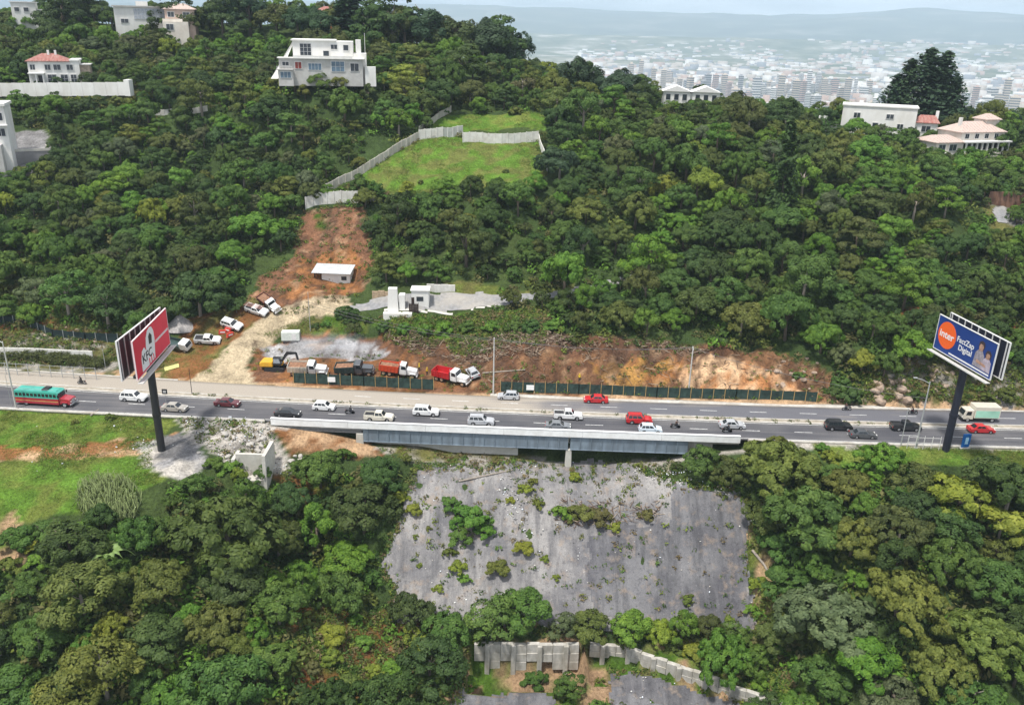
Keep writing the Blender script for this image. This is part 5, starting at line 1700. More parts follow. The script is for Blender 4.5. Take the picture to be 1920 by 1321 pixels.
def retaining(name, pts, zs_h, label, w=2.1, rows=3, gaps=()):
    P = [Vector(p) for p in pts]
    e = empty(name, P[0] - Vector((0, 0, zs_h)), 0, label, 'wall')
    o0 = e.location.copy()
    rw = random.Random(5)
    n_tot = 0
    for a, b in zip(P[:-1], P[1:]):
        L = (b - a).length; n = max(1, round(L / w))
        for i in range(n):
            n_tot += 1
            u = a + (b - a) * (i / n); v = a + (b - a) * ((i + 1) / n)
            d = (v - u).normalized(); q = Vector((-d.y, d.x, 0)).normalized() * .35
            jut = rw.uniform(-.12, .12); zt = u.z + rw.uniform(-.15, .15)
            for r in range(rows):
                if (n_tot, r) in gaps: continue
                z1 = zt - zs_h * r / rows - .02; z0 = zt - zs_h * (r + 1) / rows + .02
                off = q.normalized() * (jut + rw.uniform(-.05, .05) - r * .10)
                pts8 = []
                for z in (z0, z1):
                    for ww, s in ((u + d * .03, -1), (v - d * .03, -1), (v - d * .03, 1), (u + d * .03, 1)):
                        pts8.append(Vector((ww.x, ww.y, z)) + q * s + off - o0)
                MB().add(pts8, [(3, 2, 1, 0), (4, 5, 6, 7), (0, 1, 5, 4), (1, 2, 6, 5), (2, 3, 7, 6), (3, 0, 4, 7)]).build('wall_block', RETW, e)
            if n_tot % 2 == 0:
                c = u - q * 1.3 - o0
                MB().box(c.x - .38, c.x + .38, c.y - .3, c.y + .3, zt - zs_h - 1.6 - o0.z, zt + .1 - o0.z, bev=.06).build('buttress', RETW, e)


retaining('retaining_wall', WALL_A, 4.6, 'broken pale block retaining wall below the concrete slope', gaps={(1, 2), (3, 2), (5, 2), (6, 2)})
retaining('retaining_wall', WALL_B, 2.3, 'low buttressed retaining wall running down towards the lower slope', rows=2)
m = MB()
hw = [onz(470, 858, -3.3), onz(502, 855, -3.3)]
e = empty('concrete_headwall', tuple(onz(480, 885, -4.6)), 0, 'white concrete headwall in the rubble beside the bridge end', 'wall')
m.box(-3.2, 1.9, 0, .5, -2.0, 3.4).build('wall', PALEC, e)
MB().box(1.92, 2.5, -2.6, 3.4, -2.5, 4.4, top=(0, .3)).build('wing_wall', PALEC, e)
MB().box(-3.8, -3.22, -1.0, 3, -2, 2.7, top=(0, .3)).build('wing_wall', PALEC, e)
MB().box(-3.2, 1.9, -2.4, -.02, -2.0, -.2).build('apron', PALEC, e)

# ------------------------------------------------------------------ billboards
BLACKP = pmat('black_steel', (0.018, 0.018, 0.02), var=.2, rough=.5, spec=.5)
NAVYP = pmat('dark_navy_steel', (0.02, 0.022, 0.035), var=.2, rough=.5)
REDF = pmat('red_vinyl', (0.66, 0.022, 0.05), var=.06, scale=.4, rough=.55)
REDF2 = pmat('red_vinyl_panel', (0.78, 0.04, 0.075), var=.05, scale=.4, rough=.55)
PALEPINK = pmat('pale_frame', (0.78, 0.62, 0.62), var=.06, rough=.6)
WHITEV = pmat('white_vinyl', (0.80, 0.80, 0.79), var=.03, rough=.55)
BLACKV = pmat('black_vinyl', (0.02, 0.02, 0.022), var=.1, rough=.55)
NAVYF = pmat('blue_vinyl', (0.012, 0.045, 0.21), var=.1, scale=.3, rough=.5)
ORANGEV = pmat('orange_vinyl', (0.85, 0.13, 0.02), var=.05, rough=.5)


class Board:
    """A flat board: u runs to the right and v up as seen from its face, n points to the viewer."""
    def __init__(self, base, tl, tr, h):
        self.o = Vector(tl) - Vector((0, 0, h)); self.L = (Vector(tr) - Vector(tl)).length
        self.u = (Vector(tr) - Vector(tl)).normalized(); self.v = Vector((0, 0, 1)); self.n = self.u.cross(self.v)
        self.h = h; self.base = Vector(base)

    def pt(self, a, b, c=0.0):
        return self.o + self.u * a + self.v * b + self.n * c - self.base

    def slab(self, m, a0, a1, b0, b1, c0, c1):
        pts = [self.pt(a, b, c) for c in (c0, c1) for a, b in ((a0, b0), (a1, b0), (a1, b1), (a0, b1))]
        return m.add(pts, [(3, 2, 1, 0), (4, 5, 6, 7), (0, 1, 5, 4), (1, 2, 6, 5), (2, 3, 7, 6), (3, 0, 4, 7)])

    def disc(self, m, a, b, ra, rb_, c, th=.02, seg=40, bottom=None):
        pts = [self.pt(a + ra * math.cos(t), b + rb_ * math.sin(t), c) for t in np.linspace(0, 2 * math.pi, seg, endpoint=False)]
        pts += [p - self.n * th for p in pts]
        return m.add(pts, [tuple(range(seg)), tuple(range(2 * seg - 1, seg - 1, -1))] + [(seg + i, seg + (i + 1) % seg, (i + 1) % seg, i) for i in range(seg)])

    def poly(self, m, ab, c, th=.02):
        n = len(ab)
        pts = [self.pt(a, b, c) for a, b in ab] + [self.pt(a, b, c - th) for a, b in ab]
        return m.add(pts, [tuple(range(n)), tuple(range(2 * n - 1, n - 1, -1))] + [(n + i, n + (i + 1) % n, (i + 1) % n, i) for i in range(n)])

    def text(self, s, a, b, size, c, mat, parent, wide=1.0, bold=.0):
        cu = bpy.data.curves.new('lettering', 'FONT'); cu.body = s; cu.size = size; cu.extrude = .01; cu.offset = bold
        ob = bpy.data.objects.new('lettering', cu)
        me = bpy.data.meshes.new_from_object(ob)
        bpy.data.objects.remove(ob)
        M = Matrix((self.u * wide, self.v, self.n)).transposed().to_4x4()
        M.translation = self.pt(a, b, c)
        me.transform(M); me.materials.clear(); me.materials.append(mat)
        return link(bpy.data.objects.new('lettering', me), parent)


def billboard(name, base, tl, tr, h, tl2, tr2, label, pole_mat, frame_mat, face_mat, ztop):
    e = empty(name, base, 0, label, 'billboard')
    B = Board(base, tl, tr, h); B2 = Board(base, tl2, tr2, h + .1)
    L = B.L
    px_, py_ = 0, 0
    MB().tube([(0, 0, -1), (0, 0, ztop - base[2] - 1.0)], [.62, .62], 20).build('pole', pole_mat, e)
    MB().tube([(0, 0, 6.6), (0, 0, 7.0)], [.70, .70], 20).build('pole_collar', pole_mat, e)
    f = MB(); B.slab(f, .12, L - .12, .12, h - .12, -.12, 0); face = f.build('face_panel', face_mat, e)
    for a0, a1, b0, b1 in ((0, L, h - .12, h), (0, L, 0, .12), (0, .118, .122, h - .122), (L - .118, L, .122, h - .122)):
        f = MB(); B.slab(f, a0, a1, b0, b1, -.16, .05); f.build('frame', frame_mat, e)
    f = MB(); B2.slab(f, .1, B2.L - .1, .1, h, -.15, -.05); bk = f.build('rear_panel', pole_mat, e)
    for a0, a1, b0, b1 in ((0, B2.L, h - .02, h + .1), (0, B2.L, 0, .1), (0, .1, .1, h - .02), (B2.L - .1, B2.L, .1, h - .02)):
        f = MB(); B2.slab(f, a0, a1, b0, b1, -.2, .06); f.build('frame', FRAMEW, e)
    for i in range(9):
        a = .6 + i * (B2.L - 1.2) / 8
        f = MB(); B2.slab(f, a - .07, a + .07, .1, h, -.049, .10); f.build('upright', FRAMEW if i % 2 == 0 else GREYW, bk)
    # beams and catwalk carry the two panels on the pole
    for b in (.6, h - .9):
        for t in (.2, .5, .8):
            f = MB().tube([B.pt(L * t, b, -.13), B2.pt(B2.L * t, b, .08)], .08, 6); f.build('cross_beam', pole_mat, e)
    f = MB(); B.slab(f, .3, L - .3, .25, .7, -.7, -.2); f.build('main_beam', pole_mat, e)
    f = MB(); B.slab(f, -.2, L + .2, -.42, -.34, .02, .95); f.build('catwalk', GREYW, e)
    f = MB(); B.slab(f, -.2, L + .2, -.34, -.2, .90, .95); f.build('catwalk_rail', FRAMEW, e)
    return e, B, face


base = (-59.12, 128.6, float(height(-59.12, 128.6)))
e, B, face = billboard('billboard', base, (-57.81, 120.89, 21.1), (-58.97, 137.19, 21.1), 6.5, (-59.9, 120.3, 21.3), (-59.75, 136.9, 21.3),
                       'red billboard with white bucket shape and black letters on a black pole', BLACKP, PALEPINK, REDF, 21.0)
L = B.L
f = MB(); B.slab(f, L * .56, L - .15, .2, 6.3, .001, .02); f.build('print_block', REDF2, face)
f = MB(); B.slab(f, L * .58, L - .4, 2.75, 3.15, .021, .035); f.build('print_line', PALEPINK, face)
f = MB(); B.poly(f, [(5.4, .5), (8.6, .5), (9.3, 3.6), (9.2, 5.0), (8.6, 5.9), (7.7, 6.15), (6.5, 5.9), (5.6, 5.0), (5.2, 3.6)], .04); f.build('print_bucket', WHITEV, face)
f = MB(); B.poly(f, [(2.6, .4), (5.6, .4), (5.6, 2.6), (4.4, 3.9), (3.3, 3.6), (2.7, 2.4)], .036); f.build('print_patch', WHITEV, face)
for a in (5.75, 6.75, 7.75):
    f = MB(); B.poly(f, [(a, .55), (a + .42, .55), (a + .38, 1.5), (a + .04, 1.5)], .052, .01); f.build('print_stripe', REDF2, face)
B.text('KFC', 3.0, 1.55, 2.0, .055, BLACKV, face, wide=1.25, bold=.03)
f = MB(); B.poly(f, [(6.6, 3.6), (7.9, 3.4), (8.2, 4.6), (7.4, 5.3), (6.7, 4.9)], .052, .01); f.build('print_patch', BLACKV, face)
base = (76.2, 133.5, float(height(76.2, 133.5)))
e, B, face = billboard('billboard', base, (74.21, 141.22, 22.1), (76.7, 126.48, 22.1), 6.25, (75.75, 140.7, 22.6), (78.1, 125.8, 22.6),
                       'blue billboard with an orange disc on a tall dark pole', NAVYP, FRAMEW, NAVYF, 22.0)
L = B.L
f = MB(); B.disc(f, 2.9, 3.3, 2.35, 2.35, .03); f.build('print_disc', ORANGEV, face)
B.text('inter', .95, 2.75, 1.75, .045, WHITEV, face, wide=1.12, bold=.03)
B.text('FactZap', 5.5, 3.3, 1.35, .03, WHITEV, face, wide=1.0, bold=.015)
B.text('Digital', 6.2, 2.0, 1.35, .03, WHITEV, face, wide=1.0, bold=.015)
f = MB(); B.slab(f, 4.2, L - .6, .45, .68, .001, .03); f.build('print_line', WHITEV, face)
SK = pmat('print_skin', (0.42, 0.25, 0.18), var=.3, scale=2, rough=.55); GP = pmat('print_grey', (0.30, 0.27, 0.30), var=.35, scale=2.2, rough=.55); DP = pmat('print_dark', (0.05, 0.035, 0.04), var=.3, rough=.55); LP = pmat('print_lilac', (0.42, 0.36, 0.42), var=.3, scale=1.5, rough=.55)
for mt, ab, c in ((GP, [(10.2, .9), (12.6, .9), (12.5, 3.2), (11.9, 3.9), (11.0, 3.9), (10.4, 3.2)], .025), (LP, [(12.2, .9), (14.4, .9), (14.3, 2.6), (13.7, 3.2), (12.9, 3.2), (12.4, 2.6)], .035),
                  (DP, [(11.0, 3.95), (12.0, 3.95), (12.3, 4.7), (12.1, 5.3), (11.5, 5.5), (10.9, 5.2), (10.8, 4.6)], .028), (SK, [(11.1, 3.8), (11.9, 3.8), (12.05, 4.5), (11.8, 4.9), (11.2, 4.9), (11.0, 4.5)], .045),
                  (DP, [(12.8, 3.1), (14.0, 3.1), (14.1, 4.0), (13.6, 4.5), (13.0, 4.4), (12.7, 3.9)], .04), (SK, [(13.0, 3.0), (13.7, 3.0), (13.85, 3.6), (13.6, 3.95), (13.1, 3.95), (12.9, 3.6)], .052), (SK, [(10.9, 1.7), (13.2, 1.5), (13.3, 1.9), (11.0, 2.2)], .055)):
    f = MB(); B.poly(f, ab, c, .008); f.build('print_figure', mt, face)

# ------------------------------------------------------------------ poles, lamps, signs
GALV = pmat('galvanised_steel', (0.42, 0.43, 0.43), var=.15, scale=2, rough=.5, metal=.3)
CONP = pmat('concrete_pole', (0.50, 0.49, 0.46), var=.12, scale=2, rough=.9)
YELLOW = pmat('yellow_paint', (0.70, 0.42, 0.04), var=.1, rough=.6)


def street_lamp(px, py, top_px, arm, label, z=None, mat=GALV):
    p = onz(px, py, z) if z is not None else hit(px, py)
    q = proj(p)
    H = (py - top_px) * q[2] / FOC / math.cos(math.atan((CY - (py + top_px) / 2) / FOC) - PITCH + 0) * 1.0
    H = next(hh for hh in np.arange(2, 30, .1) if proj((p[0], p[1], p[2] + hh))[1] < top_px)
    e = empty('street_lamp', tuple(p), 0, label, 'street lamp')
    MB().tube([(0, 0, -.8), (0, 0, H * .5), (0, 0, H)], [.17, .13, .09], 10).build('pole', mat, e)
    MB().box(-.25, .25, -.25, .25, -.4, .12).build('base_plate', CONP, e)
    ax, ay = arm
    a = MB().tube([(0, 0, H - .35), (ax * .5, ay * .5, H + .15), (ax, ay, H + .3)], [.06, .05, .04], 7).build('arm', mat, e)
    MB().box(ax - .35, ax + .35, ay - .16, ay + .16, H + .24, H + .4, bev=.04).build('lamp_head', mat, e)
    return e, H


def pole(name, px, py, top_px, rad, label, cat, mat, z=None, cross=False):
    p = onz(px, py, z) if z is not None else hit(px, py)
    H = next(hh for hh in np.arange(1, 30, .1) if proj((p[0], p[1], p[2] + hh))[1] < top_px)
    e = empty(name, tuple(p), 0, label, cat)
    MB().tube([(0, 0, -.8), (0, 0, H)], [rad, rad * .65], 10).build('pole', mat, e)
    if cross:
        MB().box(-.06, .06, -.7, .7, H - .5, H - .38).build('crossarm', mat, e)
        for s in (-.6, 0, .6): MB().tube([(0, s, H - .37), (0, s, H - .15)], .05, 6).build('insulator', GREYW, e)
    return e, H


street_lamp(1717, 839, 716, (-2.2, .8), 'tall galvanised street lamp beside the blue billboard', z=-.3)
street_lamp(31, 768, 640, (-1.6, .5), 'pale street lamp at the road edge beside the red and teal bus', z=-.3, mat=CONP)
e1, H1 = pole('utility_pole', 925, 737, 633, .17, 'pale utility pole at the gap in the green mesh fence', 'pole', CONP, z=.3, cross=True)
e2, H2 = pole('utility_pole', 1290, 742, 650, .17, 'pale utility pole behind the mesh fence before the orange bank', 'pole', CONP, z=.4, cross=True)
e3, H3 = pole('utility_pole', 1688, 838, 766, .09, 'slim grey roadside pole left of the tall street lamp', 'pole', GALV, z=-.4)
pole('utility_pole', 360, 738, 690, .07, 'slim dark pole at the mouth of the dirt track', 'pole', BLACKP, z=.1)
pole('utility_pole', 582, 620, 548, .08, 'slim pole beside the bend of the dirt track', 'pole', GALV)
pole('utility_pole', 688, 80, 20, .12, 'pale mast beside the white terraced house', 'pole', CONP, z=None)
pole('utility_pole', 22, 762, 700, .05, 'thin grey post beside the street lamp by the bus', 'pole', GALV, z=-.2)
pole('utility_pole', 198, 690, 655, .07, 'short post in front of the pale roadside wall', 'pole', GALV)
CABLE = pmat('cable', (0.10, 0.10, 0.10), rough=.6)


def cable(a, b, sag, label):
    a, b = Vector(a), Vector(b)
    pts = [a + (b - a) * t - Vector((0, 0, sag * 4 * t * (1 - t))) for t in np.linspace(0, 1, 14)]
    c = MB().tube([p - a for p in pts], .035, 4).build('overhead_cable', CABLE, loc=a)
    tag(c, label, 'cable')


cable(e1.location + Vector((0, 0, H1 - .3)), e2.location + Vector((0, 0, H2 - .3)), 1.0, 'overhead cable strung between the two pale utility poles')
cable(e2.location + Vector((0, 0, H2 - .3)), Vector(onz(1717, 839, -.3)) + Vector((0, 0, 9.5)), 1.2, 'overhead cable running from the bank pole to the tall street lamp')
cable(e1.location + Vector((0, 0, H1 - .3)), Vector(hit(582, 620)) + Vector((0, 0, 6.5)), 1.0, 'overhead cable running from the fence gap pole over the truck yard')
cable(e1.location + Vector((0, .6, H1 - .3)), e2.location + Vector((0, .6, H2 - .3)), 1.25, 'lower overhead cable strung between the two pale utility poles')
cable(e1.location + Vector((0, -.6, H1 - .3)), Vector(hit(582, 620)) + Vector((0, 0, 5.9)), 1.3, 'lower overhead cable running from the fence gap pole over the truck yard')
# signs
e = empty('road_sign', tuple(onz(311, 768, -0.0) * 0 + onz(311, 752, 0.15)), 0, 'small dark square sign on a post on the median', 'sign')
MB().tube([(0, 0, -.3), (0, 0, 2.1)], .04, 6).build('post', GALV, e); MB().box(-.5, .5, -.05, .03, 1.5, 2.5, bev=.02).build('sign_panel', BLACKV, e); MB().box(-.28, .28, -.075, -.052, 1.75, 2.2).build('sign_mark', GREYW, e)
e = empty('advertising_sign', tuple(onz(1808, 841, -.4)), .15, 'small blue upright sign on the verge below the blue billboard', 'sign')
MB().box(-.75, .75, -.15, .15, .35, 2.9, bev=.08).build('sign_panel', pmat('blue_sign', (0.01, 0.13, 0.42), rough=.5), e)
MB().box(-.95, .95, -.35, .35, -.3, .34, bev=.05).build('base', PALEC, e); MB().box(-.3, .3, -.17, -.152, 1.0, 2.3).build('sign_mark', pmat('pale_blue_mark', (0.42, 0.66, 0.85)), e)
e = empty('warning_board', tuple(hit(323, 694)), .5, 'yellow-green slanted board lying on the grass by the track', 'sign')
MB().slab((-1.4, 0, .1), (1.4, 0, .5), (1.4, .5, 1.1), (-1.4, .5, .7), .06).build('board', pmat('yellow_green_board', (0.62, 0.60, 0.22), var=.12, rough=.6), e)
for xx in (-1.1, 1.1): MB().tube([(xx, .55, -.2), (xx, .45, .85 + xx * .1)], .03, 5).build('leg', GALV, e)

# ------------------------------------------------------------------ fences
NET = pmat('green_netting', (0.03, 0.055, 0.047), var=.35, scale=1.2, rough=.9)
NETD = pmat('dark_green_netting', (0.02, 0.035, 0.035), var=.3, scale=.8, rough=.9)
POSTY = pmat('ochre_post', (0.42, 0.29, 0.12), var=.2, rough=.8)


def net_fence(name, pts, hgt, plen, label, net=NET, post=POSTY, over=.35, drop=0.0, smooth_top=True):
    P = [Vector(p) for p in pts]
    e = empty(name, P[0], 0, label, 'fence')
    rw = random.Random(9)
    for a, b in zip(P[:-1], P[1:]):
        n = max(1, round((b - a).length / plen))
        for i in range(n + 1):
            u = a + (b - a) * (i / n) - P[0]
            MB().box(u.x - .05, u.x + .05, u.y - .05, u.y + .05, u.z - .5, u.z + hgt + over).build('post', post, e)
            if i == n: break
            v = a + (b - a) * ((i + 1) / n) - P[0]
            m = MB(); K = 5
            vs, fs = [], []
            d = (v - u).normalized(); q = Vector((-d.y, d.x, 0))
            for k in range(K + 1):
                w = u + (v - u) * (k / K)
                bul = math.sin(k / K * math.pi) * rw.uniform(.02, .14)
                sag = math.sin(k / K * math.pi) * rw.uniform(.0, .12)
                vs += [w + q * .06 + Vector((0, 0, .05)), w + q * (.06 + bul) + Vector((0, 0, hgt * .5)), w + q * .06 + Vector((0, 0, hgt - sag))]
            for k in range(K):
                for r in range(2):
                    fs.append((k * 3 + r, k * 3 + 3 + r, k * 3 + 4 + r, k * 3 + 1 + r))
            m.add(vs, fs).build('net_panel', net, e)
    return e


def at_far(px, py, off):
    """Point on the roadside `off` metres behind the far kerb under pixel px."""
    p = onz(px, py, .15)
    return (p[0], float(y_far(p[0])) + off, max(float(height(p[0], float(y_far(p[0])) + off)), .1))


net_fence('mesh_fence', [at_far(548, 722, 1.6), at_far(680, 729, 1.6), at_far(812, 735, 1.6)], 2.2, 2.3, 'green mesh fence with ochre posts in front of the dump trucks')
net_fence('mesh_fence', [at_far(x, 745, 1.5) for x in (938, 1085, 1230, 1375, 1522)], 2.2, 2.25, 'long green mesh fence with ochre posts below the cut earth bank')
net_fence('mesh_fence', [hit(-10, 606), hit(45, 610), hit(100, 634), hit(160, 640), hit(222, 642)], 2.0, 2.4, 'dark green mesh fence curving along the slope left of the red billboard', net=NETD, post=GALV, over=.1)
for px_, py_, lb in ((618, 724, 'small white notice hung on the mesh fence before the trucks'), (994, 741, 'small white notice hung on the mesh fence near the gap pole')):
    p = at_far(px_, py_ + 6, 1.6)
    e = empty('notice_board', (p[0], p[1] - .3, p[2] + .75), 0, lb, 'sign')
    MB().box(-.75, .75, 0, .04, 0, 1.05, bev=.012).build('panel', WHITEV, e)
    for xx in (-.6, .6): MB().box(xx - .02, xx + .02, .045, .2, .8, .86).build('hook', GALV, e)
# roadside wall and railing fence at the left
P = [onz(-30, 668, 1.6), onz(60, 670, 1.6), onz(175, 676, 1.3)]
e = empty('roadside_wall', tuple(P[0]), 0, 'pale concrete wall behind the hedge left of the red billboard', 'wall')
for a, b in zip(P[:-1], P[1:]):
    a, b = Vector(a), Vector(b); n = max(1, round((b - a).length / 2.6))
    for i in range(n):
        u = a + (b - a) * (i / n) - Vector(P[0]); v = a + (b - a) * ((i + 1) / n) - Vector(P[0])
        m = MB().add([u + Vector((.02, 0, -2)), v + Vector((-.02, 0, -2)), v + Vector((-.02, .3, -2)), u + Vector((.02, .3, -2)), u + Vector((.02, 0, 2.0)), v + Vector((-.02, 0, 2.0)), v + Vector((-.02, .3, 2.0)), u + Vector((.02, .3, 2.0))],
                     [(3, 2, 1, 0), (4, 5, 6, 7), (0, 1, 5, 4), (1, 2, 6, 5), (2, 3, 7, 6), (3, 0, 4, 7)])
        m.build('wall_panel', PRECASTW, e)
e = empty('railing_fence', tuple(onz(-30, 697, .3)), 0, 'grey post and rail fence before the hedge left of the red billboard', 'fence')
A0, B0 = Vector(onz(-30, 694, .3)), Vector(onz(180, 706, .3))
for i in range(11):
    u = A0 + (B0 - A0) * (i / 10) - A0
    MB().box(u.x - .05, u.x + .05, u.y - .05, u.y + .05, -.4, 2.3).build('post', GALV, e)
for z in (.5, 1.3, 2.15):
    MB().tube([Vector((0, 0, z)), B0 - A0 + Vector((0, 0, z))], .035, 5).build('rail', GALV, e)
e = empty('guard_rail', tuple(onz(1700, 838, -.2)), 0, 'thin white post and rail barrier on the verge beside the tall lamp', 'fence')
A0, B0 = Vector(onz(1700, 840, -.3)), Vector(onz(1760, 843, -.3))
for i in range(5):
    u = A0 + (B0 - A0) * (i / 4) - Vector(e.location)
    MB().box(u.x - .04, u.x + .04, u.y - .04, u.y + .04, -.4, 2.4).build('post', FRAMEW, e)
for z in (1.2, 2.2):
    MB().tube([A0 - Vector(e.location) + Vector((0, 0, z)), B0 - Vector(e.location) + Vector((0, 0, z))], .03, 5).build('rail', FRAMEW, e)

# ------------------------------------------------------------------ shed and entrance on the drive
SHEETM = pmat('corrugated_sheet', (0.60, 0.62, 0.63), var=.12, scale=1.2, rough=.5, metal=.3, dirt=(0.42, 0.40, 0.37), dirt_amt=.5)
p = hit(623, 529)
e = empty('site_shed', tuple(p), -.06, 'white site shed with sloping sheet roof on the orange soil cut', 'shed')
MB().box(-2.4, 4.2, 0, 3.6, -1.5, 2.3).build('wall', WHITEW, e)
MB().box(-4.2, -4.05, 0, .15, -1.5, 2.2).build('post', FRAMED, e); MB().box(-4.2, -4.05, 3.3, 3.45, -1.5, 2.4).build('post', FRAMED, e)
MB().box(-4.0, -2.42, 2.6, 3.4, -1.5, 1.6).build('stored_crates', DRIVE, e)
n = 16
for i in range(n):
    x0 = -4.6 + 9.2 * i / n; x1 = x0 + 9.2 / n - .03
    MB().slab((x0, -.9, 2.35), (x1, -.9, 2.35), (x1, 4.2, 3.25), (x0, 4.2, 3.25), .07).build('roof_sheet', SHEETM, e)
MB().box(.5, 1.5, -.06, -.002, -1.4, 1.6).build('door', FRAMEW, e); MB().box(2.2, 3.4, -.06, -.002, .6, 1.5).build('window', GLASSD, e)
p = hit(742, 586)
e = empty('gate_tower', tuple(p), .05, 'tall white tapering gate tower with side block at the driveway entrance', 'gatehouse')
m = MB().box(-1.9, .75, 0, 1.6, -2.5, 5.4, top=(.38, .1)); m.build('tower', WHITEW, e)
MB().box(.78, 2.0, .4, 2.2, -2.5, 3.9).build('side_block', WHITEW, e)
MB().box(-2.6, 3.6, -1.4, -.05, -2.5, .25).build('plinth', WHITEW, e)
p = hit(788, 574)
e = empty('gatehouse', tuple(p), .02, 'white cube gatehouse beside the tall gate tower', 'gatehouse')
MB().box(-1.9, 1.9, 0, 3, -1.5, 3.5, bev=.05).build('wall', WHITEW, e); MB().box(-2.1, 2.1, -.2, 3.2, 3.51, 3.75).build('roof', WHITEW, e)
MB().box(-1.93, -1.901, .6, 1.6, 0, 2.2).build('door', FRAMED, e); MB().box(-.8, .7, -.05, -.002, 1.2, 2.2).build('window', GLASSD, e)
p = hit(776, 588)
e = empty('entrance_gate', tuple(p), 0, 'dark brown metal gate leaf standing before the gatehouse', 'gate')
DBR = pmat('dark_brown_metal', (0.035, 0.022, 0.018), var=.2, rough=.6)
for i in range(6): MB().box(-.95 + i * .32, -.66 + i * .32, -.04, .04, 0, 2.3).build('board', DBR, e)
for xx in (-1.05, .97): MB().box(xx, xx + .09, -.08, .08, -.6, 2.5).build('post', DBR, e)
MB().box(-.5, .1, .1, .5, 2.0, 3.6).build('gate_motor', DBR, e)
p = hit(790, 558)
e = empty('stone_wall', tuple(p), 0, 'pale stone wall panel behind the white gatehouse', 'wall')
for i in range(4): MB().box(1.0 + i * 1.6, 2.56 + i * 1.6, 2.2, 2.6, -1.5, 2.5 - (i % 2) * .08).build('wall_panel', PRECASTW, e)
p = hit(715, 566)
e = empty('brick_pillar_wall', tuple(p), 0, 'tan brick wall left of the white gate tower', 'wall')
TAN = pmat('tan_brick', (0.40, 0.30, 0.20), var=.25, scale=3, rough=.9, bump=.3)
for i in range(3): MB().box(-2.2 + i * 1.4, -.84 + i * 1.4, 1.2, 1.6, -1.5, 2.0 + (i == 1) * .2).build('wall_panel', TAN, e)

# ------------------------------------------------------------------ vehicles
TYRE = pmat('tyre_rubber', (0.018, 0.018, 0.018), var=.15, rough=.9)
RIM = pmat('wheel_rim', (0.50, 0.50, 0.51), var=.1, rough=.35, metal=.6)
CARGLASS = pmat('car_glass', (0.02, 0.025, 0.03), var=.1, rough=.06, spec=.8)
LAMPW = pmat('headlamp', (0.75, 0.75, 0.72), var=.05, rough=.15)
LAMPR = pmat('tail_lamp', (0.35, 0.012, 0.01), var=.05, rough=.2)
PLASTIC = pmat('black_plastic', (0.025, 0.025, 0.027), var=.15, rough=.65)
CAR = {'white': (0.78, 0.78, 0.77), 'silver': (0.46, 0.47, 0.49), 'grey': (0.20, 0.21, 0.225), 'dark grey': (0.075, 0.08, 0.088), 'black': (0.018, 0.019, 0.022), 'red': (0.52, 0.015, 0.02), 'maroon': (0.11, 0.014, 0.02),
       'cream': (0.66, 0.62, 0.52), 'beige': (0.36, 0.33, 0.29), 'pale blue': (0.60, 0.68, 0.74), 'orange red': (0.62, 0.075, 0.025), 'dark green': (0.03, 0.06, 0.055), 'teal': (0.06, 0.42, 0.34), 'bus red': (0.38, 0.015, 0.03)}


def paint_mat(c):
    return pmat('paint_' + c.replace(' ', '_'), CAR[c], var=.05, scale=1.5, rough=.3, spec=.5, coat=.6, dirt=tuple(v * .6 + .06 for v in CAR[c]), dirt_amt=.35, dirt_scale=1.2)


def wheel_at(parent, x, y, r, w=.22, rim=RIM):
    s = 1 if y > 0 else -1
    m = MB(); seg = 18; prof = [(r * .62, 0), (r * .97, .015), (r, .05), (r, w - .05), (r * .97, w - .015), (r * .62, w)]
    vs, fs = [], []
    for k in range(seg):
        a = 2 * math.pi * k / seg
        for rr_, yy in prof: vs.append((rr_ * math.cos(a), -s * yy, rr_ * math.sin(a)))
    n = len(prof)
    for k in range(seg):
        k2 = (k + 1) % seg
        for i in range(n - 1): fs.append((k * n + i, k * n + i + 1, k2 * n + i + 1, k2 * n + i))
    fs.append(tuple(k * n + n - 1 for k in range(seg)))
    m.add(vs, fs); m.smooth = True
    o = m.build('wheel', TYRE, parent, loc=(x, y, r))
    m = MB().tube([(0, -s * .10, 0), (0, -s * .03, 0)], [r * .6, r * .64], 14)
    for k in range(5):
        a = k * 2 * math.pi / 5
        m.box(-.03 + r * .3 * math.cos(a), .03 + r * .3 * math.cos(a), min(-s * .035, -s * .01), max(-s * .035, -s * .01), r * .3 * math.sin(a) - .03, r * .3 * math.sin(a) + .03)
    m.build('rim', rim, o)
    return o


def arch(cx, r, n=7, z0=.0):
    """Points of a wheel arch from front to rear (x falling)."""
    return [(cx + r * math.cos(t), z0 + r * math.sin(t)) for t in np.linspace(0, math.pi, n)]


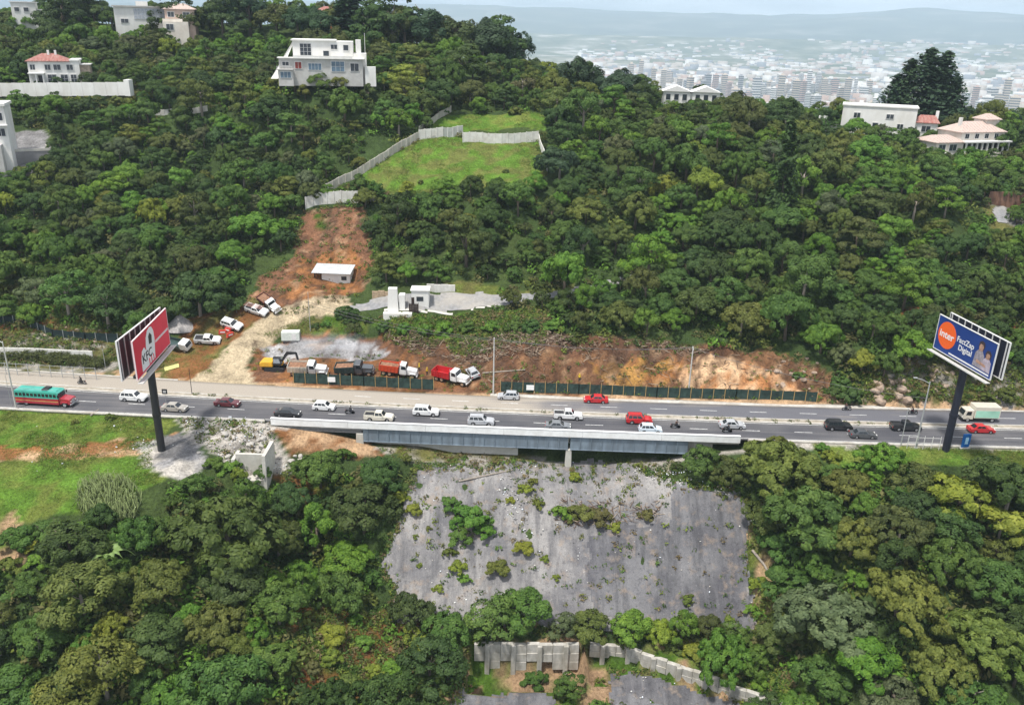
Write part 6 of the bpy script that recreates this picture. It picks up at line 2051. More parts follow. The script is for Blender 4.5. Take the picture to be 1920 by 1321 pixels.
def make_car(kind, color):
    """Parts of a car at the origin, nose towards +x. kind: sedan, hatch, suv, pickup."""
    S = dict(sedan=dict(L=4.5, W=1.76, wb=(1.38, -1.30), r=.31, belt=.90, hood=.86, tail=.92, roof=1.44, cab=(-1.72, 1.05, -1.0, .38)),
             hatch=dict(L=4.0, W=1.70, wb=(1.25, -1.20), r=.30, belt=.93, hood=.88, tail=.98, roof=1.52, cab=(-1.85, 1.0, -1.45, .35)),
             suv=dict(L=4.7, W=1.86, wb=(1.42, -1.35), r=.37, belt=1.08, hood=1.04, tail=1.12, roof=1.76, cab=(-2.22, .95, -1.95, .38)),
             pickup=dict(L=5.2, W=1.82, wb=(1.60, -1.50), r=.38, belt=1.08, hood=1.05, tail=1.05, roof=1.76, cab=(-.72, 1.10, -.62, .55)))[kind]
    L, W, r = S['L'], S['W'], S['r']
    pm = paint_mat(color)
    e = bpy.data.objects.new('car', None); link(e)
    f, b = L / 2, -L / 2
    zb = .24 if kind in ('sedan', 'hatch') else .34
    wf, wr = S['wb']
    pr = [(b + .10, zb + .04), (b, .52), (b + .03, S['tail'] - .08), (b + .12, S['tail'])]
    pr += [(S['cab'][0] + .02, S['belt']), (S['cab'][1], S['belt'])]
    pr += [(f - .65, S['hood']), (f - .18, S['hood'] - .12), (f - .03, .66), (f, .46), (f - .08, zb + .03)]
    ar = r * 1.17
    pr += [(wf + ar, zb)] + [p for p in arch(wf, ar, 7, r) if p[1] > zb] + [(wf - ar, zb)]
    pr += [(wr + ar, zb)] + [p for p in arch(wr, ar, 7, r) if p[1] > zb] + [(wr - ar, zb)]
    if kind == 'pickup':
        pr[2:6] = [(b + .02, .98), (b + .06, 1.05), (S['cab'][0], 1.05), (S['cab'][1], S['belt'])]
    MB().prism(pr, -W / 2, W / 2, inset=.05, iw=.09).build('body', pm, e)
    x0, x1, x2, x3 = S['cab']
    zt, zb_ = S['roof'], S['belt'] - .02
    wb_, wt = W / 2 - .07, W / 2 - .24
    c8 = [(x0, -wb_, zb_), (x1, -wb_, zb_), (x1, wb_, zb_), (x0, wb_, zb_), (x2, -wt, zt - .05), (x3, -wt, zt - .05), (x3, wt, zt - .05), (x2, wt, zt - .05)]
    m = MB().add(c8, [(0, 1, 5, 4), (1, 2, 6, 5), (2, 3, 7, 6), (3, 0, 4, 7)])
    k = .10
    m.add([(x2, -wt, zt - .05), (x3, -wt, zt - .05), (x3, wt, zt - .05), (x2, wt, zt - .05), (x2 + k, -wt + k, zt), (x3 - k, -wt + k, zt), (x3 - k, wt - k, zt), (x2 + k, wt - k, zt)], [(0, 1, 5, 4), (1, 2, 6, 5), (2, 3, 7, 6), (3, 0, 4, 7), (4, 5, 6, 7)])
    m.build('cabin', pm, e)
    V8 = [Vector(p) for p in c8]

    def pane(nm, q, u0, u1, v0, v1, off=.012):
        A, B_, C_, D_ = (V8[i] for i in q)
        f_ = lambda u, v: (A * (1 - u) + B_ * u) * (1 - v) + (D_ * (1 - u) + C_ * u) * v
        P = [f_(u0, v0), f_(u1, v0), f_(u1, v1), f_(u0, v1)]
        n = (P[1] - P[0]).cross(P[3] - P[0]).normalized() * off
        MB().slab(*[p + n for p in P], off + .002).build(nm, CARGLASS, e)
    pane('windscreen', (1, 2, 6, 5), .05, .95, .08, .94)
    pane('rear_window', (3, 0, 4, 7), .08, .92, .12 if kind != 'pickup' else .25, .9)
    for q, sgn in (((0, 1, 5, 4), 1), ((2, 3, 7, 6), -1)):
        if kind == 'pickup':
            sp = [(.08, .50), (.54, .90)]
        elif kind == 'sedan':
            sp = [(.16, .48), (.51, .84)]
        else:
            sp = [(.06, .28), (.31, .58), (.61, .88)]
        for u0, u1 in sp:
            if sgn < 0: u0, u1 = 1 - u1, 1 - u0
            pane('side_window', q, u0, u1, .12, .9)
    for y in (-1, 1):
        for x in (wf, wr): wheel_at(e, x, y * (W / 2 - .02), r)
        hx = f - .20
        MB().box(hx, hx + .14, y * (W / 2 - .36) - .22, y * (W / 2 - .36) + .22, .62, .76, bev=.02).build('headlight', LAMPW, e)
        MB().box(b - .01, b + .10, y * (W / 2 - .24) - .14, y * (W / 2 - .24) + .14, .66, .90, bev=.02).build('tail_light', LAMPR, e)
        MB().box(x1 - .42, x1 - .24, y * (W / 2 + .06) - .08, y * (W / 2 + .06) + .08, S['belt'] + .0, S['belt'] + .14, bev=.02).build('mirror', pm, e)
    MB().box(f - .12, f + .03, -W / 2 + .10, W / 2 - .10, zb + .02, .50, bev=.03).build('bumper', PLASTIC if kind in ('pickup', 'suv') else pm, e)
    MB().box(b - .04, b + .11, -W / 2 + .10, W / 2 - .10, zb + .06, .54, bev=.03).build('bumper', PLASTIC if kind in ('pickup', 'suv') else pm, e)
    MB().box(f - .03, f + .012, -.42, .42, .52, .66).build('grille', PLASTIC, e)
    if kind == 'pickup':
        bx0_, bx1_ = b + .10, x0 - .05
        for y in (-1, 1): MB().box(bx0_, bx1_, min(y * (W / 2 - .12), y * (W / 2 - .03)), max(y * (W / 2 - .12), y * (W / 2 - .03)), 1.045, 1.26, bev=.02).build('bed_side', pm, e)
        MB().box(b + .03, b + .09, -W / 2 + .06, W / 2 - .06, 1.045, 1.26, bev=.015).build('tailgate', pm, e)
        MB().box(bx0_ + .05, bx1_, -W / 2 + .14, W / 2 - .14, 1.052, 1.075).build('bed_liner', PLASTIC, e)
    if kind == 'suv':
        for y in (-.62, .62): MB().tube([(x2 + .2, y, zt + .05), (x3 - .2, y, zt + .05)], .025, 5).build('roof_rail', PLASTIC, e)
    return e


CARS_BUILT = {}


def place_car(kind, color, pos, heading, label, name=None, cat='car', scale=1.0, z=None, pitch=0.0):
    key = (kind, color)
    if key not in CARS_BUILT:
        CARS_BUILT[key] = make_car(kind, color); e = CARS_BUILT[key]
    else:
        e = copy_tree(CARS_BUILT[key])
    e.name = name or {'sedan': 'sedan_car', 'hatch': 'hatchback_car', 'suv': 'suv_car', 'pickup': 'pickup_truck'}[kind]
    e.location = pos; e.rotation_euler = (0, pitch, heading); e.scale = (scale,) * 3
    return tag(e, label, cat)


def on_road(px, py):
    p = onz(px, py, 0.0)
    x = p[0]
    return (x, p[1], 0.004), 2 * 2.7e-4 * x - .043


TRAFFIC = [
    ('suv', 'white', 252, 750, 1, 'white suv driving between the bus and the red billboard pole'), ('sedan', 'beige', 328, 769, 1, 'beige sedan just past the red billboard pole'), ('sedan', 'maroon', 427, 760, 1, 'maroon sedan driving along the median'),
    ('sedan', 'black', 540, 779, 1, 'black sedan at the left end of the bridge parapet'), ('hatch', 'white', 608, 767, 1, 'white hatchback ahead of the maroon sedan beside the median'), ('pickup', 'cream', 711, 787, 1, 'cream pickup truck hugging the white bridge parapet'),
    ('suv', 'white', 799, 777, 1, 'white suv in the middle of the bridge beside the median'), ('suv', 'silver', 902, 795, 1, 'silver suv hugging the bridge parapet behind the dark sedan'), ('sedan', 'grey', 1046, 803, 1, 'grey sedan close to the parapet beside the white pickup'),
    ('pickup', 'white', 1065, 784, 1, 'white pickup truck driving on the bridge above the pier'), ('suv', 'red', 1198, 792, 1, 'red suv driving on the bridge'), ('hatch', 'pale blue', 1219, 809, 1, 'pale blue small car against the parapet below the red suv'),
    ('sedan', 'silver', 1372, 801, 1, 'silver sedan near the right end of the bridge'), ('suv', 'black', 1571, 804, 1, 'black suv past the bridge above the olive tree'), ('sedan', 'dark grey', 1617, 819, 1, 'dark grey sedan half hidden by the bright green bush'),
    ('pickup', 'black', 1697, 805, 1, 'black pickup truck behind the tall street lamp'), ('sedan', 'red', 1838, 809, 1, 'red sedan below the box truck'), ('hatch', 'silver', 953, 747, -1, 'silver hatchback on the far carriageway by the fence gap pole'),
    ('sedan', 'red', 1117, 753, -1, 'red sedan on the far carriageway below the ochre bank')]
for kind, c, px_, py_, dr, lb in TRAFFIC:
    pos, sl = on_road(px_, py_)
    place_car(kind, c, pos, sl + (0 if dr > 0 else math.pi), lb, cat='pickup' if kind == 'pickup' else 'car', scale=1.03)


def on_ground(px, py):
    p = hit(px, py)
    return (p[0], p[1], p[2] + .02)


def tilt_to_ground(e):
    x, y = e.location.x, e.location.y
    a = e.rotation_euler.z
    d = 1.6
    zf = float(height(x + math.cos(a) * d, y + math.sin(a) * d)); zb2 = float(height(x - math.cos(a) * d, y - math.sin(a) * d))
    zl = float(height(x - math.sin(a) * .8, y + math.cos(a) * .8)); zr = float(height(x + math.sin(a) * .8, y - math.cos(a) * .8))
    e.rotation_euler = (math.atan2(zl - zr, 1.6), -math.atan2(zf - zb2, 2 * d), a)
    e.location.z = (zf + zb2) / 2 + .08


for kind, c, px_, py_, a, lb in [
    ('pickup', 'white', 391, 644, .03, 'white pickup truck parked lowest beside the dirt track'), ('suv', 'white', 437, 615, -.42, 'white suv parked beside the dirt track behind red barriers'), ('pickup', 'white', 483, 587, -.40, 'white pickup truck with long pipes parked up the dirt track'),
    ('suv', 'silver', 888, 704, 1.9, 'small silver vehicle parked among the cut branches by the yard')]:
    e = place_car(kind, c, on_ground(px_, py_), a, lb, cat='pickup' if kind == 'pickup' else 'car', scale=1.04)
    tilt_to_ground(e)
    if 'pipes' in lb:
        for y in (-.5, -.2, .1, .4):
            MB().tube([(-2.9, y, 1.55), (1.9, y, 1.98)], .05, 6).build('pipe', pmat('rusty_pipe', (0.40, 0.22, 0.18), rough=.7), e)
        MB().tube([(-2.2, -.7, 1.2), (-2.2, -.7, 1.6), (-2.2, .7, 1.6), (-2.2, .7, 1.2)], .035, 5).build('rack', FRAMEW, e)

# ---- trucks, bus, excavator
STEELD = pmat('truck_chassis', (0.03, 0.03, 0.032), var=.2, rough=.7)
SOILLOAD = pmat('soil_load', (0.24, 0.13, 0.08), var=.35, scale=2, rough=1, bump=.6)


def make_dump(cab, box, load=True):
    e = empty('dump_truck')
    cm, bm_ = paint_mat(cab), paint_mat(box)
    MB().box(-3.6, 3.4, -.42, .42, .62, .92).build('chassis', STEELD, e)
    # bonnet, cab and windscreen
    MB().prism([(1.75, .75), (3.75, .75), (3.85, 1.2), (3.75, 1.72), (1.75, 1.92)], -.85, .85, inset=.05, iw=.08).build('hood', cm, e)
    m = MB().prism([(.35, .78), (1.74, .78), (1.74, 1.9), (1.45, 2.72), (.35, 2.78)], -1.1, 1.1, inset=.04, iw=.07); m.build('cab', cm, e)
    MB().slab((1.77, -.95, 1.96), (1.77, .95, 1.96), (1.53, .88, 2.62), (1.53, -.88, 2.62), .03).build('windscreen', CARGLASS, e)
    for s in (-1, 1):
        a = [(.62, s * 1.115, 1.85), (1.55, s * 1.115, 1.85), (1.38, s * 1.115, 2.55), (.62, s * 1.115, 2.55)]
        if s > 0: a = a[::-1]
        MB().slab(*a, .02).build('side_window', CARGLASS, e)
        MB().tube([(2.9, s * .98, 1.2), (3.2, s * 1.0, 1.18)], .42, 10).build('fender', cm, e) if False else MB().box(2.42, 3.58, min(s * .86, s * 1.15), max(s * .86, s * 1.15), 1.04, 1.2, bev=.05).build('fender', cm, e)
        MB().box(3.72, 3.86, s * .58 - .16, s * .58 + .16, 1.02, 1.28, bev=.03).build('headlight', LAMPW, e)
        MB().tube([(.55, s * .0 + s * .62, .62), (1.5, s * .62, .62)], .28, 10).build('fuel_tank', RIM, e)
        MB().box(1.50, 1.62, min(s * 1.14, s * 1.42), max(s * 1.14, s * 1.42), 2.0, 2.4).build('mirror', PLASTIC, e)
    MB().box(3.82, 4.02, -1.1, 1.1, .55, .85, bev=.04).build('bumper', cm, e)
    MB().box(3.86, 3.9, -.5, .5, .95, 1.6).build('grille', RIM, e)
    MB().tube([(.22, -.8, 1.0), (.22, -.8, 3.1)], .07, 8).build('exhaust_stack', RIM, e)
    # open tipping body of ribbed sheets
    z0, z1 = 1.05, 2.35
    MB().box(-3.75, .08, -1.2, 1.2, .95, 1.06).build('box_floor', bm_, e)
    for s in (-1, 1):
        side = MB().add([(-3.75, s * 1.2, z0 + .01), (.08, s * 1.2, z0 + .01), (.08, s * 1.27, z1), (-3.75, s * 1.27, z1 - .1), (-3.75, s * 1.14, z0 + .01), (.08, s * 1.14, z0 + .01), (.08, s * 1.21, z1), (-3.75, s * 1.21, z1 - .1)],
                        [(0, 1, 2, 3), (7, 6, 5, 4), (3, 2, 6, 7), (0, 4, 5, 1), (0, 3, 7, 4), (1, 5, 6, 2)]).build('box_side', bm_, e)
        for i in range(6):
            x = -3.6 + i * .7
            MB().box(x, x + .10, min(s * 1.215, s * 1.33), max(s * 1.215, s * 1.33), z0, z1 - .12).build('rib', bm_, side)
    MB().box(.09, .16, -1.2, 1.2, z0, z1 + .25).build('headboard', bm_, e)
    MB().box(.16, .8, -1.1, 1.1, z1 + .28, z1 + .36).build('cab_guard', bm_, e)
    MB().box(-3.83, -3.76, -1.22, 1.22, z0, z1 - .12).build('tailgate', bm_, e)
    if load:
        m = MB(); nx, ny = 9, 6; rw = random.Random(len(cab))
        vs = [(-3.65 + 3.65 * i / (nx - 1), -1.12 + 2.24 * j / (ny - 1), z1 - .38 + .45 * math.sin(math.pi * i / (nx - 1)) * math.sin(math.pi * j / (ny - 1)) + rw.uniform(-.05, .05)) for i in range(nx) for j in range(ny)]
        m.add(vs, [(i * ny + j, (i + 1) * ny + j, (i + 1) * ny + j + 1, i * ny + j + 1) for i in range(nx - 1) for j in range(ny - 1)]).build('soil_load', SOILLOAD, e)
    for y in (-1.12, 1.12):
        for x in (3.0, -1.6, -2.8): wheel_at(e, x, y, .52, .34 if x < 0 else .28, rim=pmat('dusty_rim', (0.42, 0.30, 0.2), rough=.8))
    return e


for cab, box, px_, py_, a, lb, nm in [
    ('white', 'cream', 578, 701, .0, 'white dump truck standing beside the yellow excavator', 'dump_truck'), ('dark grey', 'dark green', 666, 703, -.02, 'dark dump truck between the white and the red dump trucks', 'dump_truck'),
    ('white', 'orange red', 746, 704, -.03, 'white dump truck with orange-red tipping body in the yard', 'dump_truck'), ('white', 'red', 846, 717, -.42, 'dump truck with red body slanting down to the road', 'dump_truck'),
    ('white', 'maroon', 508, 574, -.75, 'white-cabbed truck with dark red body parked highest up the track', 'dump_truck')]:
    e = make_dump(cab, box, load=(px_ != 846))
    e.name = nm; e.location = on_ground(px_, py_); e.rotation_euler = (0, 0, a); tag(e, lb, 'truck')
    if px_ == 508: e.scale = (.85,) * 3
    tilt_to_ground(e)
# dark green flatbed behind the red billboard
e = empty('flatbed_truck', on_ground(338, 656), -.3, 'dark green truck with white cab half hidden behind the red billboard', 'truck')
MB().box(-3.2, .8, -1.1, 1.1, .8, 1.0).build('flatbed', paint_mat('dark green'), e)
for s in (-1, 1): MB().box(-3.2, .8, min(s * 1.04, s * 1.1), max(s * 1.04, s * 1.1), 1.01, 1.7).build('side_board', paint_mat('dark green'), e)
MB().prism([(.9, .7), (2.7, .7), (2.75, 1.4), (2.45, 2.3), (.9, 2.35)], -1.0, 1.0, inset=.05, iw=.08).build('cab', paint_mat('white'), e)
MB().slab((2.77, -.85, 1.5), (2.77, .85, 1.5), (2.50, .8, 2.2), (2.50, -.8, 2.2), .03).build('windscreen', CARGLASS, e)
for y in (-1.02, 1.02):
    for x in (1.9, -2.1): wheel_at(e, x, y, .45, .26)
tilt_to_ground(e)
# box truck on the far carriageway
pos, sl = on_road(1832, 787)
e = empty('box_truck', pos, sl + math.pi, 'white box truck with pale green side heading left on the far carriageway', 'truck')
MB().box(-3.3, 2.4, -.4, .4, .55, .8).build('chassis', STEELD, e)
MB().box(-3.4, 1.35, -1.15, 1.15, .86, 3.15, bev=.05).build('cargo_box', paint_mat('cream'), e)
for s in (-1, 1): MB().box(-3.2, 1.2, min(s * 1.152, s * 1.165), max(s * 1.152, s * 1.165), 1.0, 2.4).build('side_print', pmat('pale_green_print', (0.36, 0.66, 0.52), var=.25, scale=.4, rough=.5), e)
MB().prism([(1.45, .6), (3.25, .6), (3.32, 1.3), (3.0, 2.35), (1.45, 2.4)], -1.05, 1.05, inset=.05, iw=.08).build('cab', paint_mat('cream'), e)
MB().slab((3.34, -.9, 1.4), (3.34, .9, 1.4), (3.06, .85, 2.25), (3.06, -.85, 2.25), .03).build('windscreen', CARGLASS, e)
for s in (-1, 1):
    a = [(1.9, s * 1.06, 1.4), (2.9, s * 1.06, 1.4), (2.7, s * 1.06, 2.15), (1.9, s * 1.06, 2.15)]
    MB().slab(*(a if s < 0 else a[::-1]), .02).build('side_window', CARGLASS, e)
    MB().box(3.25, 3.36, s * .7 - .16, s * .7 + .16, .8, 1.0).build('headlight', LAMPW, e)
    MB().box(-3.44, -3.40, s * .9 - .1, s * .9 + .1, .9, 1.2).build('tail_light', LAMPR, e)
MB().box(3.26, 3.42, -1.0, 1.0, .45, .72, bev=.03).build('bumper', PLASTIC, e)
for y in (-1.06, 1.06):
    for x in (2.4, -2.2): wheel_at(e, x, y, .45, .26)
# the bus
pos, sl = on_road(90, 757)
e = empty('bus', pos, sl, 'red and teal bus with long red bonnet beside the grassy terrace', 'bus')
TE, RE = paint_mat('teal'), paint_mat('bus red')
MB().prism([(-5.6, .55), (3.0, .55), (3.0, 1.62), (-5.6, 1.62)], -1.22, 1.22, inset=.03, iw=.06).build('lower_body', RE, e)
MB().prism([(-5.6, 1.63), (3.0, 1.63), (3.0, 2.72), (2.75, 2.95), (-5.3, 2.95), (-5.6, 2.75)], -1.2, 1.2, inset=.03, iw=.10).build('upper_body', TE, e)
MB().box(-5.2, 2.6, -1.0, 1.0, 2.951, 3.08, bev=.05, top=(.1, .25)).build('roof', TE, e)
MB().prism([(3.01, .6), (5.0, .6), (5.1, 1.1), (4.95, 1.55), (3.01, 1.8)], -1.0, 1.0, inset=.05, iw=.10).build('hood', RE, e)
MB().slab((3.03, -1.05, 1.85), (3.03, 1.05, 1.85), (3.02, 1.0, 2.65), (3.02, -1.0, 2.65), .03).build('windscreen', CARGLASS, e)
for s in (-1, 1):
    for i in range(11):
        x = -5.2 + i * .73
        a = [(x, s * 1.215, 1.95), (x + .56, s * 1.215, 1.95), (x + .56, s * 1.215, 2.55), (x, s * 1.215, 2.55)]
        MB().slab(*(a if s < 0 else a[::-1]), .03).build('side_window', CARGLASS, e)
    MB().box(-5.55, 2.95, min(s * 1.222, s * 1.235), max(s * 1.222, s * 1.235), 1.05, 1.15).build('trim_strip', pmat('gold_trim', (0.55, 0.40, 0.12)), e)
    MB().box(3.35, 4.6, min(s * .98, s * 1.2), max(s * .98, s * 1.2), .95, 1.12, bev=.05).build('fender', RE, e)
    MB().box(4.98, 5.12, s * .7 - .15, s * .7 + .15, .95, 1.2, bev=.03).build('headlight', LAMPW, e)
    MB().box(-5.66, -5.60, s * .95 - .12, s * .95 + .12, 1.2, 1.5).build('tail_light', LAMPR, e)
    MB().box(3.05, 3.15, min(s * 1.25, s * 1.5), max(s * 1.25, s * 1.5), 2.0, 2.5).build('mirror', PLASTIC, e)
MB().box(5.05, 5.25, -1.15, 1.15, .5, .78, bev=.04).build('bumper', RIM, e); MB().box(5.07, 5.13, -.5, .5, .8, 1.45).build('grille', RIM, e)
rk = MB().box(-.2, .9, -.8, .8, 3.09, 3.3); rk.build('roof_luggage', PLASTIC, e)
for y in (-.9, .9): MB().tube([(-5.0, y, 3.25), (2.2, y, 3.25)], .03, 5).build('roof_rack', RIM, e)
for y in (-1.18, 1.18):
    for x in (4.0, -3.4): wheel_at(e, x, y, .5, .3)
# excavator
e = empty('excavator', on_ground(517, 693), 0, 'yellow excavator with dark cab standing at the edge of the truck yard', 'excavator')
YEL = pmat('excavator_yellow', (0.70, 0.38, 0.03), var=.12, rough=.5, dirt=(0.3, 0.18, 0.08), dirt_amt=.4)
for s in (-1, 1):
    tr = [(-1.7, 0), (1.7, 0), (2.05, .35), (1.95, .7), (1.6, .85), (-1.6, .85), (-1.95, .7), (-2.05, .35)]
    MB().prism(tr, s * 1.15 - .28, s * 1.15 + .28).build('track', STEELD, e)
MB().box(-.9, .9, -.85, .85, .4, 1.0).build('undercarriage', STEELD, e)
MB().box(-2.6, -.2, -1.25, 1.25, 1.05, 2.15, bev=.12).build('engine_housing', YEL, e)
MB().box(-2.9, -2.2, -1.2, 1.2, 1.0, 1.9, bev=.15).build('counterweight', YEL, e)
MB().box(-.18, 1.5, -.2, 1.2, 1.05, 1.5, bev=.05).build('platform', YEL, e)
MB().prism([(-.1, 1.52), (1.5, 1.52), (1.6, 2.2), (1.25, 3.0), (-.1, 3.05)], -1.22, -.22, inset=.04).build('cab', PLASTIC, e)
MB().slab((-.0, -1.235, 1.9), (1.4, -1.235, 1.9), (1.15, -1.235, 2.85), (-.0, -1.235, 2.85), .015).build('cab_window', pmat('cab_glass', (0.30, 0.34, 0.38), rough=.1), e)
MB().slab((1.62, -1.1, 1.9), (1.62, -.35, 1.9), (1.32, -.35, 2.9), (1.32, -1.1, 2.9), .015).build('cab_window', pmat('cab_glass', (0.3, 0.34, 0.38)), e)
bo = MB()
bo.prism([(.9, 1.4), (1.3, 1.35), (2.6, 3.3), (4.3, 3.5), (4.3, 3.85), (2.4, 3.9), (2.0, 3.4)], .05, .45); bo.build('boom', PLASTIC, e)
MB().prism([(4.1, 3.9), (4.5, 3.75), (4.9, 1.6), (4.6, 1.5)], .08, .42).build('dipper_arm', PLASTIC, e)
MB().prism([(4.5, 1.5), (5.1, 1.6), (5.0, .9), (4.4, .5), (4.0, .75), (4.35, 1.0)], -.2, .7).build('bucket', STEELD, e)
MB().tube([(1.6, .25, 2.0), (2.7, .25, 3.35)], .07, 6).build('hydraulic_ram', RIM, e)

# ------------------------------------------------------------------ people and motorcycles
SKINM = pmat('skin', (0.35, 0.2, 0.13), var=.08, rough=.6)


def body_mesh(pose, mat_name, top_col, leg_col):
    """One continuous skinned figure. Joints in metres, pelvis at the origin."""
    J = {
        'stand': dict(pel=(0, 0, .95), chest=(0, 0, 1.30), neck=(0, 0, 1.47), head=(.02, 0, 1.60), top=(.02, 0, 1.74), sl=(0, .19, 1.42), el=(.03, .27, 1.15), wl=(.12, .26, .92), hl=(.16, .25, .82), sr=(0, -.19, 1.42), er=(.03, -.27, 1.15), wr=(.14, -.24, .93), hr=(.19, -.23, .84),
                      tl=(0, .10, .90), kl=(.04, .11, .50), al=(0, .12, .08), fl=(.17, .13, .04), tr=(0, -.10, .90), kr=(.02, -.11, .50), ar=(-.04, -.12, .08), fr=(.13, -.13, .04)),
        'ride': dict(pel=(0, 0, .86), chest=(.12, 0, 1.22), neck=(.18, 0, 1.38), head=(.23, 0, 1.50), top=(.24, 0, 1.64), sl=(.14, .19, 1.33), el=(.30, .27, 1.10), wl=(.52, .28, 1.06), hl=(.61, .27, 1.04), sr=(.14, -.19, 1.33), er=(.30, -.27, 1.10), wr=(.52, -.28, 1.06), hr=(.61, -.27, 1.04),
                     tl=(.04, .11, .84), kl=(.42, .20, .76), al=(.20, .19, .36), fl=(.36, .19, .30), tr=(.04, -.11, .84), kr=(.42, -.20, .76), ar=(.20, -.19, .36), fr=(.36, -.19, .30))}[pose]
    rad = dict(pel=.145, chest=.155, neck=.06, head=.105, top=.06, sl=.075, el=.05, wl=.038, hl=.045, sr=.075, er=.05, wr=.038, hr=.045, tl=.10, kl=.07, al=.05, fl=.045, tr=.10, kr=.07, ar=.05, fr=.045)
    E = [('pel', 'chest'), ('chest', 'neck'), ('neck', 'head'), ('head', 'top'), ('chest', 'sl'), ('sl', 'el'), ('el', 'wl'), ('wl', 'hl'), ('chest', 'sr'), ('sr', 'er'), ('er', 'wr'), ('wr', 'hr'), ('pel', 'tl'), ('tl', 'kl'), ('kl', 'al'), ('al', 'fl'), ('pel', 'tr'), ('tr', 'kr'), ('kr', 'ar'), ('ar', 'fr')]
    nm = list(J); ix = {k: i for i, k in enumerate(nm)}
    me = bpy.data.meshes.new('person')
    me.from_pydata([J[k] for k in nm], [(ix[a], ix[b]) for a, b in E], [])
    o = bpy.data.objects.new('tmp_person', me); link(o)
    md = o.modifiers.new('skin', 'SKIN')
    if not me.skin_vertices: me.attributes.new('skin', 'FLOAT_VECTOR', 'POINT')
    sv = me.skin_vertices[0].data
    for k in nm:
        sv[ix[k]].radius = (rad[k], rad[k]); sv[ix[k]].use_root = (k == 'pel')
    o.modifiers.new('sub', 'SUBSURF').levels = 1
    dg = bpy.context.evaluated_depsgraph_get()
    m2 = bpy.data.meshes.new_from_object(o.evaluated_get(dg))
    bpy.data.objects.remove(o)
    m2.materials.clear()
    for mm in (pmat('cloth_' + top_col[0], top_col[1], var=.15, rough=.9), pmat('cloth_' + leg_col[0], leg_col[1], var=.15, rough=.9), SKINM): m2.materials.append(mm)
    hz_ = J['neck'][2]
    for p in m2.polygons:
        c = p.center
        p.material_index = 2 if c.z > hz_ + .01 or min((c - Vector(J[k])).length for k in ('hl', 'hr')) < .07 else (1 if c.z < J['pel'][2] + .02 and not (pose == 'ride' and c.x > .45 and c.z > .95) else 0)
        p.use_smooth = True
    return m2


PERSON = {}


def person(pos, rz, pose, top, legs, label, hat=None):
    key = (pose, top[0], legs[0])
    if key not in PERSON: PERSON[key] = body_mesh(pose, '', top, legs)
    o = link(bpy.data.objects.new('person', PERSON[key]))
    o.location = pos; o.rotation_euler = (0, 0, rz)
    tag(o, label, 'person')
    hx, hz_ = (.235, 1.55) if pose == 'ride' else (.02, 1.66)
    if hat:
        m = MB(); vs, fs = [], []
        for i in range(5):
            t = i / 4 * math.pi / 2
            for k in range(12):
                a = 2 * math.pi * k / 12
                vs.append((hx + .155 * math.cos(t) * math.cos(a), .145 * math.cos(t) * math.sin(a), hz_ + .15 * math.sin(t)))
        for i in range(4):
            for k in range(12): fs.append((i * 12 + k, i * 12 + (k + 1) % 12, i * 12 + 12 + (k + 1) % 12, i * 12 + 12 + k))
        fs.append(tuple(range(11, -1, -1)))
        m.add(vs, fs); m.smooth = True
        m.build('helmet', hat, o)
    return o


HATB = pmat('black_helmet', (0.02, 0.02, 0.022), rough=.2); HATY = pmat('yellow_helmet', (0.75, 0.5, 0.03), rough=.4); HATW = pmat('white_helmet', (0.75, 0.75, 0.75), rough=.3)


def make_motorcycle(c):
    e = empty('motorcycle')
    for x in (.62, -.62):
        w = wheel_at(e, x, .06, .31, .12)
    MB().tube([(.62, 0, .31), (.50, 0, .75), (.42, 0, 1.02)], [.035, .035, .03], 6).build('fork', RIM, e)
    MB().tube([(.42, -.34, 1.04), (.42, 0, 1.06), (.42, .34, 1.04)], .02, 5).build('handlebar', PLASTIC, e)
    MB().prism([(-.15, .62), (.40, .66), (.42, .86), (.1, .92), (-.15, .80)], -.13, .13, inset=.03).build('fuel_tank', paint_mat(c), e)
    MB().prism([(-.80, .74), (-.14, .68), (-.12, .78), (-.75, .86)], -.13, .13, inset=.02).build('seat', PLASTIC, e)
    MB().box(-.18, .26, -.15, .15, .25, .60, bev=.04).build('engine', STEELD, e)
    MB().tube([(-.62, 0, .31), (-.1, 0, .42), (.3, 0, .6)], .035, 6).build('frame', STEELD, e)
    MB().tube([(.1, -.17, .3), (-.7, -.2, .36)], .04, 6).build('exhaust', RIM, e)
    MB().box(.48, .60, -.09, .09, .86, 1.0, bev=.02).build('headlight', LAMPW, e)
    MB().box(-.86, -.80, -.06, .06, .70, .78).build('tail_light', LAMPR, e)
    return e


BIKES = [(656, 775, 1, 'dark grey', ('charcoal jacket', (.03, .03, .035)), 'between the white hatchback and the cream pickup', HATB), (1266, 802, 1, 'black', ('brown jacket', (.10, .06, .045)), 'ahead of the red suv', HATB),
         (1363, 810, 1, 'black', ('black jacket', (.02, .02, .024)), 'beside the silver sedan at the bridge end', HATB), (154, 720, -1, 'black', ('black jacket', (.02, .02, .024)), 'on the far carriageway above the bus', HATB),
         (1587, 769, -1, 'grey', ('brown shirt', (.14, .08, .06)), 'on the far carriageway above the black suv', HATB), (1711, 776, -1, 'maroon', ('dark shirt', (.05, .035, .04)), 'on the far carriageway beside the tall street lamp', HATB)]
bike0 = {}
for px_, py_, dr, c, top, where, hat in BIKES:
    pos, sl = on_road(px_, py_)
    if c not in bike0: bike0[c] = make_motorcycle(c); e = bike0[c]
    else: e = copy_tree(bike0[c])
    a = sl + (0 if dr > 0 else math.pi)
    e.location = pos; e.rotation_euler = (0, 0, a)
    tag(e, f'{c} motorcycle {where}', 'motorcycle')
    person((pos[0], pos[1], pos[2]), a, 'ride', top, ('dark trousers', (.03, .035, .05)), f'person in {top[0]} and helmet riding {where}', hat)
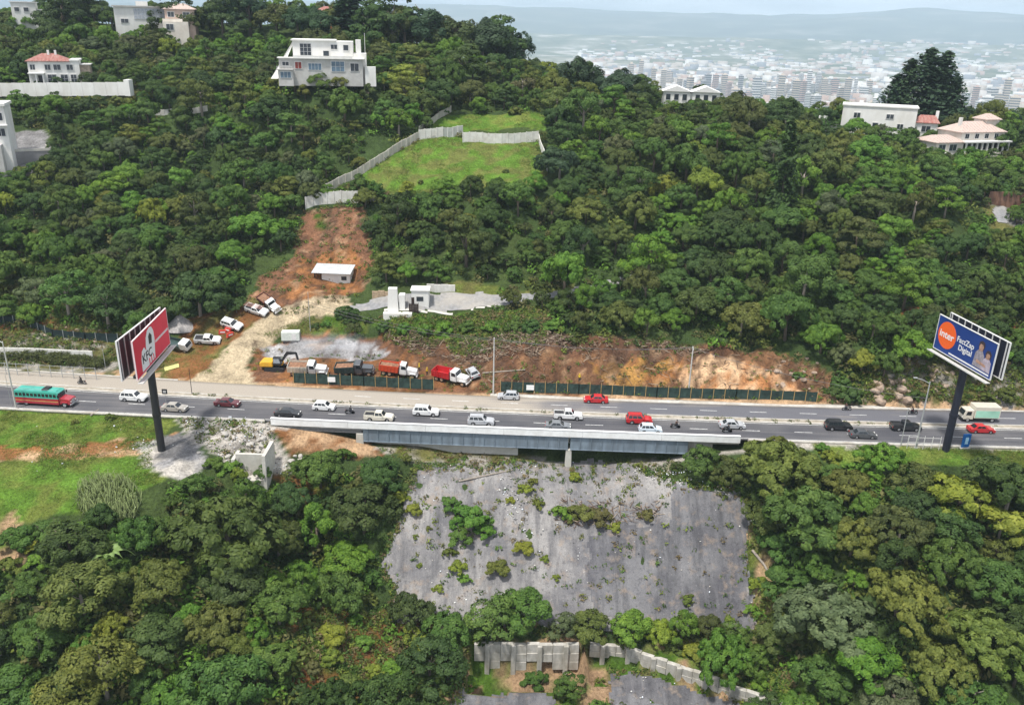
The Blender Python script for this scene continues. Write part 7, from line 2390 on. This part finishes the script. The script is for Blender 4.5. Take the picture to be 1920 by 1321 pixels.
HV = ('yellow work vest', (.75, .52, .03))
for px_, py_, a, lb in ((786, 692, .4, 'person in yellow work vest standing behind the red-bodied truck'), (801, 700, 2.5, 'person in yellow work vest standing between the red-bodied trucks'), (1086, 712, 1.2, 'person in yellow work vest standing on the ochre bank')):
    person(on_ground(px_, py_ + 4), a, 'stand', HV, ('dark trousers', (.03, .035, .05)), lb, HATY)

# ------------------------------------------------------------------ barriers, rocks, rubble, shrubs and ground cover
for i, (px_, py_, a) in enumerate(((418, 626, .2), (428, 622, -.5), (432, 631, .9))):
    e = empty('traffic_barrier', on_ground(px_, py_), a, ['red plastic barrier lying lowest of three by the parked suv', 'red plastic barrier leaning in the middle of three by the parked suv', 'red plastic barrier nearest the track of three by the parked suv'][i], 'barrier')
    RB = pmat('red_plastic', (0.55, 0.06, 0.04), var=.15, rough=.6)
    MB().prism([(-.9, .0), (.9, .0), (.85, .25), (.75, .9), (-.75, .9), (-.85, .25)], -.22, .22, inset=.04).build('body', RB, e)
    MB().box(-.5, .5, -.235, -.222, .35, .6).build('white_band', WHITEV, e)
e = empty('water_tank', on_ground(546, 637), .1, 'pale green-white container box standing behind the excavator', 'container')
MB().box(-1.9, 1.9, -.9, .9, .1, 2.0, bev=.06).build('body', pmat('pale_container', (0.62, 0.66, 0.60), var=.12, rough=.7), e)
for xx in (-1.5, 1.3): MB().box(xx, xx + .2, -.9, .9, -.4, .09).build('skid', STEELD, e)
MB().box(.3, 1.2, -.93, -.902, .3, 1.7).build('door', FRAMEW, e)

ROCKM = pmat('pale_rock', (0.36, 0.28, 0.22), var=.35, scale=1.6, rough=.95, bump=.8, dirt=(0.28, 0.19, 0.13), dirt_amt=.7, dirt_scale=.7)
ROCKG = pmat('grey_rock', (0.42, 0.40, 0.37), var=.25, scale=1.2, rough=.95, bump=.6, dirt=(0.30, 0.26, 0.2), dirt_amt=.6, dirt_scale=.8)


def rock_mesh(seed, sub=2, rough_=.35, mat=ROCKM):
    import bmesh
    bm = bmesh.new()
    bmesh.ops.create_icosphere(bm, subdivisions=sub, radius=1)
    r = np.random.default_rng(seed)
    planes = [(Vector(r.normal(size=3)).normalized(), r.uniform(.45, .85)) for _ in range(9)]
    for v in bm.verts:
        for n, d in planes:
            k = v.co.dot(n)
            if k > d: v.co -= n * (k - d)
        v.co *= 1 + r.uniform(-.05, .05) * rough_
    me = bpy.data.meshes.new('rock'); bm.to_mesh(me); bm.free()
    me.materials.append(mat)
    return me


ROCKS = [rock_mesh(s) for s in (1, 2, 3, 4)]; ROCKSG = [rock_mesh(s, mat=ROCKG) for s in (5, 6, 7)]


def rocks(name, pixs, smin, smax, meshes, where, group, seed=1):
    r = random.Random(seed)
    L = []
    for px_, py_ in pixs:
        p = hit(px_, py_)
        o = link(bpy.data.objects.new(name, r.choice(meshes)))
        s = r.uniform(smin, smax)
        o.scale = (s * r.uniform(.8, 1.3), s, s * r.uniform(.55, .9)); o.location = (p[0], p[1], p[2] + s * .15); o.rotation_euler = (r.uniform(-.3, .3), r.uniform(-.3, .3), r.uniform(0, 6))
        L.append((px_, s, o))
    L.sort(key=lambda t: t[0])
    for i, (px_, s, o) in enumerate(L):
        tag(o, f'{where}, {ORD(i + 1)} from the left', 'rock', group)


r6 = random.Random(66)
rocks('boulder', [(1430 + r6.uniform(0, 105), 668 + r6.uniform(0, 62)) for _ in range(16)], .35, .85, ROCKS, 'pale boulder in the rockfall right of the orange bank', 'boulders of the rockfall', 4)
rocks('boulder', [(1640 + r6.uniform(0, 62), 712 + r6.uniform(0, 46)) for _ in range(30)], .6, 1.35, ROCKS, 'pinkish boulder of the outcrop beside the road', 'boulders of the outcrop', 5)
rocks('boulder', [(1740 + r6.uniform(0, 60), 690 + r6.uniform(0, 60)) for _ in range(12)], .5, 1.1, ROCKS, 'tan boulder on the slope behind the blue billboard pole', 'boulders behind the billboard', 6)
rocks('boulder', [(360 + r6.uniform(0, 150), 795 + r6.uniform(0, 75)) for _ in range(34)], .3, .85, ROCKSG, 'pale concrete lump in the rubble beside the bridge end', 'rubble lumps', 7)
rocks('boulder', [(545 + r6.uniform(0, 20), 855 + r6.uniform(0, 18)) for _ in range(6)], .4, .8, ROCKSG, 'white rubble lump on the green slope under the bridge end', 'rubble lumps under the bridge', 8)
rocks('boulder', [(30 + r6.uniform(0, 190), 606 + r6.uniform(0, 40)) for _ in range(14)], .3, .7, ROCKS, 'tan stone on the slope above the roadside wall', 'stones above the roadside wall', 9)
# grey gravel heap behind the red billboard
p = hit(338, 612)
m = MB(); nr, ns_ = 7, 18; vs, fs = [], []
r_ = random.Random(8)
for i in range(nr):
    t = i / (nr - 1)
    for k in range(ns_):
        a = 2 * math.pi * k / ns_
        rr_ = 3.6 * t ** .9 * (1 + r_.uniform(-.08, .08))
        vs.append((rr_ * math.cos(a), rr_ * .8 * math.sin(a), 3.4 * (1 - t) ** 1.05 + r_.uniform(-.1, .1) - .5))
for i in range(nr - 1):
    for k in range(ns_): fs.append((i * ns_ + k, i * ns_ + (k + 1) % ns_, i * ns_ + ns_ + (k + 1) % ns_, i * ns_ + ns_ + k)[::-1])
m.add(vs, fs); m.smooth = True
o = m.build('gravel_heap', pmat('heaped_gravel', (0.36, 0.34, 0.33), var=.3, scale=3, rough=1, bump=.8), loc=tuple(p))
tag(o, 'tall grey gravel heap behind the red billboard', 'heap')

# shrubs: bright ones one can tell apart
SHRUB = [(880, 968, 46, 'bright green'), (985, 915, 20, 'yellow green'), (1080, 890, 16, 'yellow green'), (1090, 960, 36, 'olive green'), (1130, 968, 32, 'brownish olive'), (1050, 955, 24, 'bright green'), (930, 1058, 28, 'olive green'), (855, 1060, 24, 'yellow green'),
         (980, 1022, 24, 'yellow green'), (1020, 1045, 13, 'yellow green'), (1045, 1080, 12, 'yellow green'), (775, 952, 20, 'yellow green'), (750, 930, 26, 'yellow green'), (788, 1058, 9, 'yellow green'), (780, 1005, 11, 'olive green'), (805, 988, 9, 'olive green'),
         (845, 940, 26, 'mid green'), (905, 990, 30, 'bright green'), (870, 1000, 30, 'mid green'), (1010, 940, 16, 'olive green'), (1150, 985, 20, 'yellow green'), (955, 935, 12, 'yellow green'), (840, 1030, 18, 'olive green'), (820, 1100, 16, 'yellow green'), (1000, 900, 14, 'olive green'), (1330, 905, 14, 'mid green'), (1285, 1120, 20, 'olive green'), (640, 352, 14, 'bright green'), (760, 362, 16, 'mid green'), (720, 366, 15, 'bright green'), (1012, 345, 20, 'mid green'), (790, 340, 8, 'olive green'), (900, 330, 9, 'yellow green'), (950, 318, 10, 'olive green'), (1025, 225, 16, 'bright green'), (830, 205, 16, 'mid green'), (900, 204, 18, 'mid green'), (970, 204, 18, 'olive green'), (1285, 1150, 18, 'olive green'), (1368, 1158, 15, 'yellow green'), (1420, 1090, 24, 'yellow green'), (1415, 1140, 18, 'bright green'), (868, 1082, 20, 'bright green'), (1210, 962, 22, 'brownish olive'), (1345, 1215, 34, 'yellow green'), (1400, 1240, 30, 'yellow green'),
         (1300, 1215, 30, 'yellow green'), (1430, 1275, 26, 'bright green'), (1270, 1210, 24, 'olive green'), (1010, 1275, 30, 'mid green'), (1060, 1290, 26, 'olive green'), (880, 1280, 24, 'bright green'), (800, 1270, 40, 'mid green'), (740, 1250, 36, 'bright green'),
         (700, 1310, 40, 'bright green'), (620, 1180, 36, 'yellow green'), (440, 870, 30, 'bright green'), (400, 862, 22, 'mid green'), (640, 845, 24, 'mid green'), (690, 870, 26, 'bright green'), (560, 870, 24, 'mid green'), (740, 905, 26, 'deep green'),
         (590, 610, 12, 'deep green'), (610, 605, 14, 'bright green'), (655, 600, 18, 'deep green'), (688, 596, 14, 'mid green'), (720, 610, 18, 'mid green'), (760, 612, 20, 'bright green'), (800, 614, 20, 'bright green'), (840, 612, 22, 'bright green'), (880, 608, 22, 'mid green'),
         (920, 606, 24, 'bright green'), (960, 610, 24, 'mid green'), (1000, 606, 26, 'mid green'), (1040, 606, 26, 'bright green'), (1560, 730, 24, 'deep green'), (1600, 738, 30, 'deep green'), (1580, 712, 28, 'mid green'), (1720, 740, 22, 'deep green'), (1850, 740, 22, 'olive green'),
         (1890, 735, 24, 'olive green'), (1800, 745, 18, 'olive green'), (1500, 700, 16, 'mid green'), (620, 1230, 30, 'yellow green'), (680, 1200, 26, 'bright green'), (600, 1300, 34, 'bright green'), (650, 1275, 26, 'olive green'), (700, 1260, 26, 'yellow green'), (585, 1245, 22, 'brownish olive'), (665, 1160, 22, 'bright green'), (80, 1045, 30, 'bright green'), (20, 1050, 30, 'olive green'), (130, 1030, 26, 'mid green'), (60, 1020, 22, 'yellow green'), (240, 1000, 34, 'bright green'), (160, 990, 40, 'bright green'), (90, 990, 44, 'mid green'), (30, 1000, 40, 'mid green'), (205, 780, 14, 'olive green'), (140, 790, 10, 'olive green'),
         (1560, 850, 26, 'yellow green'), (1610, 870, 30, 'bright green'), (1540, 835, 18, 'bright green'), (540, 152, 16, 'yellow green'), (575, 155, 20, 'deep green'), (620, 152, 20, 'mid green'), (660, 150, 20, 'mid green'), (690, 135, 18, 'bright green'), (200, 180, 14, 'olive green'), (150, 182, 12, 'yellow green')]
bush_meshes = [crown_mesh('crown', seed=300 + i, lobes=7, flat=.75, nleaf=5200, leaf=.075, clumps=9, spread=.6) for i in range(3)]
rs = random.Random(31)
items = []
for px_, py_, pr, tint in SHRUB:
    R = 2.0
    for _ in range(3):
        p = hit(px_, py_, R * .5); Zd = proj(p)[2]; R = pr * Zd / FOC
    z = float(height(p[0], p[1]))
    e = empty('shrub', (p[0], p[1], z - .1), rs.uniform(0, 6.28))
    c = link(bpy.data.objects.new('foliage', rs.choice(bush_meshes)), e)
    c.scale = (R, R, R * rs.uniform(.8, 1.05)); c.location = (0, 0, -R * .12)
    c.color = jitter_col(TINTS[tint], rs)
    m = MB()
    for k in range(4):
        a = k * 1.57 + rs.uniform(-.4, .4)
        m.tube([(0, 0, -.4), (math.cos(a) * R * .25, math.sin(a) * R * .25, R * .4), (math.cos(a) * R * .45, math.sin(a) * R * .45, R * .8)], [R * .035, R * .025, R * .01], 5)
    m.build('stems', BARK, e)
    items.append((e, f'{tint} low', px_, py_))
add_labels(items, 'shrub', 'shrubs on the slopes', 'shrub')

# broad-leaved plant with long arching fronds
p = hit(205, 1040, 2.5)
e = empty('palm_plant', (p[0], p[1], float(height(p[0], p[1]))), 0, 'pale green plant with long arching fronds among the left trees', 'plant')
hc = p[2] - e.location.z
MB().tube([(0, 0, -.5), (.1, 0, hc)], [.22, .14], 8).build('trunk', BARK, e)
rf = random.Random(5)
for k in range(13):
    a = k * 6.283 / 13 + rf.uniform(-.2, .2); Lf = rf.uniform(3.2, 4.4)
    m = MB(); vs, fs = [], []
    n = 9
    for i in range(n):
        t = i / (n - 1)
        rr_ = Lf * t * .9; zz = hc + 1.6 * math.sin(t * 2.3) - 1.2 * t * t
        w = .42 * math.sin(min(1, t * 1.15 + .1) * math.pi) + .03
        ca, sa = math.cos(a), math.sin(a)
        vs += [(ca * rr_ - sa * w, sa * rr_ + ca * w, zz - .12), (ca * rr_, sa * rr_, zz), (ca * rr_ + sa * w, sa * rr_ - ca * w, zz - .12)]
    for i in range(n - 1):
        for j in range(2): fs.append((i * 3 + j, i * 3 + j + 1, i * 3 + 4 + j, i * 3 + 3 + j))
    m.add(vs, fs).build('frond', pmat('frond_green', (0.16, 0.24, 0.07), var=.2, rough=.6), e)

# ------------------------------------------------------------------ uncountable cover
rg = np.random.default_rng(77)


def cover(name, P, size, cols, label, cat, n_per, spread, up=.5, leaf=.12, aspect=.5, hgt=.8):
    """Tufts of leaves at ground points P (n,3): one joined mesh."""
    n = len(P)
    base = np.repeat(P, n_per, 0); s = np.repeat(size, n_per)
    d = unit(rg, n * n_per); d[:, 2] = np.abs(d[:, 2])
    Q = base + d * np.array([spread, spread, hgt]) * (s * rg.uniform(.45, 1.0, n * n_per))[:, None]
    N = d + np.array([0, 0, up]) + rg.normal(size=d.shape) * .45
    q = leaf_quads(Q, N, 1.0, rg, aspect=aspect)
    q = Q[:, None] + (q - Q[:, None]) * (leaf * s)[:, None, None]
    c = np.repeat(cols, n_per, 0) * rg.uniform(.6, 1.4, (n * n_per, 1))
    me = quads_to_mesh(name, q, {'Col': ('FLOAT_COLOR', np.concatenate([c, np.ones((len(c), 1))], 1))}, COVER)
    return tag(link(bpy.data.objects.new(name, me)), label, cat, kind='stuff')


# undergrowth between the trees
pts, szs, cls = [], [], []
und = np.array([TINTS['mid green'], TINTS['olive green'], TINTS['dark olive'], TINTS['bright green'], TINTS['deep green'], TINTS['brownish olive']])
for it in range(9000):
    Y = rg.uniform(74, 134) if it % 3 == 0 else 152 + 180 * rg.random() ** 1.3
    X = rg.uniform(-.64, .64) * (Y + 10)
    if y_near(X) - 2 < Y < y_far(X) + 5: continue
    if poly_hit(X, Y): continue
    z = float(height(X, Y))
    R = rg.uniform(.9, 2.4)
    q = proj((X, Y, z + R))
    if not (-30 < q[0] < 1950 and -20 < q[1] < 1360): continue
    if not free(X, Y, R, R * 1.2, z, .05): continue
    pts.append((X, Y, z - .1)); szs.append(R); cls.append(und[rg.integers(0, 6)] * rg.uniform(.8, 1.25))
cover('undergrowth', np.array(pts), np.array(szs), np.array(cls), 'mixed low undergrowth between the trees', 'undergrowth', 60, 1.0, leaf=.20, hgt=1.0)


def scatter(polys, n, dens_seed=0, thr=0.0):
    out = []
    for poly, k in zip(polys, n):
        A = np.array([(p[0], p[1]) for p in poly])
        X = rg.uniform(A[:, 0].min(), A[:, 0].max(), k * 3); Y = rg.uniform(A[:, 1].min(), A[:, 1].max(), k * 3)
        ok = inside(X, Y, poly)
        if thr: ok &= fbm(X / 5, Y / 5, dens_seed, 4) + rg.uniform(-.1, .1, len(X)) > thr
        X, Y = X[ok][:k], Y[ok][:k]
        out.append(np.stack([X, Y, height(X, Y)], 1))
    return np.concatenate(out)


# meadow grass
G = scatter([POLY['field'], POLY['upper_field'], POLY['terrace'], POLY['verge'], hits([(300, 640), (380, 640), (430, 660), (400, 700), (300, 715)]), hits([(480, 625), (600, 590), (690, 600), (690, 622), (560, 632)])], [9000, 2500, 14000, 4500, 1500, 1500])
gc = np.array([(0.105, 0.185, 0.024), (0.125, 0.20, 0.028), (0.15, 0.20, 0.035), (0.09, 0.16, 0.022), (0.18, 0.185, 0.05)])
nz = fbm(G[:, 0] / 5, G[:, 1] / 5, 19, 4)
ci = np.clip((nz * 6.5 - .8 + rg.normal(size=len(G)) * .8).astype(int), 0, 4)
cover('grass', G, rg.uniform(.18, .45, len(G)) * (.6 + .7 * (nz > .55)), gc[ci], 'bright green tufted grass of the terrace and the sloping field', 'grass', 6, 1.0, up=.2, leaf=.34, aspect=.22, hgt=.8)
# dry and green weeds on bare places
Wd = scatter([POLY['bank'], POLY['yard'], POLY['scar'], POLY['rubble'], hits([(690, 600), (900, 585), (1010, 576), (1040, 600), (1020, 645), (760, 640)]), hits([(1590, 700), (1960, 690), (1960, 768), (1600, 758)]), hits([(0, 560), (220, 600), (220, 690), (0, 690)]),
              hits([(560, 1110), (740, 1150), (880, 1240), (860, 1330), (560, 1330)]), hits([(1250, 1190), (1440, 1190), (1520, 1330), (1400, 1290)]), hits([(690, 830), (1260, 862), (1260, 882), (780, 880)]), POLY['shotcrete']],
             [300, 120, 260, 200, 2200, 1500, 1400, 1500, 1500, 160, 420], 23, .42)
edge_pts = []
for nm_, k_ in (('shotcrete', 900), ('lower_slope', 160), ('field', 500), ('scar', 260), ('bank', 420)):
    PP = np.array([(p[0], p[1]) for p in POLY[nm_]]); NXT = np.roll(PP, -1, 0); seg = np.linalg.norm(NXT - PP, axis=1)
    ii = rg.choice(len(PP), k_, p=seg / seg.sum()); tt_ = rg.random((k_, 1))
    E_ = PP[ii] * (1 - tt_) + NXT[ii] * tt_ + rg.normal(size=(k_, 2)) * .55
    E_ = E_[fbm(E_[:, 0] / 3, E_[:, 1] / 3, 57, 3) > .44]
    E_ = E_[~((E_[:, 1] > y_near(E_[:, 0]) - .5) & (E_[:, 1] < y_far(E_[:, 0]) + 1.6))]
    edge_pts.append(np.stack([E_[:, 0], E_[:, 1], height(E_[:, 0], E_[:, 1]) + .1], 1))
Wd = np.concatenate([Wd] + edge_pts)
wc = np.array([(0.085, 0.15, 0.025), (0.13, 0.14, 0.04), (0.17, 0.13, 0.06), (0.055, 0.10, 0.02), (0.15, 0.19, 0.03)])
cover('weeds', Wd, rg.uniform(.3, 1.0, len(Wd)), wc[rg.integers(0, 5, len(Wd))], 'straggling green and dry weeds on bare ground', 'weeds', 18, .9, leaf=.25, hgt=.8)
# hedge behind the railing at the left, and weeds on the median
Xh = rg.uniform(-108, -82, 700)
Hh = np.stack([Xh, y_far(Xh) + rg.uniform(2.0, 4.2, 700), np.zeros(700)], 1); Hh[:, 2] = height(Hh[:, 0], Hh[:, 1]) + rg.uniform(.2, 1.3, 700)
hg = cover('hedge_foliage', Hh, rg.uniform(.4, .8, 700), np.array([(0.085, 0.10, 0.03)]) * rg.uniform(.6, 1.3, (700, 1)), 'dense olive hedge behind the grey railing fence', 'hedge', 30, 1.0, leaf=.22)
Xm = rg.uniform(-60, 90, 130)
Mm = np.stack([Xm, y_mn(Xm) + rg.uniform(.4, 1.2, 130), np.full(130, .15)], 1)
cover('weeds', Mm, rg.uniform(.15, .75, 130) * (rg.random(130) > .4), np.array([(0.13, 0.15, 0.06)]) * rg.uniform(.6, 1.2, (130, 1)), 'dusty weeds growing along the median', 'weeds', 14, 1.0, leaf=.3)
def sticks(name, P, Ln, rad, cols, label, cat, tilt=.35, lift=0.0):
    """Loose branches: thin four-sided bars lying about, one joined mesh."""
    n = len(P)
    a = rg.uniform(0, 6.283, n); t = lift + rg.normal(size=n) * tilt
    d = np.stack([np.cos(a) * np.cos(t), np.sin(a) * np.cos(t), np.sin(t)], 1)
    s = np.cross(d, np.array([0, 0, 1.0])); s /= np.linalg.norm(s, axis=1, keepdims=True); u = np.cross(s, d)
    V_, F_, C_ = [], [], []
    for e_ in (-.5, .5):
        for cs_, cu in ((-1, -1), (1, -1), (1, 1), (-1, 1)):
            V_.append(P + d * (Ln * e_)[:, None] + s * (rad * cs_)[:, None] + u * (rad * cu)[:, None])
    V_ = np.stack(V_, 1).reshape(-1, 3)
    b = np.arange(n)[:, None] * 8
    F_ = np.concatenate([b + np.array([f]) for f in ((0, 1, 5, 4), (1, 2, 6, 5), (2, 3, 7, 6), (3, 0, 4, 7), (0, 3, 2, 1), (4, 5, 6, 7))])
    C_ = np.concatenate([np.repeat(cols, 8, 0), np.ones((n * 8, 1))], 1)
    m_, n2, l2, b2 = new_mat(name + '_wood')
    at = n2.new('ShaderNodeAttribute'); at.attribute_name = 'Col'; l2.new(at.outputs['Color'], b2.inputs['Base Color']); b2.inputs['Roughness'].default_value = .95
    me = np_mesh(name, V_, F_, {'Col': ('FLOAT_COLOR', C_)}, m_)
    return tag(link(bpy.data.objects.new(name, me)), label, cat, kind='stuff')


Rp = scatter([hits([(150, 915), (185, 900), (240, 905), (270, 940), (255, 985), (170, 990), (145, 955)])], [900], 3, .3)
Rp[:, 2] += .9
sticks('reeds', Rp, rg.uniform(1.2, 2.8, len(Rp)), rg.uniform(.02, .045, len(Rp)), np.array([(0.16, 0.20, 0.075)]) * rg.uniform(.6, 1.4, (len(Rp), 1)), 'tall pale reeds at the edge of the grassy terrace', 'reeds', tilt=.25, lift=1.2)
D = scatter([hits([(720, 622), (940, 630), (1120, 645), (1130, 668), (960, 680), (880, 690), (760, 655)]), POLY['bank'], hits([(1100, 640), (1320, 652), (1320, 662), (1100, 660)]), hits([(1050, 930), (1240, 945), (1240, 975), (1050, 990)])], [1300, 380, 160, 200], 29, .42)
D[:, 2] += rg.uniform(.05, .7, len(D))
dc = np.array([(0.22, 0.15, 0.10), (0.14, 0.09, 0.06), (0.38, 0.30, 0.22), (0.09, 0.055, 0.04)])
sticks('cut_brushwood', D, rg.uniform(.5, 2.4, len(D)), rg.uniform(.018, .055, len(D)), dc[rg.integers(0, 4, len(D))], 'tangled cut branches strewn over the earth bank', 'brushwood')
# litter and small rubble
Lt = scatter([POLY['shotcrete'], POLY['rubble'], hits([(900, 900), (1020, 900), (1020, 1010), (900, 1010)]), hits([(1180, 872), (1400, 920), (1390, 945), (1190, 910)]), POLY['lower_slope'], hits([(60, 800), (330, 800), (330, 880), (60, 900)])], [90, 260, 110, 170, 60, 20], 37, .47)
n = len(Lt)
Lt[:, 2] += .32
lc = np.array([(0.72, 0.72, 0.70), (0.60, 0.58, 0.54), (0.45, 0.42, 0.38), (0.10, 0.10, 0.11), (0.66, 0.70, 0.74)])
sticks('litter', Lt, rg.uniform(.08, .3, n), rg.uniform(.03, .10, n), lc[rg.integers(0, 5, n)], 'pale litter and chips of rubble strewn on the slope', 'litter', tilt=.2)
# fallen log at the edge of the concrete slope, plank on the terrace
lg = [hit(1410, 1035), hit(1432, 1062), hit(1452, 1098)]
o = MB().tube([Vector(p) - Vector(lg[0]) + Vector((0, 0, .45)) for p in lg], [.22, .2, .15], 8).build('fallen_log', BARK_PALE, loc=tuple(lg[0])); tag(o, 'pale fallen log at the right edge of the concrete slope', 'log')
for a, b, nm, lb in (((170, 782), (186, 772), 'plank', 'pale plank leaning in the grass ahead of the bus'), ((900, 660), (990, 640), 'felled_trunk', 'long pale felled trunk on the brushwood'), ((905, 702), (985, 697), 'felled_trunk', 'pale felled trunk lying at the foot of the bank'), ((860, 905), (960, 885), 'fallen_branch', 'thin pale branch lying across the top of the concrete slope')):
    A_, B_ = Vector(hit(*a)), Vector(hit(*b))
    o = MB().tube([Vector((0, 0, .35)), B_ - A_ + Vector((0, 0, .5))], [.16, .1], 6).build(nm, BARK_PALE, loc=A_); tag(o, lb, 'log')

# drifting smoke over the yard
sp = hit(625, 662)
sm = bpy.data.materials.new('smoke'); sm.use_nodes = True
sn, sl_ = sm.node_tree.nodes, sm.node_tree.links; sn.clear()
so = sn.new('ShaderNodeOutputMaterial'); sv_ = sn.new('ShaderNodeVolumePrincipled')
sv_.inputs['Color'].default_value = (.92, .94, 1, 1)
tc = sn.new('ShaderNodeTexCoord'); no = sn.new('ShaderNodeTexNoise'); no.inputs['Scale'].default_value = 2.2; no.inputs['Detail'].default_value = 3
ln = sn.new('ShaderNodeVectorMath'); ln.operation = 'LENGTH'
mr = sn.new('ShaderNodeMapRange'); mr.inputs[1].default_value = 1.0; mr.inputs[2].default_value = .25; mr.inputs[3].default_value = 0; mr.inputs[4].default_value = 1
mn = sn.new('ShaderNodeMapRange'); mn.inputs[1].default_value = .38; mn.inputs[2].default_value = .7; mn.inputs[3].default_value = 0; mn.inputs[4].default_value = .22
ml = sn.new('ShaderNodeMath'); ml.operation = 'MULTIPLY'
sl_.new(tc.outputs['Object'], no.inputs['Vector']); sl_.new(tc.outputs['Object'], ln.inputs[0]); sl_.new(ln.outputs['Value'], mr.inputs[0]); sl_.new(no.outputs[0], mn.inputs[0])
sl_.new(mr.outputs[0], ml.inputs[0]); sl_.new(mn.outputs[0], ml.inputs[1]); sl_.new(ml.outputs[0], sv_.inputs['Density']); sl_.new(sv_.outputs[0], so.inputs['Volume'])
so_ = MB().box(-1, 1, -1, 1, -1, 1).build('smoke', sm, loc=(sp[0], sp[1], sp[2] + 1.9))
so_.scale = (11.5, 5.5, 2.4)
tag(so_, 'thin grey smoke drifting low over the truck yard', 'smoke', kind='stuff')
